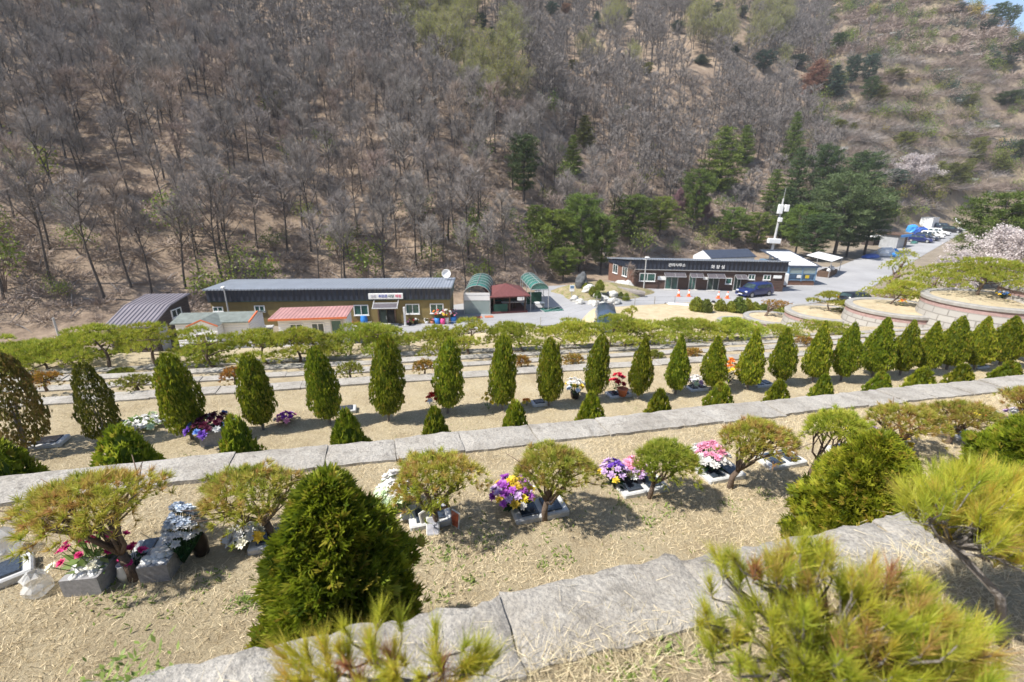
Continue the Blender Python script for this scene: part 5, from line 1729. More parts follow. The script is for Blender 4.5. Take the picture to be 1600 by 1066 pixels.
# --- blue glazed lean-to at the end of the brown building
q0, q1 = road(1228, 446), road(1271, 446.5)
W8, a8 = plane_dims(q0, q1)
B8 = thing("glazed_lean_to", "blue framed glazed lean-to with a translucent white roof beside the brown building", "shed", (q0[0], q0[1], 0), a8)
hF, hB = hz(q0, 418), hz(q0, 414) + .9
D8 = 9.0
child(B8, "plinth", MB().box((W8 / 2, D8 / 2, .35), (W8, D8, .7)), M['brick_brown'])
child(B8, "glass_front", MB().box((W8 / 2, D8 / 2 + .05, (.7 + hF) / 2), (W8 - .12, D8 - .2, hF - .75)), M['sheet_blue'])
child(B8, "upper_glazing", MB().box((W8 / 2, -.03, hF - .42), (W8 - .1, .04, .8)), M['clear_curtain'])
fr = MB()
for x in (0.06, W8 / 2, W8 - .06):
    fr.box((x, -.02, hF / 2 + .3), (.14, .16, hF - .6))
fr.box((W8 / 2, -.02, hF), (W8 + .2, .2, .14)).box((W8 / 2, -.03, hF - .85), (W8, .12, .1)).box((W8 / 2, -.02, .75), (W8, .14, .1))
child(B8, "frame", fr, M['sheet_blue'])
rf = MB().prism([(-.1, -.2, hF + .07), (-.1, D8, hB), (-.1, D8, hB + .1), (-.1, -.2, hF + .17)], (W8 + .6, 0, 0))
child(B8, "roof", rf, M['navy_flat'])
sl = (hB - hF - .07) / (D8 + .2)
for k in range(2):
    ya, yb = .2 + k * 3.9, 3.7 + k * 3.9
    child(B8, "skylight", MB().prism([(.15, ya, hF + .19 + sl * (ya + .2)), (.15, yb, hF + .19 + sl * (yb + .2)), (W8 + .1, yb, hF + .19 + sl * (yb + .2)), (W8 + .1, ya, hF + .19 + sl * (ya + .2))], (0, 0, .03)), M['white_paint'])
child(B8, "notice", MB().box((W8 * .40, -.06, 1.25), (.55, .03, .42)), M['white_paint'])
child(B8, "notice", MB().box((W8 * .70, -.06, 1.22), (.5, .03, .42)), M['p_yellow'])
t = thing("cabinet", "white metal cabinet at the corner between brown building and glazed lean-to", "cabinet", road(1224, 450) + [0, 0, .2], a6)
child(t, "body", MB().box((0, 0, .95), (.65, .5, 1.5), bev=.03), M['white_paint'])
child(t, "foot", MB().box((0, 0, .1), (.5, .4, .22)), M['brick_brown'])

# --- stall with white canopy past the lean-to
q0 = road(1282, 432)
t = thing("market_stall", "roadside stall under a white canopy heaped with goods", "stall", q0, .75)
child(t, "canopy", MB().prism([(-1.5, -1.4, 2.5), (4.6, -1.4, 2.5), (4.6, 2, 3.1), (-1.5, 2, 3.1)], (0, 0, .06)), M['white_paint'])
for (x, y) in ((-1.4, -1.3), (4.5, -1.3), (-1.4, 1.9), (4.5, 1.9)):
    child(t, "post", MB().cyl((x, y, 0), .05, 2.5, 6), M['steel'])
child(t, "counter", MB().box((1.2, -.5, .45), (4.2, 1.6, .9)), M['timber'])
for k, (x, y, mt, s) in enumerate(((-.6, -1.0, 'white_paint', .5), (.4, -.8, 'orange_trim', .42), (1.4, -1.0, 'white_paint', .6), (2.4, -.8, 'sheet_blue', .5), (3.0, -.4, 'white_paint', .55))):
    rng = np.random.default_rng(k)
    c = q0 + np.array([x * math.cos(.75) - y * math.sin(.75), x * math.sin(.75) + y * math.cos(.75), .9])
    b_ = thing("goods_bag", ["white sack first on the stall counter", "orange sack on the stall counter", "big white sack in the middle of the stall counter", "blue sack on the stall counter", "white sack last on the stall counter by the road"][k], "sack", c, k, "sacks on the roadside stall")
    sb = MB().lathe((0, 0, 0), [(0, 0), (s * .5, .02), (s * .55, s * .4), (s * .4, s * .75), (s * .12, s * .9), (s * .2, s)], 10)
    sb.c[0] = (sb.c[0][0] + rng.normal(0, .025, sb.c[0][0].shape),) + sb.c[0][1:]
    child(b_, "body", sb, M[mt], True)

# --- far sheds, tarps and container
def shed(name, lab, p, rz, w_, d_, h_, wall, roof, over=.3, rise=.4, door=None):
    t = thing(name, lab, "shed", p, rz)
    child(t, "wall", MB().box((0, 0, h_ / 2 - .2), (w_, d_, h_ + .4)), M[wall])
    child(t, "roof", MB().prism([(-w_ / 2 - over, -d_ / 2 - over, h_ - .02), (-w_ / 2 - over, d_ / 2 + over, h_ + rise), (-w_ / 2 - over, d_ / 2 + over, h_ + rise + .12), (-w_ / 2 - over, -d_ / 2 - over, h_ + .1)], (w_ + 2 * over, 0, 0)), M[roof])
    if door:
        child(t, "door", MB().box((w_ * .3, -d_ / 2 - .03, h_ * .42), (1.0, .06, h_ * .84)), M[door])
    return t


p = on_road(1394, 386)
t = shed("storage_shed", "grey board shed with a flat roof and bright blue tarpaulin along its eave", p, .55, 4.8, 3.0, 2.5, 'sheet_grey', 'timber', .4, .2, 'timber')
child(t, "tarpaulin", MB().prism([(-2.6, -1.96, 2.55), (-2.6, -1.96, 2.1), (2.3, -1.96, 2.1), (2.3, -1.96, 2.55)], (0, .05, .05)), M['tarp_blue'])
p = on_road(1362, 382)
t = shed("low_shed", "low dark shed with a pale sheet roof and blue tarp corner at the wood's edge", p, .5, 4.0, 2.2, 1.6, 'dark_brown', 'white_paint', .3, .15)
child(t, "tarpaulin", MB().box((1.9, -1.2, 1.68), (1.0, .9, .22), tilt=(.2, .1)), M['tarp_blue'])


def heap(name, lab, cat, p, rad, hh, mat, seed, rz=0.0):
    rng = np.random.default_rng(seed)
    t = thing(name, lab, cat, p, rz)
    n = 14
    th = np.linspace(0, 2 * np.pi, n + 1)[:-1]
    V = []
    for q, z in ((1.0, 0), (1.0, .35), (.86, .8), (.5, 1.0), (.02, 1.03)):
        V.append(np.stack([rad[0] * q * np.cos(th) * rng.uniform(.85, 1.12, n), rad[1] * q * np.sin(th) * rng.uniform(.85, 1.12, n), hh * z * rng.uniform(.85, 1.1, n)], 1))
    child(t, "cover", MB().add(np.vstack(V), [(j * n + i, j * n + (i + 1) % n, (j + 1) * n + (i + 1) % n, (j + 1) * n + i) for j in range(4) for i in range(n)]), M[mat], False)
    return t


heap("covered_heap", "heap of goods under a white sheet beside the road", "heap", on_road(1383, 399), (2.3, 1.3), 1.3, 'white_paint', 1, .5)
heap("covered_heap", "small blue sheeted bundle against the white heap", "heap", on_road(1388, 400) + [.3, -1.2, 0], (.6, .5), .7, 'tarp_blue', 2)
heap("covered_heap", "blue sheeted bundle at the end of the white heap", "heap", on_road(1397, 396), (.6, .5), .8, 'tarp_blue', 3)
heap("covered_heap", "dark blue tarpaulin heap in the shade at the wood's edge", "heap", on_road(1360, 403), (2.2, 1.0), .6, 'tarp_navy', 4, .5)
heap("covered_heap", "bulky load under a royal blue tarpaulin behind the parked cars", "heap", on_road(1438, 368), (2.2, 1.3), 1.8, 'tarp_navy', 5, .6)
heap("covered_heap", "lighter blue tarpaulin mound beside the white container", "heap", on_road(1424, 363), (1.9, 1.2), 1.7, 'tarp_blue', 6, .6)
heap("covered_heap", "turquoise sheet bundle on the ground by the grey shed", "heap", on_road(1428, 381), (.95, .6), .5, 'teal_sheet', 7, .6)
p = on_road(1449, 358)
t = thing("container", "white box container at the far end of the road", "container", p, .62)
child(t, "body", MB().box((0, 0, 1.5), (5.6, 2.6, 2.7), bev=.04), M['white_paint'])
child(t, "roof", MB().box((0, 0, 2.9), (5.7, 2.7, .1)), M['sheet_grey'])
child(t, "door", MB().box((2.83, 0, 1.45), (.06, 2.3, 2.4)), M['sheet_grey'])
child(t, "base", MB().box((0, 0, .08), (5.2, 2.2, .2)), M['black'])

# ------------------------------------------------------------------ vehicles
def carpaint(name, col):
    M[name] = plain(name, col, .28, 2, .06, 0, .1, .5, .6)


for nme, col in dict(paint_navy=(.012, .022, .11), paint_black=(.01, .011, .014), paint_white=(.72, .72, .71), paint_dark=(.02, .028, .05), paint_bluegrey=(.055, .08, .12)).items():
    carpaint(nme, col)
M['tyre'] = plain('tyre', (.015, .015, .015), .85, 9, .2)
M['lamp_lens'] = plain('lamp_lens', (.7, .72, .74), .15, 9, .1, 0, .2)
M['tail_lens'] = plain('tail_lens', (.4, .01, .01), .2, 9, .1)


def car(label, p, rz, paint, kind_='suv', name="parked_car", cat="car", scale=1.0):
    t = thing(name, label, cat, p, rz, None, (scale,) * 3)
    if kind_ == 'suv':
        Ln, Wd, hb_, ht = 4.5, 1.86, 1.0, 1.66
        bel = [(-2.25, .62, 0), (-2.2, 1.0, 0), (-2.02, 1.06, .30), (-1.75, 1.06, 1.0), (-1.2, 1.04, 1.0), (-.2, 1.02, 1.0), (.45, 1.0, 1.0), (.75, 1.0, .62), (1.12, .98, .02), (1.7, .92, 0), (2.12, .80, 0), (2.25, .55, 0)]
    elif kind_ == 'van':
        Ln, Wd, hb_, ht = 4.8, 1.8, 1.05, 1.95
        bel = [(-2.4, .7, 0), (-2.38, 1.05, .4), (-2.25, 1.08, 1.0), (-1.2, 1.08, 1.0), (.2, 1.06, 1.0), (1.0, 1.04, .96), (1.35, 1.03, .6), (1.75, 1.0, .03), (2.2, .9, 0), (2.38, .6, 0)]
    V, n = [], 11
    for (x, zb, k) in bel:
        wf = 1.0 - .10 * max(0, abs(x) - Ln * .36) / (Ln * .14)
        hw = Wd / 2 * wf
        ztop = zb + (ht - zb) * k
        wr = hw * (.97 - .17 * k)
        row = [(-hw * .86, .24), (-hw, .36), (-hw, zb * .72), (-hw * .985, zb), (-wr, zb + (ztop - zb) * .86), (0, ztop + .02 * k)]
        pts = row + [(-a, b_) for a, b_ in row[-2::-1]]
        V += [(x, a, b_) for a, b_ in pts]
    m_ = len(bel)
    b = MB().add(V, [(i * n + j, i * n + j + 1, (i + 1) * n + j + 1, (i + 1) * n + j) for i in range(m_ - 1) for j in range(n - 1)] + [(i * n + n - 1, i * n, (i + 1) * n, (i + 1) * n + n - 1) for i in range(m_ - 1)])
    b._ng([tuple(range(n)), tuple((m_ - 1) * n + j for j in range(n - 1, -1, -1))], .5, 0)
    child(t, "body", b, M[paint], True)

    def at_x(x):
        xs = [q[0] for q in bel]
        zb = np.interp(x, xs, [q[1] for q in bel])
        k = np.interp(x, xs, [q[2] for q in bel])
        hw = Wd / 2
        ztop = zb + (ht - zb) * k
        return zb, ztop, hw * .985, hw * (.97 - .17 * k)
    gs = [(-1.62, -.75), (-.68, .1), (.16, .62)] if kind_ == 'suv' else [(-2.05, -1.0), (-.9, .1), (.2, 1.1)]
    for s in (-1, 1):
        for xa, xb in gs:
            q = []
            for x, hi in ((xa, 0), (xb, 0), (xb, 1), (xa, 1)):
                zb, ztop, h0, h1 = at_x(x)
                f = .82 if hi else .10
                zz_ = zb + (ztop - zb) * .86 * f
                q.append((x, s * (h0 + (h1 - h0) * f + .008), zz_))
            child(t, "side_window", MB().prism(q, (0, s * .006, 0)), M['pane'])
        child(t, "mirror", MB().box(((.72 if kind_ == 'suv' else 1.2), s * (Wd / 2 + .08), 1.08), (.12, .2, .14), bev=.03), M[paint])
        child(t, "headlight", MB().box((Ln / 2 - .16, s * Wd * .35, .74), (.2, .36, .16), bev=.04), M['lamp_lens'])
        child(t, "tail_light", MB().box((-Ln / 2 + .07, s * Wd * .40, .9), (.1, .2, .3), bev=.03), M['tail_lens'])
    xf, xg = (.60, 1.10) if kind_ == 'suv' else (1.18, 1.72)
    za_, zb_ = at_x(xf), at_x(xg)
    child(t, "windscreen", MB().prism([(xg - .02, -zb_[2] * .82, zb_[0] + .04), (xg - .02, zb_[2] * .82, zb_[0] + .04), (xf + .03, za_[3] * .86, za_[1] - .06), (xf + .03, -za_[3] * .86, za_[1] - .06)], (.035, 0, .045)), M['pane'])
    xr, xs_ = (-2.03, -1.80) if kind_ == 'suv' else (-2.39, -2.30)
    child(t, "rear_window", MB().prism([(xr - .02, -.7, 1.12), (xr - .02, .7, 1.12), (xs_ - .02, .62, ht - .14), (xs_ - .02, -.62, ht - .14)], (-.03, 0, .02)), M['pane'])
    child(t, "grille", MB().box((Ln / 2 - .03, 0, .52), (.08, Wd * .6, .22), bev=.02), M['black'])
    child(t, "number_plate", MB().box((Ln / 2 + .02, 0, .42), (.03, .5, .11)), M['white_paint'])
    for x in (-Ln * .30, Ln * .31):
        for s in (-1, 1):
            wm_ = MB().tube([(x, s * (Wd / 2 - .2), .34), (x, s * (Wd / 2 + .012), .34)], .345, 20)
            o = child(t, "wheel", wm_, M['tyre'])
            child(o, "rim", MB().tube([(x, s * (Wd / 2 - .05), .34), (x, s * (Wd / 2 + .022), .34)], .22, 14), M['steel'])
    return t


car("navy suv parked in front of the brown building", on_road(1178, 462.5), math.atan2(-.36, -.93), 'paint_navy')
car("black car mostly hidden behind the round terrace walls and clipped shrubs", on_road(1338, 477), .25, 'paint_black', scale=.92)
pv = hit(946, 517)
pv[2] = Hs(pv[0], pv[1])
car("blue grey van half hidden behind the garden pines by the road", pv, -1.72, 'paint_bluegrey', 'van', "parked_van", "van")
car("white car half hidden behind the dry bank and its clipped shrubs", on_road(1049, 499.5), 2.9, 'paint_white')
car("dark suv parked beside the grey board shed, bonnet towards the road", on_road(1447, 376), -1.0, 'paint_dark')
car("white suv parked between the dark cars near the container", on_road(1464, 368), -.9, 'paint_white')
car("black suv parked last in the row beside the road's end", on_road(1484, 364), -.8, 'paint_black')
car("white van parked beyond the cars at the road's end", on_road(1484, 352), -1.1, 'paint_white', 'van', "parked_van", "van")

car("blue pickup sized car parked under the blue tarpaulins by the road", on_road(1437, 379), -.95, 'paint_navy')
car("dark car parked beside the white suv, farther from the road's edge", on_road(1473, 359), -.9, 'paint_dark')
car("white car parked near the tarpaulin mound at the road's side", on_road(1455, 372.5), -.95, 'paint_white')
# cones, bollards
M['cone_orange'] = plain('cone_orange', (.85, .13, .03), .5, 6, .1)
for k, (px, py) in enumerate(((1060, 464), (1076, 464), (1122, 467), (1136, 467))):
    t = thing("traffic_cone", ["orange traffic cone on the parking lot, farthest from the suv", "orange traffic cone paired with the one farthest from the suv", "orange traffic cone second from the navy suv", "orange traffic cone next to the navy suv"][k], "cone", on_road(px, py), 0, "traffic cones on the parking lot")
    child(t, "base", MB().box((0, 0, .03), (.46, .46, .06), bev=.015), M['cone_orange'])
    child(t, "body", MB().lathe((0, 0, .05), [(.19, 0), (.125, .35)], 16), M['cone_orange'], True)
    child(t, "stripe", MB().lathe((0, 0, .05), [(.128, .35), (.075, .62)], 16), M['white_paint'], True)
    child(t, "tip", MB().lathe((0, 0, .05), [(.077, .62), (.05, .78), (0, .79)], 16), M['cone_orange'], True)
for k, (px, py) in enumerate(((1095, 483), (1113, 484))):
    t = thing("bollard", "white bollard with a dark cap behind the clipped shrubs, %s" % ("nearer the traffic cones" if k == 0 else "nearer the navy suv"), "bollard", on_road(px, py))
    child(t, "post", MB().cyl((0, 0, 0), .2, .75, 14), M['white_paint'])
    child(t, "cap", MB().lathe((0, 0, .75), [(.2, 0), (.21, .1), (.12, .2), (0, .22)], 14), M['black'], True)

# ------------------------------------------------------------------ poles, fence, rock garden
M['pole_grey'] = plain('pole_concrete', (.42, .42, .41), .8, 3, .12)
p = on_road(1003.5, 452.5)
hh = hz(p, 402) - p[2]
t = thing("street_lamp", "slim lamp post with a white head in front of the brown building", "lamp post", p + [0, -.6, 0])
child(t, "post", MB().tube([(0, 0, 0), (0, 0, hh)], [.09, .06], 8), M['pole_grey'])
child(t, "lamp_head", MB().box((.1, 0, hh + .05), (.55, .3, .16), bev=.05), M['white_paint'])
child(t, "arm", MB().box((-.1, 0, hh - .2), (.5, .06, .06)), M['white_paint'])
p = road(362, 512)
hh = hz(p, 449) - p[2]
t = thing("street_lamp", "slim lamp post in front of the olive building behind the green roofed house", "lamp post", p)
child(t, "post", MB().tube([(0, 0, 0), (0, 0, hh)], [.08, .05], 8), M['pole_grey'])
child(t, "lamp_head", MB().box((0, -.1, hh), (.3, .35, .18), bev=.05), M['white_paint'])
p = at(1204, 398, 78)
p[2] = Hs(p[0], p[1])
hh = hz(p, 318) - p[2]
t = thing("telecom_pole", "tall leaning relay pole with white antenna boxes behind the brown building", "pole", p)
t.rotation_euler = (0, .05, 0)
child(t, "mast", MB().tube([(0, 0, 0), (0, 0, hh + .8)], [.24, .13], 12), M['pole_grey'])
for (x, z, w_, h_) in ((-.35, hh - .9, .75, 1.5), (.65, hh - .7, .7, 1.1), (.0, hh - 2.6, .6, .7)):
    child(t, "antenna_box", MB().box((x, -.35, z), (w_, .5, h_), bev=.06), M['white_paint'])
for (x, z) in ((-.25, 2.2), (-.2, .4)):
    child(t, "equipment_box", MB().box((x, -.4, hh * .18 + z), (2.1, .6, .8 if z > 1 else .5), bev=.06), M['white_paint'])
child(t, "rod", MB().cyl((0, 0, hh + .8), .04, 1.6, 6), M['steel'])
p = at(945, 418, 75)
p[2] = Hs(p[0], p[1])
t = thing("utility_post", "small pale post at the wood's edge beside the brown building", "post", p)
child(t, "post", MB().tube([(0, 0, 0), (0, 0, max(2.0, hz(p, 391) - p[2]))], [.14, .12], 8), M['pole_grey'])
p = at(95, 535, 36)
p[2] = Hs(p[0], p[1])
t = thing("utility_post", "thin pale post rising beside the brown shed", "post", p)
child(t, "post", MB().tube([(0, 0, 0), (0, 0, max(2.0, hz(p, 497) - p[2]))], [.08, .07], 8), M['pole_grey'])


def fence(pxa, label, hgt, step):
    P_ = [road(x, y) for x, y in pxa]
    for q in P_:
        q[2] = Hs(q[0], q[1])
    t = thing("wire_fence", label, "fence", P_[0])
    o0 = P_[0]
    wires = MB()
    first = True
    for a, b_ in zip(P_[:-1], P_[1:]):
        L = np.hypot(*(b_ - a)[:2])
        k = max(1, int(L / step))
        for i in range(k + (1 if b_ is P_[-1] else 0)):
            q = a + (b_ - a) * i / k
            q[2] = Hs(q[0], q[1])
            child(t, "post", MB().box(tuple(q - o0 + [0, 0, hgt / 2 - .1]), (.06, .06, hgt + .2)), M['steel'])
        for z in (.15, .5, .85, hgt - .03):
            wires.tube([tuple(a - o0 + [0, 0, z]), tuple(b_ - o0 + [0, 0, z])], .012, 4)
    child(t, "wire", wires, M['steel'])


fence([(700, 522), (800, 517), (930, 509)], "wire fence along the road behind the garden pines, opposite the pavilion", 1.15, 2.2)
fence([(958, 505), (1020, 499), (1082, 493)], "wire fence edging the parking lot above the dry bank", 1.25, 2.0)

# rock garden on a traffic island
c = road(938, 459)
M['mound'] = groundmat('mound_grass', [(.3, (.22, .185, .11)), (.5, (.33, .275, .17)), (.7, (.42, .35, .22))], (.13, .12, .05), .6, 1.2, 9, .08, (.16, .18, .05), .52)
mx, my = 6.4, 4.2
b = MB()
n, m_ = 30, 9
V = []
for j in range(m_ + 1):
    q = 1 - j / m_
    for i in range(n):
        a = i / n * 2 * np.pi
        wob_ = 1 + .12 * math.sin(a * 3 + 1) + .07 * math.sin(a * 5)
        z = 1.25 * (1 - q ** 1.7) * (1 + .25 * math.sin(a * 2 + 2)) + .14 * mnoise.noise(Vector((math.cos(a) * q * 4, math.sin(a) * q * 4, 1)))
        V.append((math.cos(a) * q * mx * wob_, math.sin(a) * q * my * wob_, z if j else -.1))
b.add(V, [(j * n + i, j * n + (i + 1) % n, (j + 1) * n + (i + 1) % n, (j + 1) * n + i) for j in range(m_) for i in range(n)])
kind(b.build("planting_mound", M['mound'], None, True, c), "structure")
M['rock_pale'] = plain('rock_pale', (.46, .45, .42), .9, 2.5, .28, .03)
M['rock_dark'] = plain('rock_dark', (.09, .095, .10), .9, 2.5, .4, .03)


def rock(label, p, s, seed, mat='rock_pale', grp="rocks around the planting mound"):
    bm_ = MB()
    n, m_ = 12, 8
    V = []
    for j in range(m_ + 1):
        ph = math.pi * j / m_
        for i in range(n):
            a = i / n * 2 * np.pi
            d = Vector((math.cos(a) * math.sin(ph), math.sin(a) * math.sin(ph), -math.cos(ph)))
            r = 1 + .35 * mnoise.noise(d * 1.3 + Vector((seed * 3.1, 0, 0))) + .16 * mnoise.noise(d * 3.1 + Vector((0, seed * 1.7, 0)))
            V.append((d.x * r * s[0], d.y * r * s[1], d.z * r * s[2] + s[2] * .55))
    bm_.add(V, [(j * n + i, j * n + (i + 1) % n, (j + 1) * n + (i + 1) % n, (j + 1) * n + i) for j in range(m_) for i in range(n)])
    return tag(bm_.build("rock", M[mat], None, False, p, seed), label, "rock", grp)


RK = [(898, 466, .6, "pale rock at the pointed end of the planting mound"), (906, 470, .55, "pale rock second from the pointed end of the mound"), (925, 471, .5, "grey rock under the dark boulder on the mound"), (931, 473, .55, "white topped rock in the mound's front edge"),
      (941, 474, .5, "low white rock beside the white topped one"), (920, 460, .7, "tall pale rock leaning on the dark boulder"), (934, 464, .6, "pale rock halfway up the mound"), (945, 466, .6, "pale rock below the grassy shoulder of the mound"), (957, 463, .55, "pale rock upright in the middle of the mound"),
      (960, 471, .7, "broad pale rock low on the mound's road side"), (972, 447, .8, "white rock high on the mound beside the building"), (980, 452, .7, "white rock on the mound facing the lamp post"), (968, 443, .7, "pale rock topmost on the mound")]
for i, (px, py, s, lab) in enumerate(RK):
    p = road(px, py, .35)
    dx_, dy_ = (p[0] - c[0]) / mx, (p[1] - c[1]) / my
    q = min(1.1, math.hypot(dx_, dy_))
    p[2] = max(.02, 1.15 * (1 - q ** 1.7)) - .1
    rock(lab, p, (s * 1.15, s * .85, s * .8), i + 1)
p = c + np.array([-2.5, -.6, 1.0])
rock("dark wet looking boulder rising from the planting mound", p, (.8, .6, 1.15), 40, 'rock_dark')
t = thing("log", "weathered hollow log lying at the foot of the planting mound", "log", road(985, 463) + [0, 0, .45], -.35)
lg = MB()
for k in range(7):
    pass
lg.tube([(-1.7, 0, .25), (-1.0, .05, .12), (0, 0, .05), (1.0, -.05, 0), (1.7, 0, -.05)], [.42, .48, .45, .4, .3], 12)
child(t, "trunk", lg, M['bark_grey'])
t = thing("notice_board", "small blue and white notice at the pointed end of the planting mound", "sign", road(893, 468))
child(t, "post", MB().box((0, 0, .6), (.08, .08, 1.2)), M['steel'])
child(t, "board", MB().box((0, -.06, 1.35), (.55, .05, .75), bev=.01), M['white_paint'])
child(t, "panel", MB().box((0, -.09, 1.5), (.42, .02, .3)), M['sheet_blue'])
for k, (px, py, dz) in enumerate(((926, 459, .7), (934, 464, .6), (937, 452, 1.2), (970, 463, .4), (978, 468, .2), (995, 458, .2), (915, 452, .9))):
    p = road(px, py, dz)
    s = (.9, .8, 1.1, .6, .8, .6, .8)[k]
    t = thing("mound_shrub", ["bright green shrub between rocks on the mound", "yellow green shrub below the dark boulder", "green shrub on the mound's crown", "tiny green shrub on the mound's straw slope", "upright green shrub by the hollow log", "green shrub at the mound's lamp post end", "low green shrub behind the dark boulder"][k], "shrub", p + [0, 0, -.15], k, "shrubs on the planting mound", (s, s, s * 1.1))
    part("crown", hb[1 if k % 2 else 0], t)

# ------------------------------------------------------------------ trees of the hills
def bare_template(seed, hh, ntw, tw_w, nlimb=12, sub=5, cut=3, spread=.34, low=.32):
    rng = np.random.default_rng(seed)
    tb, cb_ = MB(), MB()
    zz = np.linspace(0, 1, 7)
    T = np.stack([.05 * hh * np.sin(zz * 3 + seed) * zz, .05 * hh * np.cos(zz * 2.4 + seed * 2) * zz, zz * hh * .9 - .3], 1)
    r0 = .0108 * hh
    tb.tube(T, np.linspace(r0 * 1.0, r0 * .22, 7), 5, .3)
    TP, TD = [], []
    for i in range(nlimb):
        f = low + (1 - low) * (i + rng.random() * .7) / nlimb
        s = np.array([np.interp(f, zz, T[:, k]) for k in range(3)])
        a = i * 2.4 + rng.uniform(-.5, .5)
        el = rng.uniform(.55, 1.05) + .25 * f
        L = hh * spread * (1.15 - .75 * (f - low) / (1 - low)) * rng.uniform(.8, 1.15)
        d = np.array([math.cos(a) * math.cos(el), math.sin(a) * math.cos(el), math.sin(el)])
        m1 = s + d * L * .5 + rng.normal(0, .03, 3) * L
        e = s + d * L + np.array([0, 0, .10 * L])
        tb.tube([tuple(s), tuple(m1), tuple(e)], [r0 * .38, r0 * .26, r0 * .10], 4, .4, 0, False)
        for j in range(sub):
            q = rng.uniform(.25, 1.0)
            s2 = s + (m1 - s) * min(1, q * 2) if q < .5 else m1 + (e - m1) * (q - .5) * 2
            d2 = nrm(d * .9 + rng.normal(0, .55, 3) + [0, 0, .35])
            L2 = L * rng.uniform(.3, .5)
            e2 = s2 + d2 * L2
            cb_.tube([tuple(s2), tuple((s2 + e2) / 2 + rng.normal(0, .04, 3) * L2), tuple(e2)], [r0 * .13, r0 * .09, r0 * .05], cut, .3, 0, False)
            k = max(1, int(ntw / (nlimb * sub)))
            tt = rng.random(k)[:, None]
            TP.append(s2 + (e2 - s2) * tt)
            TD.append(nrm(d2 * .8 + rng.normal(0, .6, (k, 3)) + [0, 0, .3]))
    TP, TD = np.vstack(TP), np.vstack(TD)
    cb_.tri(TP, TD, hh * .085 * rng.uniform(.5, 1.3, len(TP)), tw_w, rng, rng.beta(2, 2, len(TP)))
    ends = TP + TD * hh * .05
    return tb, cb_, ends


def join(*mbs):
    o = MB()
    for b_ in mbs:
        for c_ in b_.c:
            o.c.append((c_[0], c_[1] + 0, c_[2], c_[3]))
    return o


NT = 5
bare = []
for k in range(NT):
    tb, cb_, ends = bare_template(700 + k, 10.0, 2200, .024, 12, 5, 3, (.27, .23, .30, .25, .28)[k], (.46, .52, .38, .55, .48)[k])
    bare.append((tb.mesh("trunk", M['trunk_dark']), cb_.mesh("crown", M['twig' if k != 2 else 'twig_warm'])))
leafy, blossom = [], []
for k in range(2):
    tb, cb_, ends = bare_template(720 + k, 10.0, 2200, .024, 12, 5, 3, .38, .3)
    rng = np.random.default_rng(k)
    P = np.repeat(ends, 2, 0) + rng.normal(0, .22, (len(ends) * 2, 3))
    D = nrm(rng.normal(size=P.shape))
    lb = MB().dia(P, D, nrm(np.cross(D, rng.normal(size=P.shape))), rng.uniform(.08, .17, len(P)), .075, rng.random(len(P)))
    j = MB()
    n0 = 0
    for src, mi_ in ((cb_, 0), (lb, 1)):
        for c_ in src.c:
            j.c.append((c_[0], c_[1] + n0, c_[2], np.full(len(c_[1]), mi_)))
        n0 += src.n
    leafy.append((tb.mesh("trunk", M['trunk_dark']), j.mesh("crown", [M['twig'], M['pale_leaf']])))
    tb, cb_, ends = bare_template(740 + k, 10.0, 1700, .022, 13, 6, 3, .46, .2)
    P = np.repeat(ends, 6, 0) + rng.normal(0, .2, (len(ends) * 6, 3))
    D = nrm(rng.normal(size=P.shape))
    P = np.repeat(P, 2, 0) + rng.normal(0, .15, (len(P) * 2, 3))
    D = nrm(rng.normal(size=P.shape))
    lb = MB().dia(P, D, nrm(np.cross(D, rng.normal(size=P.shape))), rng.uniform(.12, .24, len(P)), .15, rng.random(len(P)))
    j = MB()
    n0 = 0
    for src, mi_ in ((cb_, 0), (lb, 1)):
        for c_ in src.c:
            j.c.append((c_[0], c_[1] + n0, c_[2], np.full(len(c_[1]), mi_)))
        n0 += src.n
    blossom.append((tb.mesh("trunk", M['trunk_dark']), j))
cherry_m = [(a, j.mesh("crown", [M['twig'], M['cherry']])) for a, j in blossom]
redbud_m = [(blossom[0][0], blossom[1][1].mesh("crown", [M['twig'], M['redbud']]))]


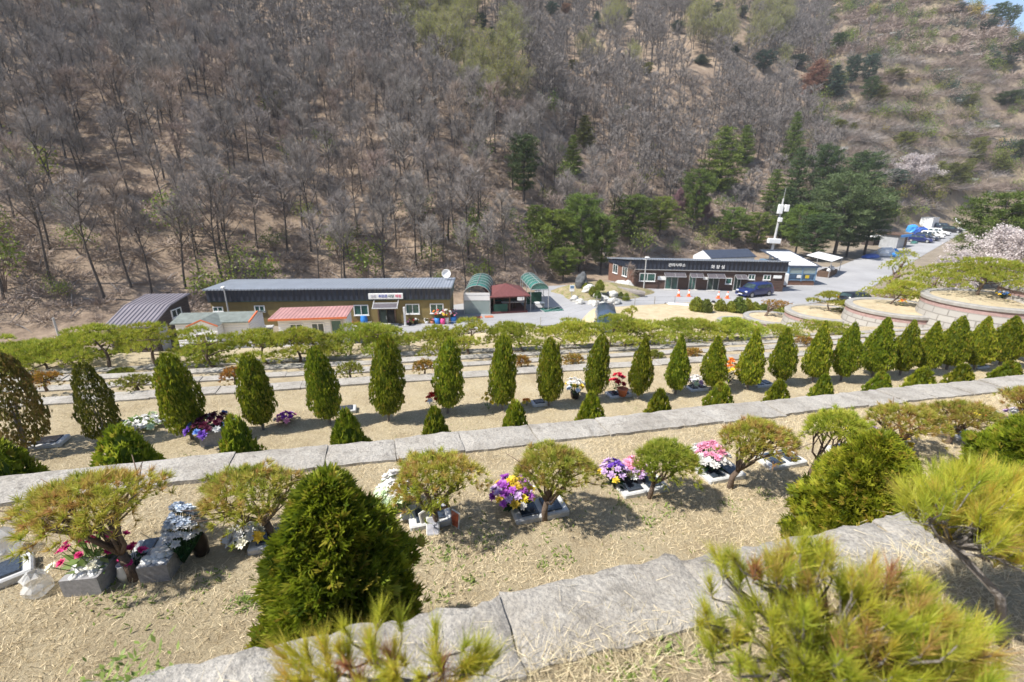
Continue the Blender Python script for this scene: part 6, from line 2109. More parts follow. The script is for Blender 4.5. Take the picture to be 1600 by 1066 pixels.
def conifer_template(seed, hh, width, shape, nl=.34, nw=.06, nblade=26, droop=.0, gap=.62, low=.12):
    rng = np.random.default_rng(seed)
    tb, nb = MB(), MB()
    tb.tube([(0, 0, -.4), (.06, .04, hh * .5), (0, 0, hh * .97)], [.02 * hh, .013 * hh, .003 * hh], 7)
    z = hh * low
    i = 0
    while z < hh * .985:
        f = (z / hh - low) / (1 - low)
        r = width / 2 * (np.interp(f, [0, .15, .5, .8, 1], [.7, 1, .72, .36, .05]) if shape == 'cone' else np.interp(f, [0, .2, .5, .75, .92, 1], [.45, .85, 1.0, .85, .5, .12]))
        nbch = 6 if r > .6 else 4
        for k in range(nbch):
            a = i * 1.3 + k / nbch * 2 * np.pi + rng.uniform(-.3, .3)
            L = r * rng.uniform(.65, 1.15)
            e = np.array([math.cos(a) * L, math.sin(a) * L, z + L * (.28 - droop) + rng.normal(0, .06) * L])
            s = np.array([0, 0, z])
            tb.tube([tuple(s), tuple((s + e) / 2 + [0, 0, -.04 * L]), tuple(e)], [.005 * hh, .0035 * hh, .001 * hh], 3, .5, 0, False)
            nc = max(2, int(L / .38) + 1)
            q = np.linspace(.38, 1.03, nc)
            C = s + (e - s) * q[:, None] + rng.normal(0, .09, (nc, 3))
            P = np.repeat(C, nblade, 0) + rng.normal(0, .17, (nc * nblade, 3)) * [1, 1, .6]
            D = nrm(nrm(e - s) * .5 + rng.normal(0, .75, P.shape) + [0, 0, .35])
            nb.tri(P, D, nl * rng.uniform(.6, 1.2, len(P)), nw, rng, np.clip(np.repeat(rng.beta(2, 2, nc), nblade) + rng.normal(0, .12, len(P)), 0, 1))
        z += hh * gap * .085 * rng.uniform(.8, 1.2)
        i += 1
    return tb, nb


con = {}
for key, sd, w_, sh_, dr, lw_ in (('pine', 1, 4.4, 'round', .05, .22), ('cone', 2, 3.4, 'cone', .1, .06), ('broad', 3, 6.6, 'round', .12, .25)):
    tb, nb = conifer_template(sd, 9.0, w_, sh_, .34, .07, 36, dr, .82, lw_)
    con[key] = (tb.mesh("trunk", M['trunk_dark']), nb)
_cm = {}


def con_mesh(key, mat):
    if (key, mat) not in _cm:
        _cm[(key, mat)] = con[key][1].mesh("crown", M[mat])
    return _cm[(key, mat)]


def conifer(label, p, top, wpx, key, mat, rz, group=None, t_=None):
    hh = max(1.2, top - p[2])
    fw = p[1] * math.cos(PIT) - (p[2] + hh * .5 - CZ) * math.sin(PIT)
    wm = wpx / F * fw * (1 if abs(p[0]) < .6 * p[1] else .88)
    w0 = {'pine': 4.4, 'cone': 3.4, 'broad': 6.6}[key]
    t = thing("pine_tree" if key != 'cone' else "conifer", label, "tree", p + np.array([0, 0, -.2]), rz, group, (wm / w0, wm / w0, hh / 9.0))
    part("trunk", con[key][0], t)
    part("crown", con_mesh(key, mat), t)
    return t


def hit_low(px, py):           # the ground there, or just under the skyline
    for k in range(12):
        p = hit(px, py + 3 * k)
        if p is not None:
            return p


CON = [  # base px, base py, top py, width px, template, material, label
    (818, 318, 205, 50, 'pine', 'con_dark', "tall dark green pine standing alone among bare trees above the pavilion"),
    (912, 232, 178, 34, 'cone', 'con_olive', "olive conifer with a browned tip in the middle of the slope"),
    (894, 275, 208, 28, 'cone', 'con_mid', "narrow green conifer just below the one with the browned tip"),
    (1122, 300, 195, 66, 'cone', 'con_mid', "broad green conifer among bare trees above the brown building"),
    (1160, 258, 193, 32, 'cone', 'con_mid', "narrow conifer peeping up behind the broad green one"),
    (1233, 262, 172, 30, 'cone', 'con_mid', "slender tall conifer above the relay pole"),
    (1236, 330, 226, 40, 'cone', 'con_dark', "dark conifer directly behind the relay pole's antenna boxes"),
    (1272, 350, 222, 56, 'pine', 'con_dark', "dark round headed pine beside the relay pole"),
    (1332, 345, 234, 72, 'pine', 'con_dark', "big dark pine with a rounded top beside the cherry tree"),
    (1302, 404, 268, 118, 'broad', 'con_grey', "large spreading pine with layered boughs over the road's edge"),
    (1350, 398, 292, 84, 'broad', 'con_dark', "shady spreading pine leaning over the parked goods"),
    (1242, 402, 318, 66, 'broad', 'con_mid', "light green pine at the foot of the relay pole"),
    (1268, 408, 330, 66, 'pine', 'con_dark', "dark pine whose trunk stands behind the glazed lean-to"),
    (1292, 372, 262, 60, 'pine', 'con_dark', "dark pine filling the gap between the round headed pines"), (1322, 402, 318, 70, 'broad', 'con_dark', "dark low boughed pine by the stall's canopy"), (1222, 372, 290, 50, 'cone', 'con_dark', "dark narrow conifer at the relay pole's side"), (1205, 330, 262, 36, 'cone', 'con_mid', "mid green conifer rising past the relay pole's top"),
    (1392, 300, 262, 42, 'pine', 'con_blue', "bluish pine behind the pale cherry tree"),
    (862, 412, 325, 66, 'broad', 'under', "bushy yellow green pine behind the open arched shelter"),
    (905, 425, 300, 74, 'broad', 'con_mid', "tall bushy pine behind the planting mound"),
    (938, 428, 335, 60, 'broad', 'con_mid', "mid green pine beside the utility post"),
    (880, 440, 385, 56, 'broad', 'under', "low yellow green pine at the road's back edge"),
    (838, 380, 318, 44, 'broad', 'con_mid', "thin green pine above the open arched shelter"),
    (985, 385, 300, 60, 'pine', 'con_mid', "green pine in the bare wood above the brown building's end"),
    (1030, 372, 305, 50, 'broad', 'under', "loose yellow green pine above the brown building's sign"),
    (1082, 362, 262, 54, 'broad', 'con_mid', "tall loose pine above the slate roofed house"),
    (1180, 392, 330, 56, 'broad', 'under', "light green bushy pine behind the slate roofed house"),
    (1140, 385, 322, 50, 'broad', 'con_mid', "green bushy pine over the slate roof's ridge"),
    (1545, 408, 298, 140, 'broad', 'con_mid', "large bushy green pine over the far cherry blossom"),
    (1592, 400, 318, 90, 'broad', 'con_mid', "bushy pine at the picture edge beside the large one"),
    (1410, 240, 204, 38, 'pine', 'con_olive', "olive rounded conifer on the dry terraces of the far hillside"),
    (1484, 306, 252, 46, 'pine', 'con_olive', "olive conifer beside the pale cherry tree"),
    (1460, 300, 250, 34, 'cone', 'con_olive', "narrow olive conifer next to the cherry tree's crown"),
    (1272, 150, 92, 52, 'cone', 'con_rust', "rust brown dead conifer on the far slope"), (1300, 152, 100, 40, 'cone', 'con_blue', "grey green conifer touching the rust brown one"),
    (1328, 138, 84, 27, 'pine', 'con_blue', "first of the twin blue green pines on the far hillside"), (1353, 138, 82, 29, 'pine', 'con_blue', "second of the twin blue green pines, nearer the dry terraces"),
    (1556, 24, 3, 30, 'broad', 'con_dark', "dark pine on the skyline against the blue sky"), (1574, 26, 7, 24, 'broad', 'con_dark', "smaller dark pine beside it on the skyline"),
    (1368, 168, 132, 34, 'pine', 'con_olive', "olive pine below the twin blue green pines"), (1355, 168, 118, 30, 'broad', 'con_dark', "low dark conifer at the feet of the twin pines"),
]
for i, (px, py, yt, wpx, key, mat, lab) in enumerate(CON):
    p = hit_low(px, py) if px < 1540 or py < 300 else at(px, py, 58)
    if p is None:
        continue
    if px >= 1540 and py > 300:
        p[2] = Hs(p[0], p[1])
    conifer(lab, p, hz(p, yt), wpx, key, mat, i * 1.9, "pines and conifers on the slopes")
FARC = [(752, 52, 18, 20, 'con_blue'), (768, 68, 40, 18, 'con_blue'), (862, 26, 2, 22, 'con_blue'), (884, 24, 4, 16, 'con_rust'), (932, 44, 16, 18, 'con_blue'), (980, 32, 12, 18, 'con_blue'), (1058, 52, 32, 24, 'con_blue'), (1095, 100, 84, 26, 'con_blue'), (1192, 114, 78, 38, 'con_blue'), (1245, 108, 84, 28, 'con_blue'),
        (1308, 80, 50, 28, 'con_dark'), (1120, 22, 4, 20, 'con_blue'), (1160, 28, 8, 16, 'con_blue'), (1148, 82, 70, 16, 'con_blue'), (1548, 108, 80, 24, 'con_blue'), (1590, 88, 62, 34, 'con_dark'), (1575, 168, 140, 44, 'con_dark'), (1510, 172, 146, 28, 'con_olive'), (1520, 264, 212, 28, 'con_olive'), (1560, 268, 236, 28, 'con_olive'), (1592, 252, 216, 34, 'con_dark'), (1506, 280, 246, 24, 'con_olive'),
        (1262, 130, 116, 24, 'con_blue'), (1498, 20, 4, 20, 'con_blue'), (1310, 205, 186, 26, 'con_olive'), (1330, 215, 190, 22, 'con_olive'), (1540, 50, 30, 28, 'con_blue'), (1396, 128, 106, 34, 'con_olive'), (1570, 100, 86, 34, 'con_blue'), (895, 110, 92, 18, 'con_olive'), (1010, 120, 96, 18, 'con_olive'), (1302, 38, 24, 20, 'con_olive')]
for i, (px, py, yt, wpx, mat) in enumerate(FARC):
    p = hit_low(px, py)
    if p is None:
        continue
    lab = {'con_blue': "small blue green conifer far up the slopes among bare crowns", 'con_dark': "dark round conifer on the far terraced hillside", 'con_olive': "small olive conifer on the far slopes", 'con_rust': "small rust brown conifer far up the slope"}[mat]
    conifer(lab, p, hz(p, yt), wpx, ('pine', 'cone', 'broad')[i % 3] if mat != 'con_dark' else 'pine', mat, i * 2.3, "far conifers on the slopes, " + mat[4:] + " coloured")


def place_tree(meshes, name, label, cat, p, hgt, wid, rz, group):
    t = thing(name, label, cat, p + np.array([0, 0, -.15]), rz, group, (wid, wid, hgt / 10.0))
    part("trunk", meshes[0], t)
    part("crown", meshes[1], t)
    return t


p = hit(1415, 305)
place_tree(cherry_m[0], "cherry_tree", "pale pink cherry tree in full blossom beside the dry terraces", "tree", p, (hz(p, 246) - p[2]) * 1.02, 66 / F * p[1] / 9.2 * 1.15, 1.0, "cherry trees in blossom")
for k, (px, py, t_, yt, w_, lab) in enumerate(((1560, 455, 50, 362, 1.35, "wide cherry tree in pale blossom behind the biggest round wall"), (1490, 450, 48, 402, .85, "lower cherry blossom beside the layered pine and the road"), (1625, 450, 46, 352, 1.2, "cherry blossom tree cut off by the picture edge"))):
    p = at(px, py, t_)
    p[2] = Hs(p[0], p[1])
    place_tree(cherry_m[k % 2], "cherry_tree", lab, "tree", p, max(3.0, hz(p, yt) - p[2]) * 1.0, w_ * .75, k * 2.0, "cherry trees in blossom")
for k, (px, py, yt, w_, lab) in enumerate(((1084, 345, 288, .55, "dusky pink budding tree above the slate roofed house"), (1058, 352, 300, .45, "small dusky pink tree beside the larger pink budding one"), (1100, 356, 312, .45, "low dusky pink tree nearest the relay pole"))):
    p = hit(px, py)
    place_tree(redbud_m[0], "budding_tree", lab, "tree", p, hz(p, yt) - p[2], w_, k * 1.4, "pink budding trees")
p = road(982, 452)
place_tree(bare[2], "bare_tree", "small bare reddish tree in front of the brown building's corner", "tree", p, 3.6, .42, .4, None)
p = at(1010, 452, 60)

# ---- scatter of the wood: stems kept apart, nearest ones are trees of their own
rng = np.random.default_rng(2024)


def proj(P):
    f = P[:, 1] * math.cos(PIT) - (P[:, 2] - CZ) * math.sin(PIT)
    u_ = P[:, 1] * math.sin(PIT) + (P[:, 2] - CZ) * math.cos(PIT)
    return 800 + F * P[:, 0] / f, 533 - F * u_ / f, f


def scatter(n, dmin, dmax, amin, amax, sep, seed, xlim=(-60, 1660), ylim=(-95, 470)):
    rg = np.random.default_rng(seed)
    a = R(1) * rg.uniform(amin, amax, n)
    d = np.sqrt(rg.uniform(dmin ** 2, dmax ** 2, n))
    X, Y = d * np.sin(a), d * np.cos(a)
    ft = np.interp(np.degrees(a), FA, FD)
    ok = d > ft + 1.0
    X, Y = X[ok], Y[ok]
    Z = H(X, Y)
    P = np.stack([X, Y, Z], 1)
    px, py, f = proj(P)
    ok = (px > xlim[0]) & (px < xlim[1]) & (py > ylim[0]) & (py < ylim[1])
    # hidden behind a nearer slope?
    P, px, py, f = P[ok], px[ok], py[ok], f[ok]
    cell = {}
    keep = []
    for i in range(len(P)):
        k = (int(P[i, 0] // sep), int(P[i, 1] // sep))
        good = True
        for dx_ in (-1, 0, 1):
            for dy_ in (-1, 0, 1):
                for j in cell.get((k[0] + dx_, k[1] + dy_), ()):
                    if (P[i, 0] - P[j, 0]) ** 2 + (P[i, 1] - P[j, 1]) ** 2 < sep ** 2:
                        good = False
        if good:
            cell.setdefault(k, []).append(i)
            keep.append(i)
    keep = np.array(keep)
    P, px, py, f = P[keep], px[keep], py[keep], f[keep]
    # visibility of a point 5 m up
    vis = np.ones(len(P), bool)
    for i in range(len(P)):
        tgt = P[i] + [0, 0, 7.0]
        s = np.linspace(.25, .97, 60)[:, None]
        L = np.array([0, 0, CZ]) + (tgt - [0, 0, CZ]) * s
        if np.any(H(L[:, 0], L[:, 1]) > L[:, 2]):
            vis[i] = False
    return P[vis], px[vis], py[vis], f[vis]


P1, x1, y1, f1 = scatter(38000, 54, 300, -66, 38.5, 2.15, 5, (-420, 1660))
# thin towards the open dry hillside
azs = np.degrees(np.arctan2(P1[:, 0], P1[:, 1]))
thin = (rng.random(len(P1)) < np.clip(1 - (x1 - 1250) / 110 + (120 - y1) * .0, 0.0, 1)) | (x1 < 1250)
near_bare = (x1 < 900) & (y1 > 215)
keepn = rng.random(len(P1)) < np.where(near_bare, .56, .92)
ok = thin & keepn
P1, x1, y1, f1 = P1[ok], x1[ok], y1[ok], f1[ok]
order = np.argsort(f1 + np.where((x1 < -45) | (y1 < -60), 1000, 0))
P1, x1, y1, f1 = P1[order], x1[order], y1[order], f1[order]


def is_pale(x, y):
    y = y - 22
    e = lambda cx_, cy_, rx, ry: ((x - cx_) / rx) ** 2 + ((y - cy_) / ry) ** 2 < 1
    return e(700, 60, 66, 56) or e(755, 110, 60, 62) or e(795, 165, 42, 40) or e(960, 40, 34, 22) or e(918, 88, 30, 18) or e(1000, 108, 34, 18) or e(1140, 45, 70, 42) or e(1200, 40, 34, 26) or e(140, 40, 18, 12) or e(1215, 105, 34, 14)


# keep the sight lines to the conifers open, as they stand clear in the wood
for (px, py, yt, wpx, mg) in [q[:4] + (1.6,) for q in CON] + [q[:4] + (1.2,) for q in FARC] + [q + (1.6,) for q in [(1084, 345, 288, 60), (1058, 352, 300, 50), (1100, 356, 312, 50), (1415, 305, 246, 66)]]:
    p = hit(px, py) if not (px >= 1540 and py > 300) else at(px, py, 58)
    if p is None:
        continue
    fc = p[1] * math.cos(PIT) - (p[2] - CZ) * math.sin(PIT)
    top_rise = 11.0 / f1 * F
    m_ = (np.abs(x1 - px) < wpx * .5 + mg / f1 * F) & (f1 < fc + 2) & (y1 > py - 8) & (y1 - top_rise < py - .25 * (py - yt))
    P1, x1, y1, f1 = P1[~m_], x1[~m_], y1[~m_], f1[~m_]
ntree = 0
rest = []
GLAB = ["bare grey tree on the leaf littered lower slope behind the buildings", "bare grey tree on the shadowed slope above the brown shed", "bare twiggy tree on the slope above the pavilion and brown building", "bare grey tree high on the wooded slope", "bare tree on the rounded shoulder beyond the relay pole"]
npale = 0
for i in range(len(P1)):
    hgt = rng.uniform(8.5, 12.5) * (1.0 if f1[i] < 150 else .95)
    wid = hgt / 10 * rng.uniform(.85, 1.25)
    if is_pale(x1[i], y1[i]) and rng.random() < .85 and npale < 170:
        npale += 1
        place_tree(leafy[i % 2], "budding_tree", "pale yellow green budding tree on the crest among bare grey crowns", "tree", P1[i], hgt, wid, rng.uniform(0, 6.28), "pale green budding trees on the crest")
    elif ntree < 300:
        ntree += 1
        g_ = 4 if x1[i] > 1180 else 2 if x1[i] > 740 else 3 if y1[i] < 230 else 1 if x1[i] < 260 else 0
        place_tree(bare[int(rng.integers(NT))], "bare_tree", GLAB[g_], "tree", P1[i], hgt, wid, rng.uniform(0, 6.28), "bare trees, zone " + ["lower slope", "shed slope", "pavilion slope", "upper slope", "shoulder"][g_])
    else:
        rest.append((P1[i], hgt, wid))
print("individual bare trees", ntree, "pale", npale, "rest of the wood", len(rest))
# the farther wood: one mass
tmpl = []
for k in range(4):
    tb, cb_, _ = bare_template(760 + k, 10.0, 640, .055, 8, 3, 3, .30, .42)
    j = MB()
    n0 = 0
    for src, mi_ in ((tb, 0), (cb_, 1)):
        for c_ in src.c:
            j.c.append((c_[0], c_[1] + n0, c_[2], np.full(len(c_[1]), mi_)))
        n0 += src.n
    V = j.arrays()
    T3, R3, M3 = [], [], []
    for c_ in j.c:
        fc = c_[1]
        if fc.size == 0:
            continue
        for q in range(1, fc.shape[1] - 1):
            T3.append(fc[:, [0, q, q + 1]])
            R3.append(c_[2])
            M3.append(c_[3])
    tmpl.append((V, np.vstack(T3), np.concatenate(R3), np.concatenate(M3)))
wood = MB()
for (p, hgt, wid) in rest:
    V, T3, R3, M3 = tmpl[int(rng.integers(4))]
    a = rng.uniform(0, 6.28)
    c_, s_ = math.cos(a) * wid, math.sin(a) * wid
    W = np.stack([V[:, 0] * c_ - V[:, 1] * s_ + p[0], V[:, 0] * s_ + V[:, 1] * c_ + p[1], V[:, 2] * hgt / 10 + p[2] - .15], 1)
    dr_ = rng.uniform(-.15, .15)
    wood.add(W, T3, np.clip(R3 + dr_, 0, 1))
    q = wood.c.pop()
    wood.c.append((q[0], q[1], q[2], M3))
tag(kind(wood.build("far_wood", [M['trunk_dark'], M['twig']]), "stuff"), "mass of bare grey trees covering the upper and farther slopes", "wood")

# ---- undergrowth saplings on the near slope
P2, x2, y2, f2 = scatter(3600, 52, 130, -50, 26, 4.3, 9, (-20, 1240), (170, 480))
lbm = []
for k in range(3):
    rg = np.random.default_rng(80 + k)
    b = MB()
    for q in range(7):
        a = rg.uniform(0, 6.28)
        e = np.array([math.cos(a) * .5, math.sin(a) * .5, rg.uniform(.45, .95)])
        b.tube([(0, 0, -.05), tuple(e * [.3, .3, .55]), tuple(e)], [.014, .01, .004], 3, .1, 0)
    nn_ = 420
    C = rg.normal(0, .26, (9, 3)) * [1, 1, .8] + [0, 0, .62]
    P = C[rg.integers(9, size=nn_)] + rg.normal(0, .13, (nn_, 3))
    D = nrm(rg.normal(size=P.shape) + [0, 0, .3])
    l2 = MB().dia(P, D, nrm(np.cross(D, rg.normal(size=P.shape))), rg.uniform(.05, .11, nn_), .045, rg.random(nn_))
    j = MB()
    n0 = 0
    for src, mi_ in ((b, 0), (l2, 1)):
        for c_ in src.c:
            j.c.append((c_[0], c_[1] + n0, c_[2], np.full(len(c_[1]), mi_)))
        n0 += src.n
    lbm.append(j)
lm = {}


def leaf_shrub(name, label, p, s, mat, k, rz, group, cat="shrub"):
    if (k, mat) not in lm:
        lm[(k, mat)] = lbm[k].mesh(name, [M['twig_warm'], M[mat]])
    o = bpy.data.objects.new(name, lm[(k, mat)])
    COL.objects.link(o)
    o.location = [float(v) for v in p]
    o.rotation_euler.z = rz
    o.scale = (s, s, s * 1.1)
    return tag(o, label, cat, group)


cnt = 0
for i in range(len(P2)):
    dens = np.clip((y2[i] - 200) / 200, .1, 1) * (1.0 if x2[i] > 760 else .75)
    if rng.random() < dens and cnt < 300:
        cnt += 1
        leaf_shrub("leafy_shrub", "low fresh green sapling on the wooded slope" if x2[i] > 760 else "low fresh green sapling on the brown leaf litter slope", P2[i], rng.uniform(1.8, 4.8), 'under' if rng.random() < (.8 if x2[i] < 740 else .4) else 'con_mid', i % 3, rng.uniform(0, 6), "green saplings under the pavilion side wood" if x2[i] > 760 else "green saplings on the leaf litter slope")

# ---- shrubs and low walls of the dry terraced hillside
bsh = []
for k in range(3):
    rg = np.random.default_rng(90 + k)
    b = MB()
    nn_ = 700
    a = rg.uniform(0, 6.28, nn_)
    el = np.arccos(rg.random(nn_) * .95)
    D = np.stack([np.cos(a) * np.sin(el), np.sin(a) * np.sin(el), np.cos(el) * .9], 1)
    P = D * rg.uniform(.15, .8, nn_)[:, None] * [1, 1, .75]
    b.tri(P, nrm(D + rg.normal(0, .45, D.shape)), rg.uniform(.2, .5, nn_), .012, rg, rg.beta(2, 2, nn_))
    bsh.append(b.mesh("bare_shrub", M['twig_warm' if k != 1 else 'twig']))
P3, x3, y3, f3 = scatter(60000, 118, 420, 24, 50, 2.1, 11, (1180, 1640), (-20, 330))
azs = np.degrees(np.arctan2(P3[:, 0], P3[:, 1]))
nb_, ng_ = 0, 0
scrub = MB()
_sc = []
for k in range(3):
    rg = np.random.default_rng(190 + k)
    nn_ = 260
    a = rg.uniform(0, 6.28, nn_)
    el = np.arccos(rg.random(nn_) * .95)
    D = np.stack([np.cos(a) * np.sin(el), np.sin(a) * np.sin(el), np.cos(el) * .9], 1)
    P = D * rg.uniform(.15, .8, nn_)[:, None] * [1, 1, .75]
    _sc.append(MB().tri(P, nrm(D + rg.normal(0, .45, D.shape)), rg.uniform(.2, .5, nn_), .035, rg, rg.beta(2, 2, nn_)).c[0])
_ordr = np.argsort(f3)
_ev = set(int(v) for v in rng.choice(len(P3), min(len(P3), 300), False))
for i in _ordr:
    if int(i) not in _ev and math.sin(P3[i, 2] * 1.05 + 1.5 * math.sin(P3[i, 0] * .06) + .8 * math.sin(P3[i, 1] * .09)) + rng.normal(0, .35) < -.25:
        continue
    if x3[i] < 1275 + rng.normal(0, 40):
        continue
    q = .7 if int(i) in _ev else .1
    if q < .66 and nb_ < 300:
        nb_ += 1
        o = bpy.data.objects.new("bare_shrub", bsh[i % 3])
        COL.objects.link(o)
        o.location = [float(v) for v in P3[i]]
        s = rng.uniform(2.6, 5.6)
        o.scale = (s * 1.2, s * 1.2, s * .85)
        o.rotation_euler.z = rng.uniform(0, 6.28)
        tag(o, "bare brownish shrub on the dry terraced hillside", "shrub", "bare shrubs on the dry hillside")
    elif q < .66:
        V, T3, R3, _m = _sc[i % 3]
        s = rng.uniform(2.4, 5.2)
        a = rng.uniform(0, 6.28)
        scrub.add(np.stack([(V[:, 0] * math.cos(a) - V[:, 1] * math.sin(a)) * s * 1.25, (V[:, 0] * math.sin(a) + V[:, 1] * math.cos(a)) * s * 1.25, V[:, 2] * s * .85], 1) + P3[i], T3, np.clip(R3 + rng.uniform(-.25, .25), 0, 1))
    elif q < .86 and ng_ < 300:
        ng_ += 1
        leaf_shrub("evergreen_shrub", "low olive green shrub on the dry terraced hillside", P3[i], rng.uniform(2.4, 5.4) * (1 + max(0, f3[i] - 180) / 220), ('con_olive', 'under', 'con_mid', 'con_blue', 'under')[i % 5], i % 3, rng.uniform(0, 6), "green shrubs on the dry hillside")
if scrub.c:
    tag(kind(scrub.build("scrub", M['twig_warm']), "stuff"), "bare brushwood covering the upper dry hillside", "scrub")
FO = [(1520, 32, 10, "bright forsythia bush just under the skyline"), (1497, 8, 8, "forsythia bush at the top of the far hillside"), (1540, 36, 7, "forsythia bush right beside the bright one under the skyline"), (1290, 110, 7, "forsythia spray beside the rust brown conifer"), (1456, 331, 6, "yellow bush on the bank above the container"), (1430, 134, 5, "small yellow bush on the middle of the dry terraces"), (1365, 26, 7, "yellow tinged bush high on the far hillside"),
      (1562, 230, 6, "yellow green bush low on the terraced hillside"), (1380, 208, 6, "yellow brown bush beside the olive rounded conifer"), (1596, 60, 6, "yellow bush at the picture edge near the skyline")]
for k, (px, py, r_, lab) in enumerate(FO):
    p = hit_low(px, py)
    if p is None:
        continue
    fw = p[1] * math.cos(PIT) - (p[2] - CZ) * math.sin(PIT)
    leaf_shrub("forsythia_bush", lab, p, r_ / F * fw * 1.9, 'forsythia', k % 3, k, "yellow flowering bushes")
GB = [(1385, 352, 16, "green rounded bush on the bank beside the low dark shed"), (1398, 350, 14, "green bush on the bank above the grey board shed"), (1425, 344, 15, "dark green bush beside the white container"), (1378, 338, 16, "dark green bush under the spreading pine at the road"), (1412, 356, 9, "small yellow green bush by the grey board shed's roof")]
for k, (px, py, r_, lab) in enumerate(GB):
    p = hit(px, py)
    if p is None:
        continue
    fw = p[1] * math.cos(PIT) - (p[2] - CZ) * math.sin(PIT)
    leaf_shrub("roadside_bush", lab, p, r_ / F * fw * 1.7, 'con_olive' if k % 2 else 'under', k % 3, k, "bushes on the roadside bank")
WL = [(1382, 55, 34), (1466, 33, 60), (1514, 88, 56), (1420, 118, 26), (1466, 112, 40), (1588, 112, 36), (1306, 234, 44), (1392, 232, 40), (1230, 14, 24), (1290, 25, 22), (1262, 42, 20), (1540, 62, 60), (1480, 160, 60), (1580, 280, 40), (1500, 40, 36), (1500, 318, 60), (1530, 200, 60), (1420, 270, 30), (1560, 300, 60), (1450, 190, 50)]
for k, (px, py, wpx) in enumerate(WL[::2]):
    p = hit(px, py)
    if p is None:
        continue
    fw = p[1] * math.cos(PIT) - (p[2] - CZ) * math.sin(PIT)
    L = wpx / F * fw * .55
    bm_ = MB()
    rg = np.random.default_rng(k)
    x = -L / 2
    while x < L / 2:
        w_ = rg.uniform(1.2, 2.4)
        bm_.box((x + w_ / 2, rg.uniform(-.1, .1), .3), (w_ - .05, .6, rg.uniform(.4, .8)), rg.uniform(-.05, .05), rg.random())
        x += w_ * (1 if rg.random() < .8 else 1.9)
    o = bm_.build("stone_wall", M['rim_stone'], None, False, p, math.atan2(-math.sin(R(36)), math.cos(R(36))) + rg.uniform(-.1, .1))
    tag(o, "low pale stone terrace wall crossing the dry far hillside", "wall", "low stone walls on the dry hillside")
# stone steps up the dry hillside
pp = [hit(x, y) for x, y in ((1546, 306), (1538, 296), (1530, 287), (1522, 279))]
pp = [q for q in pp if q is not None]
if len(pp) > 2:
    V, fs = [], []
    for q in pp:
        V += [q + [-1.3, 0, .12], q + [1.3, 0, .12]]
    kind(MB().add(V, [(2 * i, 2 * i + 1, 2 * i + 3, 2 * i + 2) for i in range(len(pp) - 1)]).build("path", M['road']), "structure")

# fallen sticks and dead branches on the leaf litter
rg = np.random.default_rng(77)
P4, x4, y4, f4 = scatter(40000, 52, 190, -52, 38, 1.5, 13, (-20, 1300), (120, 540))
st = MB()
for i in range(min(len(P4), 1500)):
    a = rg.uniform(0, 6.28)
    L = rg.uniform(.6, 3.2)
    q0 = P4[i] + [0, 0, .08]
    q1 = q0 + [math.cos(a) * L, math.sin(a) * L, 0]
    q1[2] = Hs(q1[0], q1[1]) + .1
    qm = (q0 + q1) / 2 + [0, 0, .15]
    st.tube([tuple(q0), tuple(qm), tuple(q1)], [.06, .045, .015], 4, rg.random())
tag(kind(st.build("fallen_branches", M['twig']), "stuff"), "dead sticks and fallen branches strewn over the leaf litter", "branches")
# dry brush between the stems
br = MB()
for i in range(len(P4)):
    V, T3, R3, _m = _sc[i % 3]
    s = rg.uniform(.8, 2.2)
    a = rg.uniform(0, 6.28)
    br.add(np.stack([(V[:, 0] * math.cos(a) - V[:, 1] * math.sin(a)) * s, (V[:, 0] * math.sin(a) + V[:, 1] * math.cos(a)) * s, V[:, 2] * s * .9], 1) + P4[i], T3, np.clip(R3 + rg.uniform(-.3, .2), 0, 1))
tag(kind(br.build("undergrowth", M['twig_warm']), "stuff"), "dry leafless brush growing between the bare stems of the lower slope", "undergrowth")
print("brush", len(P4))

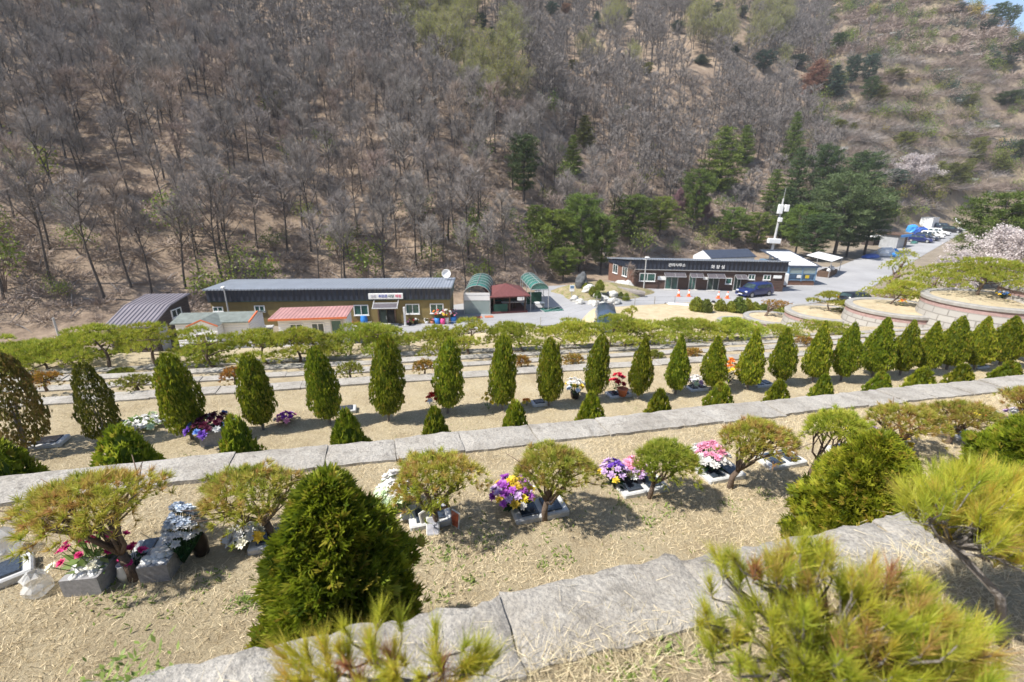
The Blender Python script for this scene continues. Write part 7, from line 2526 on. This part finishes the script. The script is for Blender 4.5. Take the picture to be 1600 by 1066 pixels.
# ------------------------------------------------------------------ pines right in front of the lens
def fg_pine(name, label, base, tips, seed, mat_mix, L, W, nn=26, extra=0, spread=.42, trunk=None, tr=.016):
    rng = np.random.default_rng(seed)
    base = np.asarray(base, float)
    t = thing(name, label, "tree", base, 0, "pines growing above the nearest wall")
    tips = [np.asarray(q, float) - base for q in tips]
    C = np.mean(tips, 0)
    tb = MB()
    hub = np.array([C[0] * .45, C[1] * .45, C[2] * .42]) if trunk is None else np.asarray(trunk, float) - base
    tb.tube([(0, 0, -.06), tuple(hub * [.35, .35, .5] + rng.normal(0, .01, 3)), tuple(hub)], [tr * 1.3, tr, tr * .85], 8)
    crown = {m: MB() for m in set(mat_mix)}
    # group tips into boughs
    nb = max(3, len(tips) // 7)
    cen = [tips[int(i)] for i in rng.choice(len(tips), nb, False)]
    own = [int(np.argmin([np.linalg.norm(q - c_) for c_ in cen])) for q in tips]
    for g_ in range(nb):
        mem = [tips[i] for i in range(len(tips)) if own[i] == g_]
        if not mem:
            continue
        node = hub + (np.mean(mem, 0) - hub) * .62 + rng.normal(0, .012, 3) - [0, 0, .02]
        tb.tube([tuple(hub), tuple((hub + node) / 2 + rng.normal(0, .012, 3) - [0, 0, .012]), tuple(node)], [tr * .55, tr * .42, tr * .3], 6)
        for q in mem:
            ax = nrm(nrm(q - node) * .7 + np.array([0, 0, .75]) + rng.normal(0, .22, 3))
            s = q - ax * L * .95
            tb.tube([tuple(node), tuple((node + s) / 2 + rng.normal(0, .006, 3)), tuple(s), tuple(q)], [tr * .24, tr * .19, tr * .15, tr * .07], 5)
            m_ = mat_mix[int(rng.integers(len(mat_mix)))]
            k = nn
            z = rng.random(k)
            P = s + (q - s) * z[:, None]
            D = nrm(ax * (.8 + .5 * z[:, None]) + rng.normal(0, spread, (k, 3)) + [0, 0, .12])
            crown[m_].tri(P, D, L * rng.uniform(.7, 1.15, k), W, rng, np.clip(rng.beta(2, 2) + rng.normal(0, .12, k), 0, 1))
    child(t, "trunk", tb, M['bark_grey'], True)
    for m_, b in crown.items():
        if b.c:
            child(t, "needles" if m_ != 'needle_rust' else "dead_needles", b, M[m_])
    return t


rng = np.random.default_rng(90)
# centre: young pine whose shoots just reach into the picture
pts = [(595, 958), (624, 968), (679, 985), (507, 1012), (452, 1020), (536, 985), (747, 1018), (575, 1028), (627, 1034), (471, 1046), (692, 1046), (731, 1042), (757, 1034), (560, 1060), (610, 1066), (655, 1062), (520, 1068), (705, 1075), (440, 1060), (480, 1085), (590, 1095), (640, 1100), (740, 1090), (545, 1100), (690, 1105)]
pts += [(rng.uniform(425, 790), rng.uniform(1005, 1110)) for _ in range(34)]
tips = []
for i, (x, y) in enumerate(pts):
    tips.append(at(x, y - 4, 1.16 + .10 * rng.random() + (y - 1000) * -.0006))
b0_ = ter(600, 1215, 1.6)
pf = fg_pine("young_pine", "young pine with long green needles whose shoot tips just rise into view", b0_, tips, 91, ['needle_fg'] * 16 + ['needle_rust'], .085, .0026, 90, spread=.34, trunk=b0_ + np.array([0.02, .12, .22]))
# right bottom: wide yellow green bonsai
tips = []
for i in range(420):
    for _ in range(40):
        x, y = rng.uniform(1075, 1560), rng.uniform(845, 1150)
        top = np.interp(x, [1075, 1120, 1180, 1240, 1300, 1360, 1420, 1470, 1520], [950, 850, 856, 846, 860, 880, 905, 940, 975])
        lft = np.interp(y, [850, 930, 980, 1060, 1150], [1110, 1100, 1080, 1130, 1160])
        if y > top - 8 and x > lft and rng.random() < (.6 if x < 1210 else 1.0) * (1 if not (1090 < x < 1210 and 900 < y < 960) else .35):
            break
    tips.append(at(x, y, 1.32 + rng.normal(0, .07) - (y - 950) * .0006))
b1_ = ter(1285, 1150, 1.6)
fg_pine("spreading_pine", "wide yellow green pine spreading over the slanting capstone", b1_, tips, 92, ['needle_fg'] * 30 + ['needle_warm'] * 9 + ['needle_rust'], .075, .0025, 95, spread=.40, trunk=b1_ + np.array([.0, .06, .2]), tr=.02)
# right: flat topped pine with a bare grey stem
tips = []
for i in range(300):
    for _ in range(40):
        x, y = rng.uniform(1395, 1690), rng.uniform(725, 905)
        up = np.interp(x, [1395, 1420, 1460, 1520, 1580, 1640, 1690], [775, 745, 728, 722, 735, 760, 800])
        dn = np.interp(x, [1395, 1430, 1480, 1540, 1600, 1690], [788, 800, 822, 850, 872, 892])
        if up < y < dn:
            break
    tips.append(at(x, y, 1.72 + rng.normal(0, .09) - (y - 800) * .0007))
b2_ = ter(1575, 1010, 1.6)
fg_pine("flat_topped_pine", "flat topped fresh green pine on a bare grey stem at the picture edge", b2_, tips, 93, ['needle'] * 2 + ['needle_fg'] * 10 + ['needle_warm'] * 2, .085, .0025, 88, spread=.42, trunk=at(1483, 848, 1.70), tr=.015)

# ------------------------------------------------------------------ thin spring haze over the valley
m = bpy.data.materials.new("haze_air")
m.use_nodes = True
for n_ in list(m.node_tree.nodes):
    m.node_tree.nodes.remove(n_)
pvn = m.node_tree.nodes.new("ShaderNodeVolumePrincipled")
pvn.inputs["Color"].default_value = (.86, .9, .98, 1)
pvn.inputs["Density"].default_value = .0003
mo = m.node_tree.nodes.new("ShaderNodeOutputMaterial")
m.node_tree.links.new(pvn.outputs[0], mo.inputs["Volume"])
kind(MB().box((60, 180, 85), (1300, 1100, 210)).build("haze", m), "stuff")
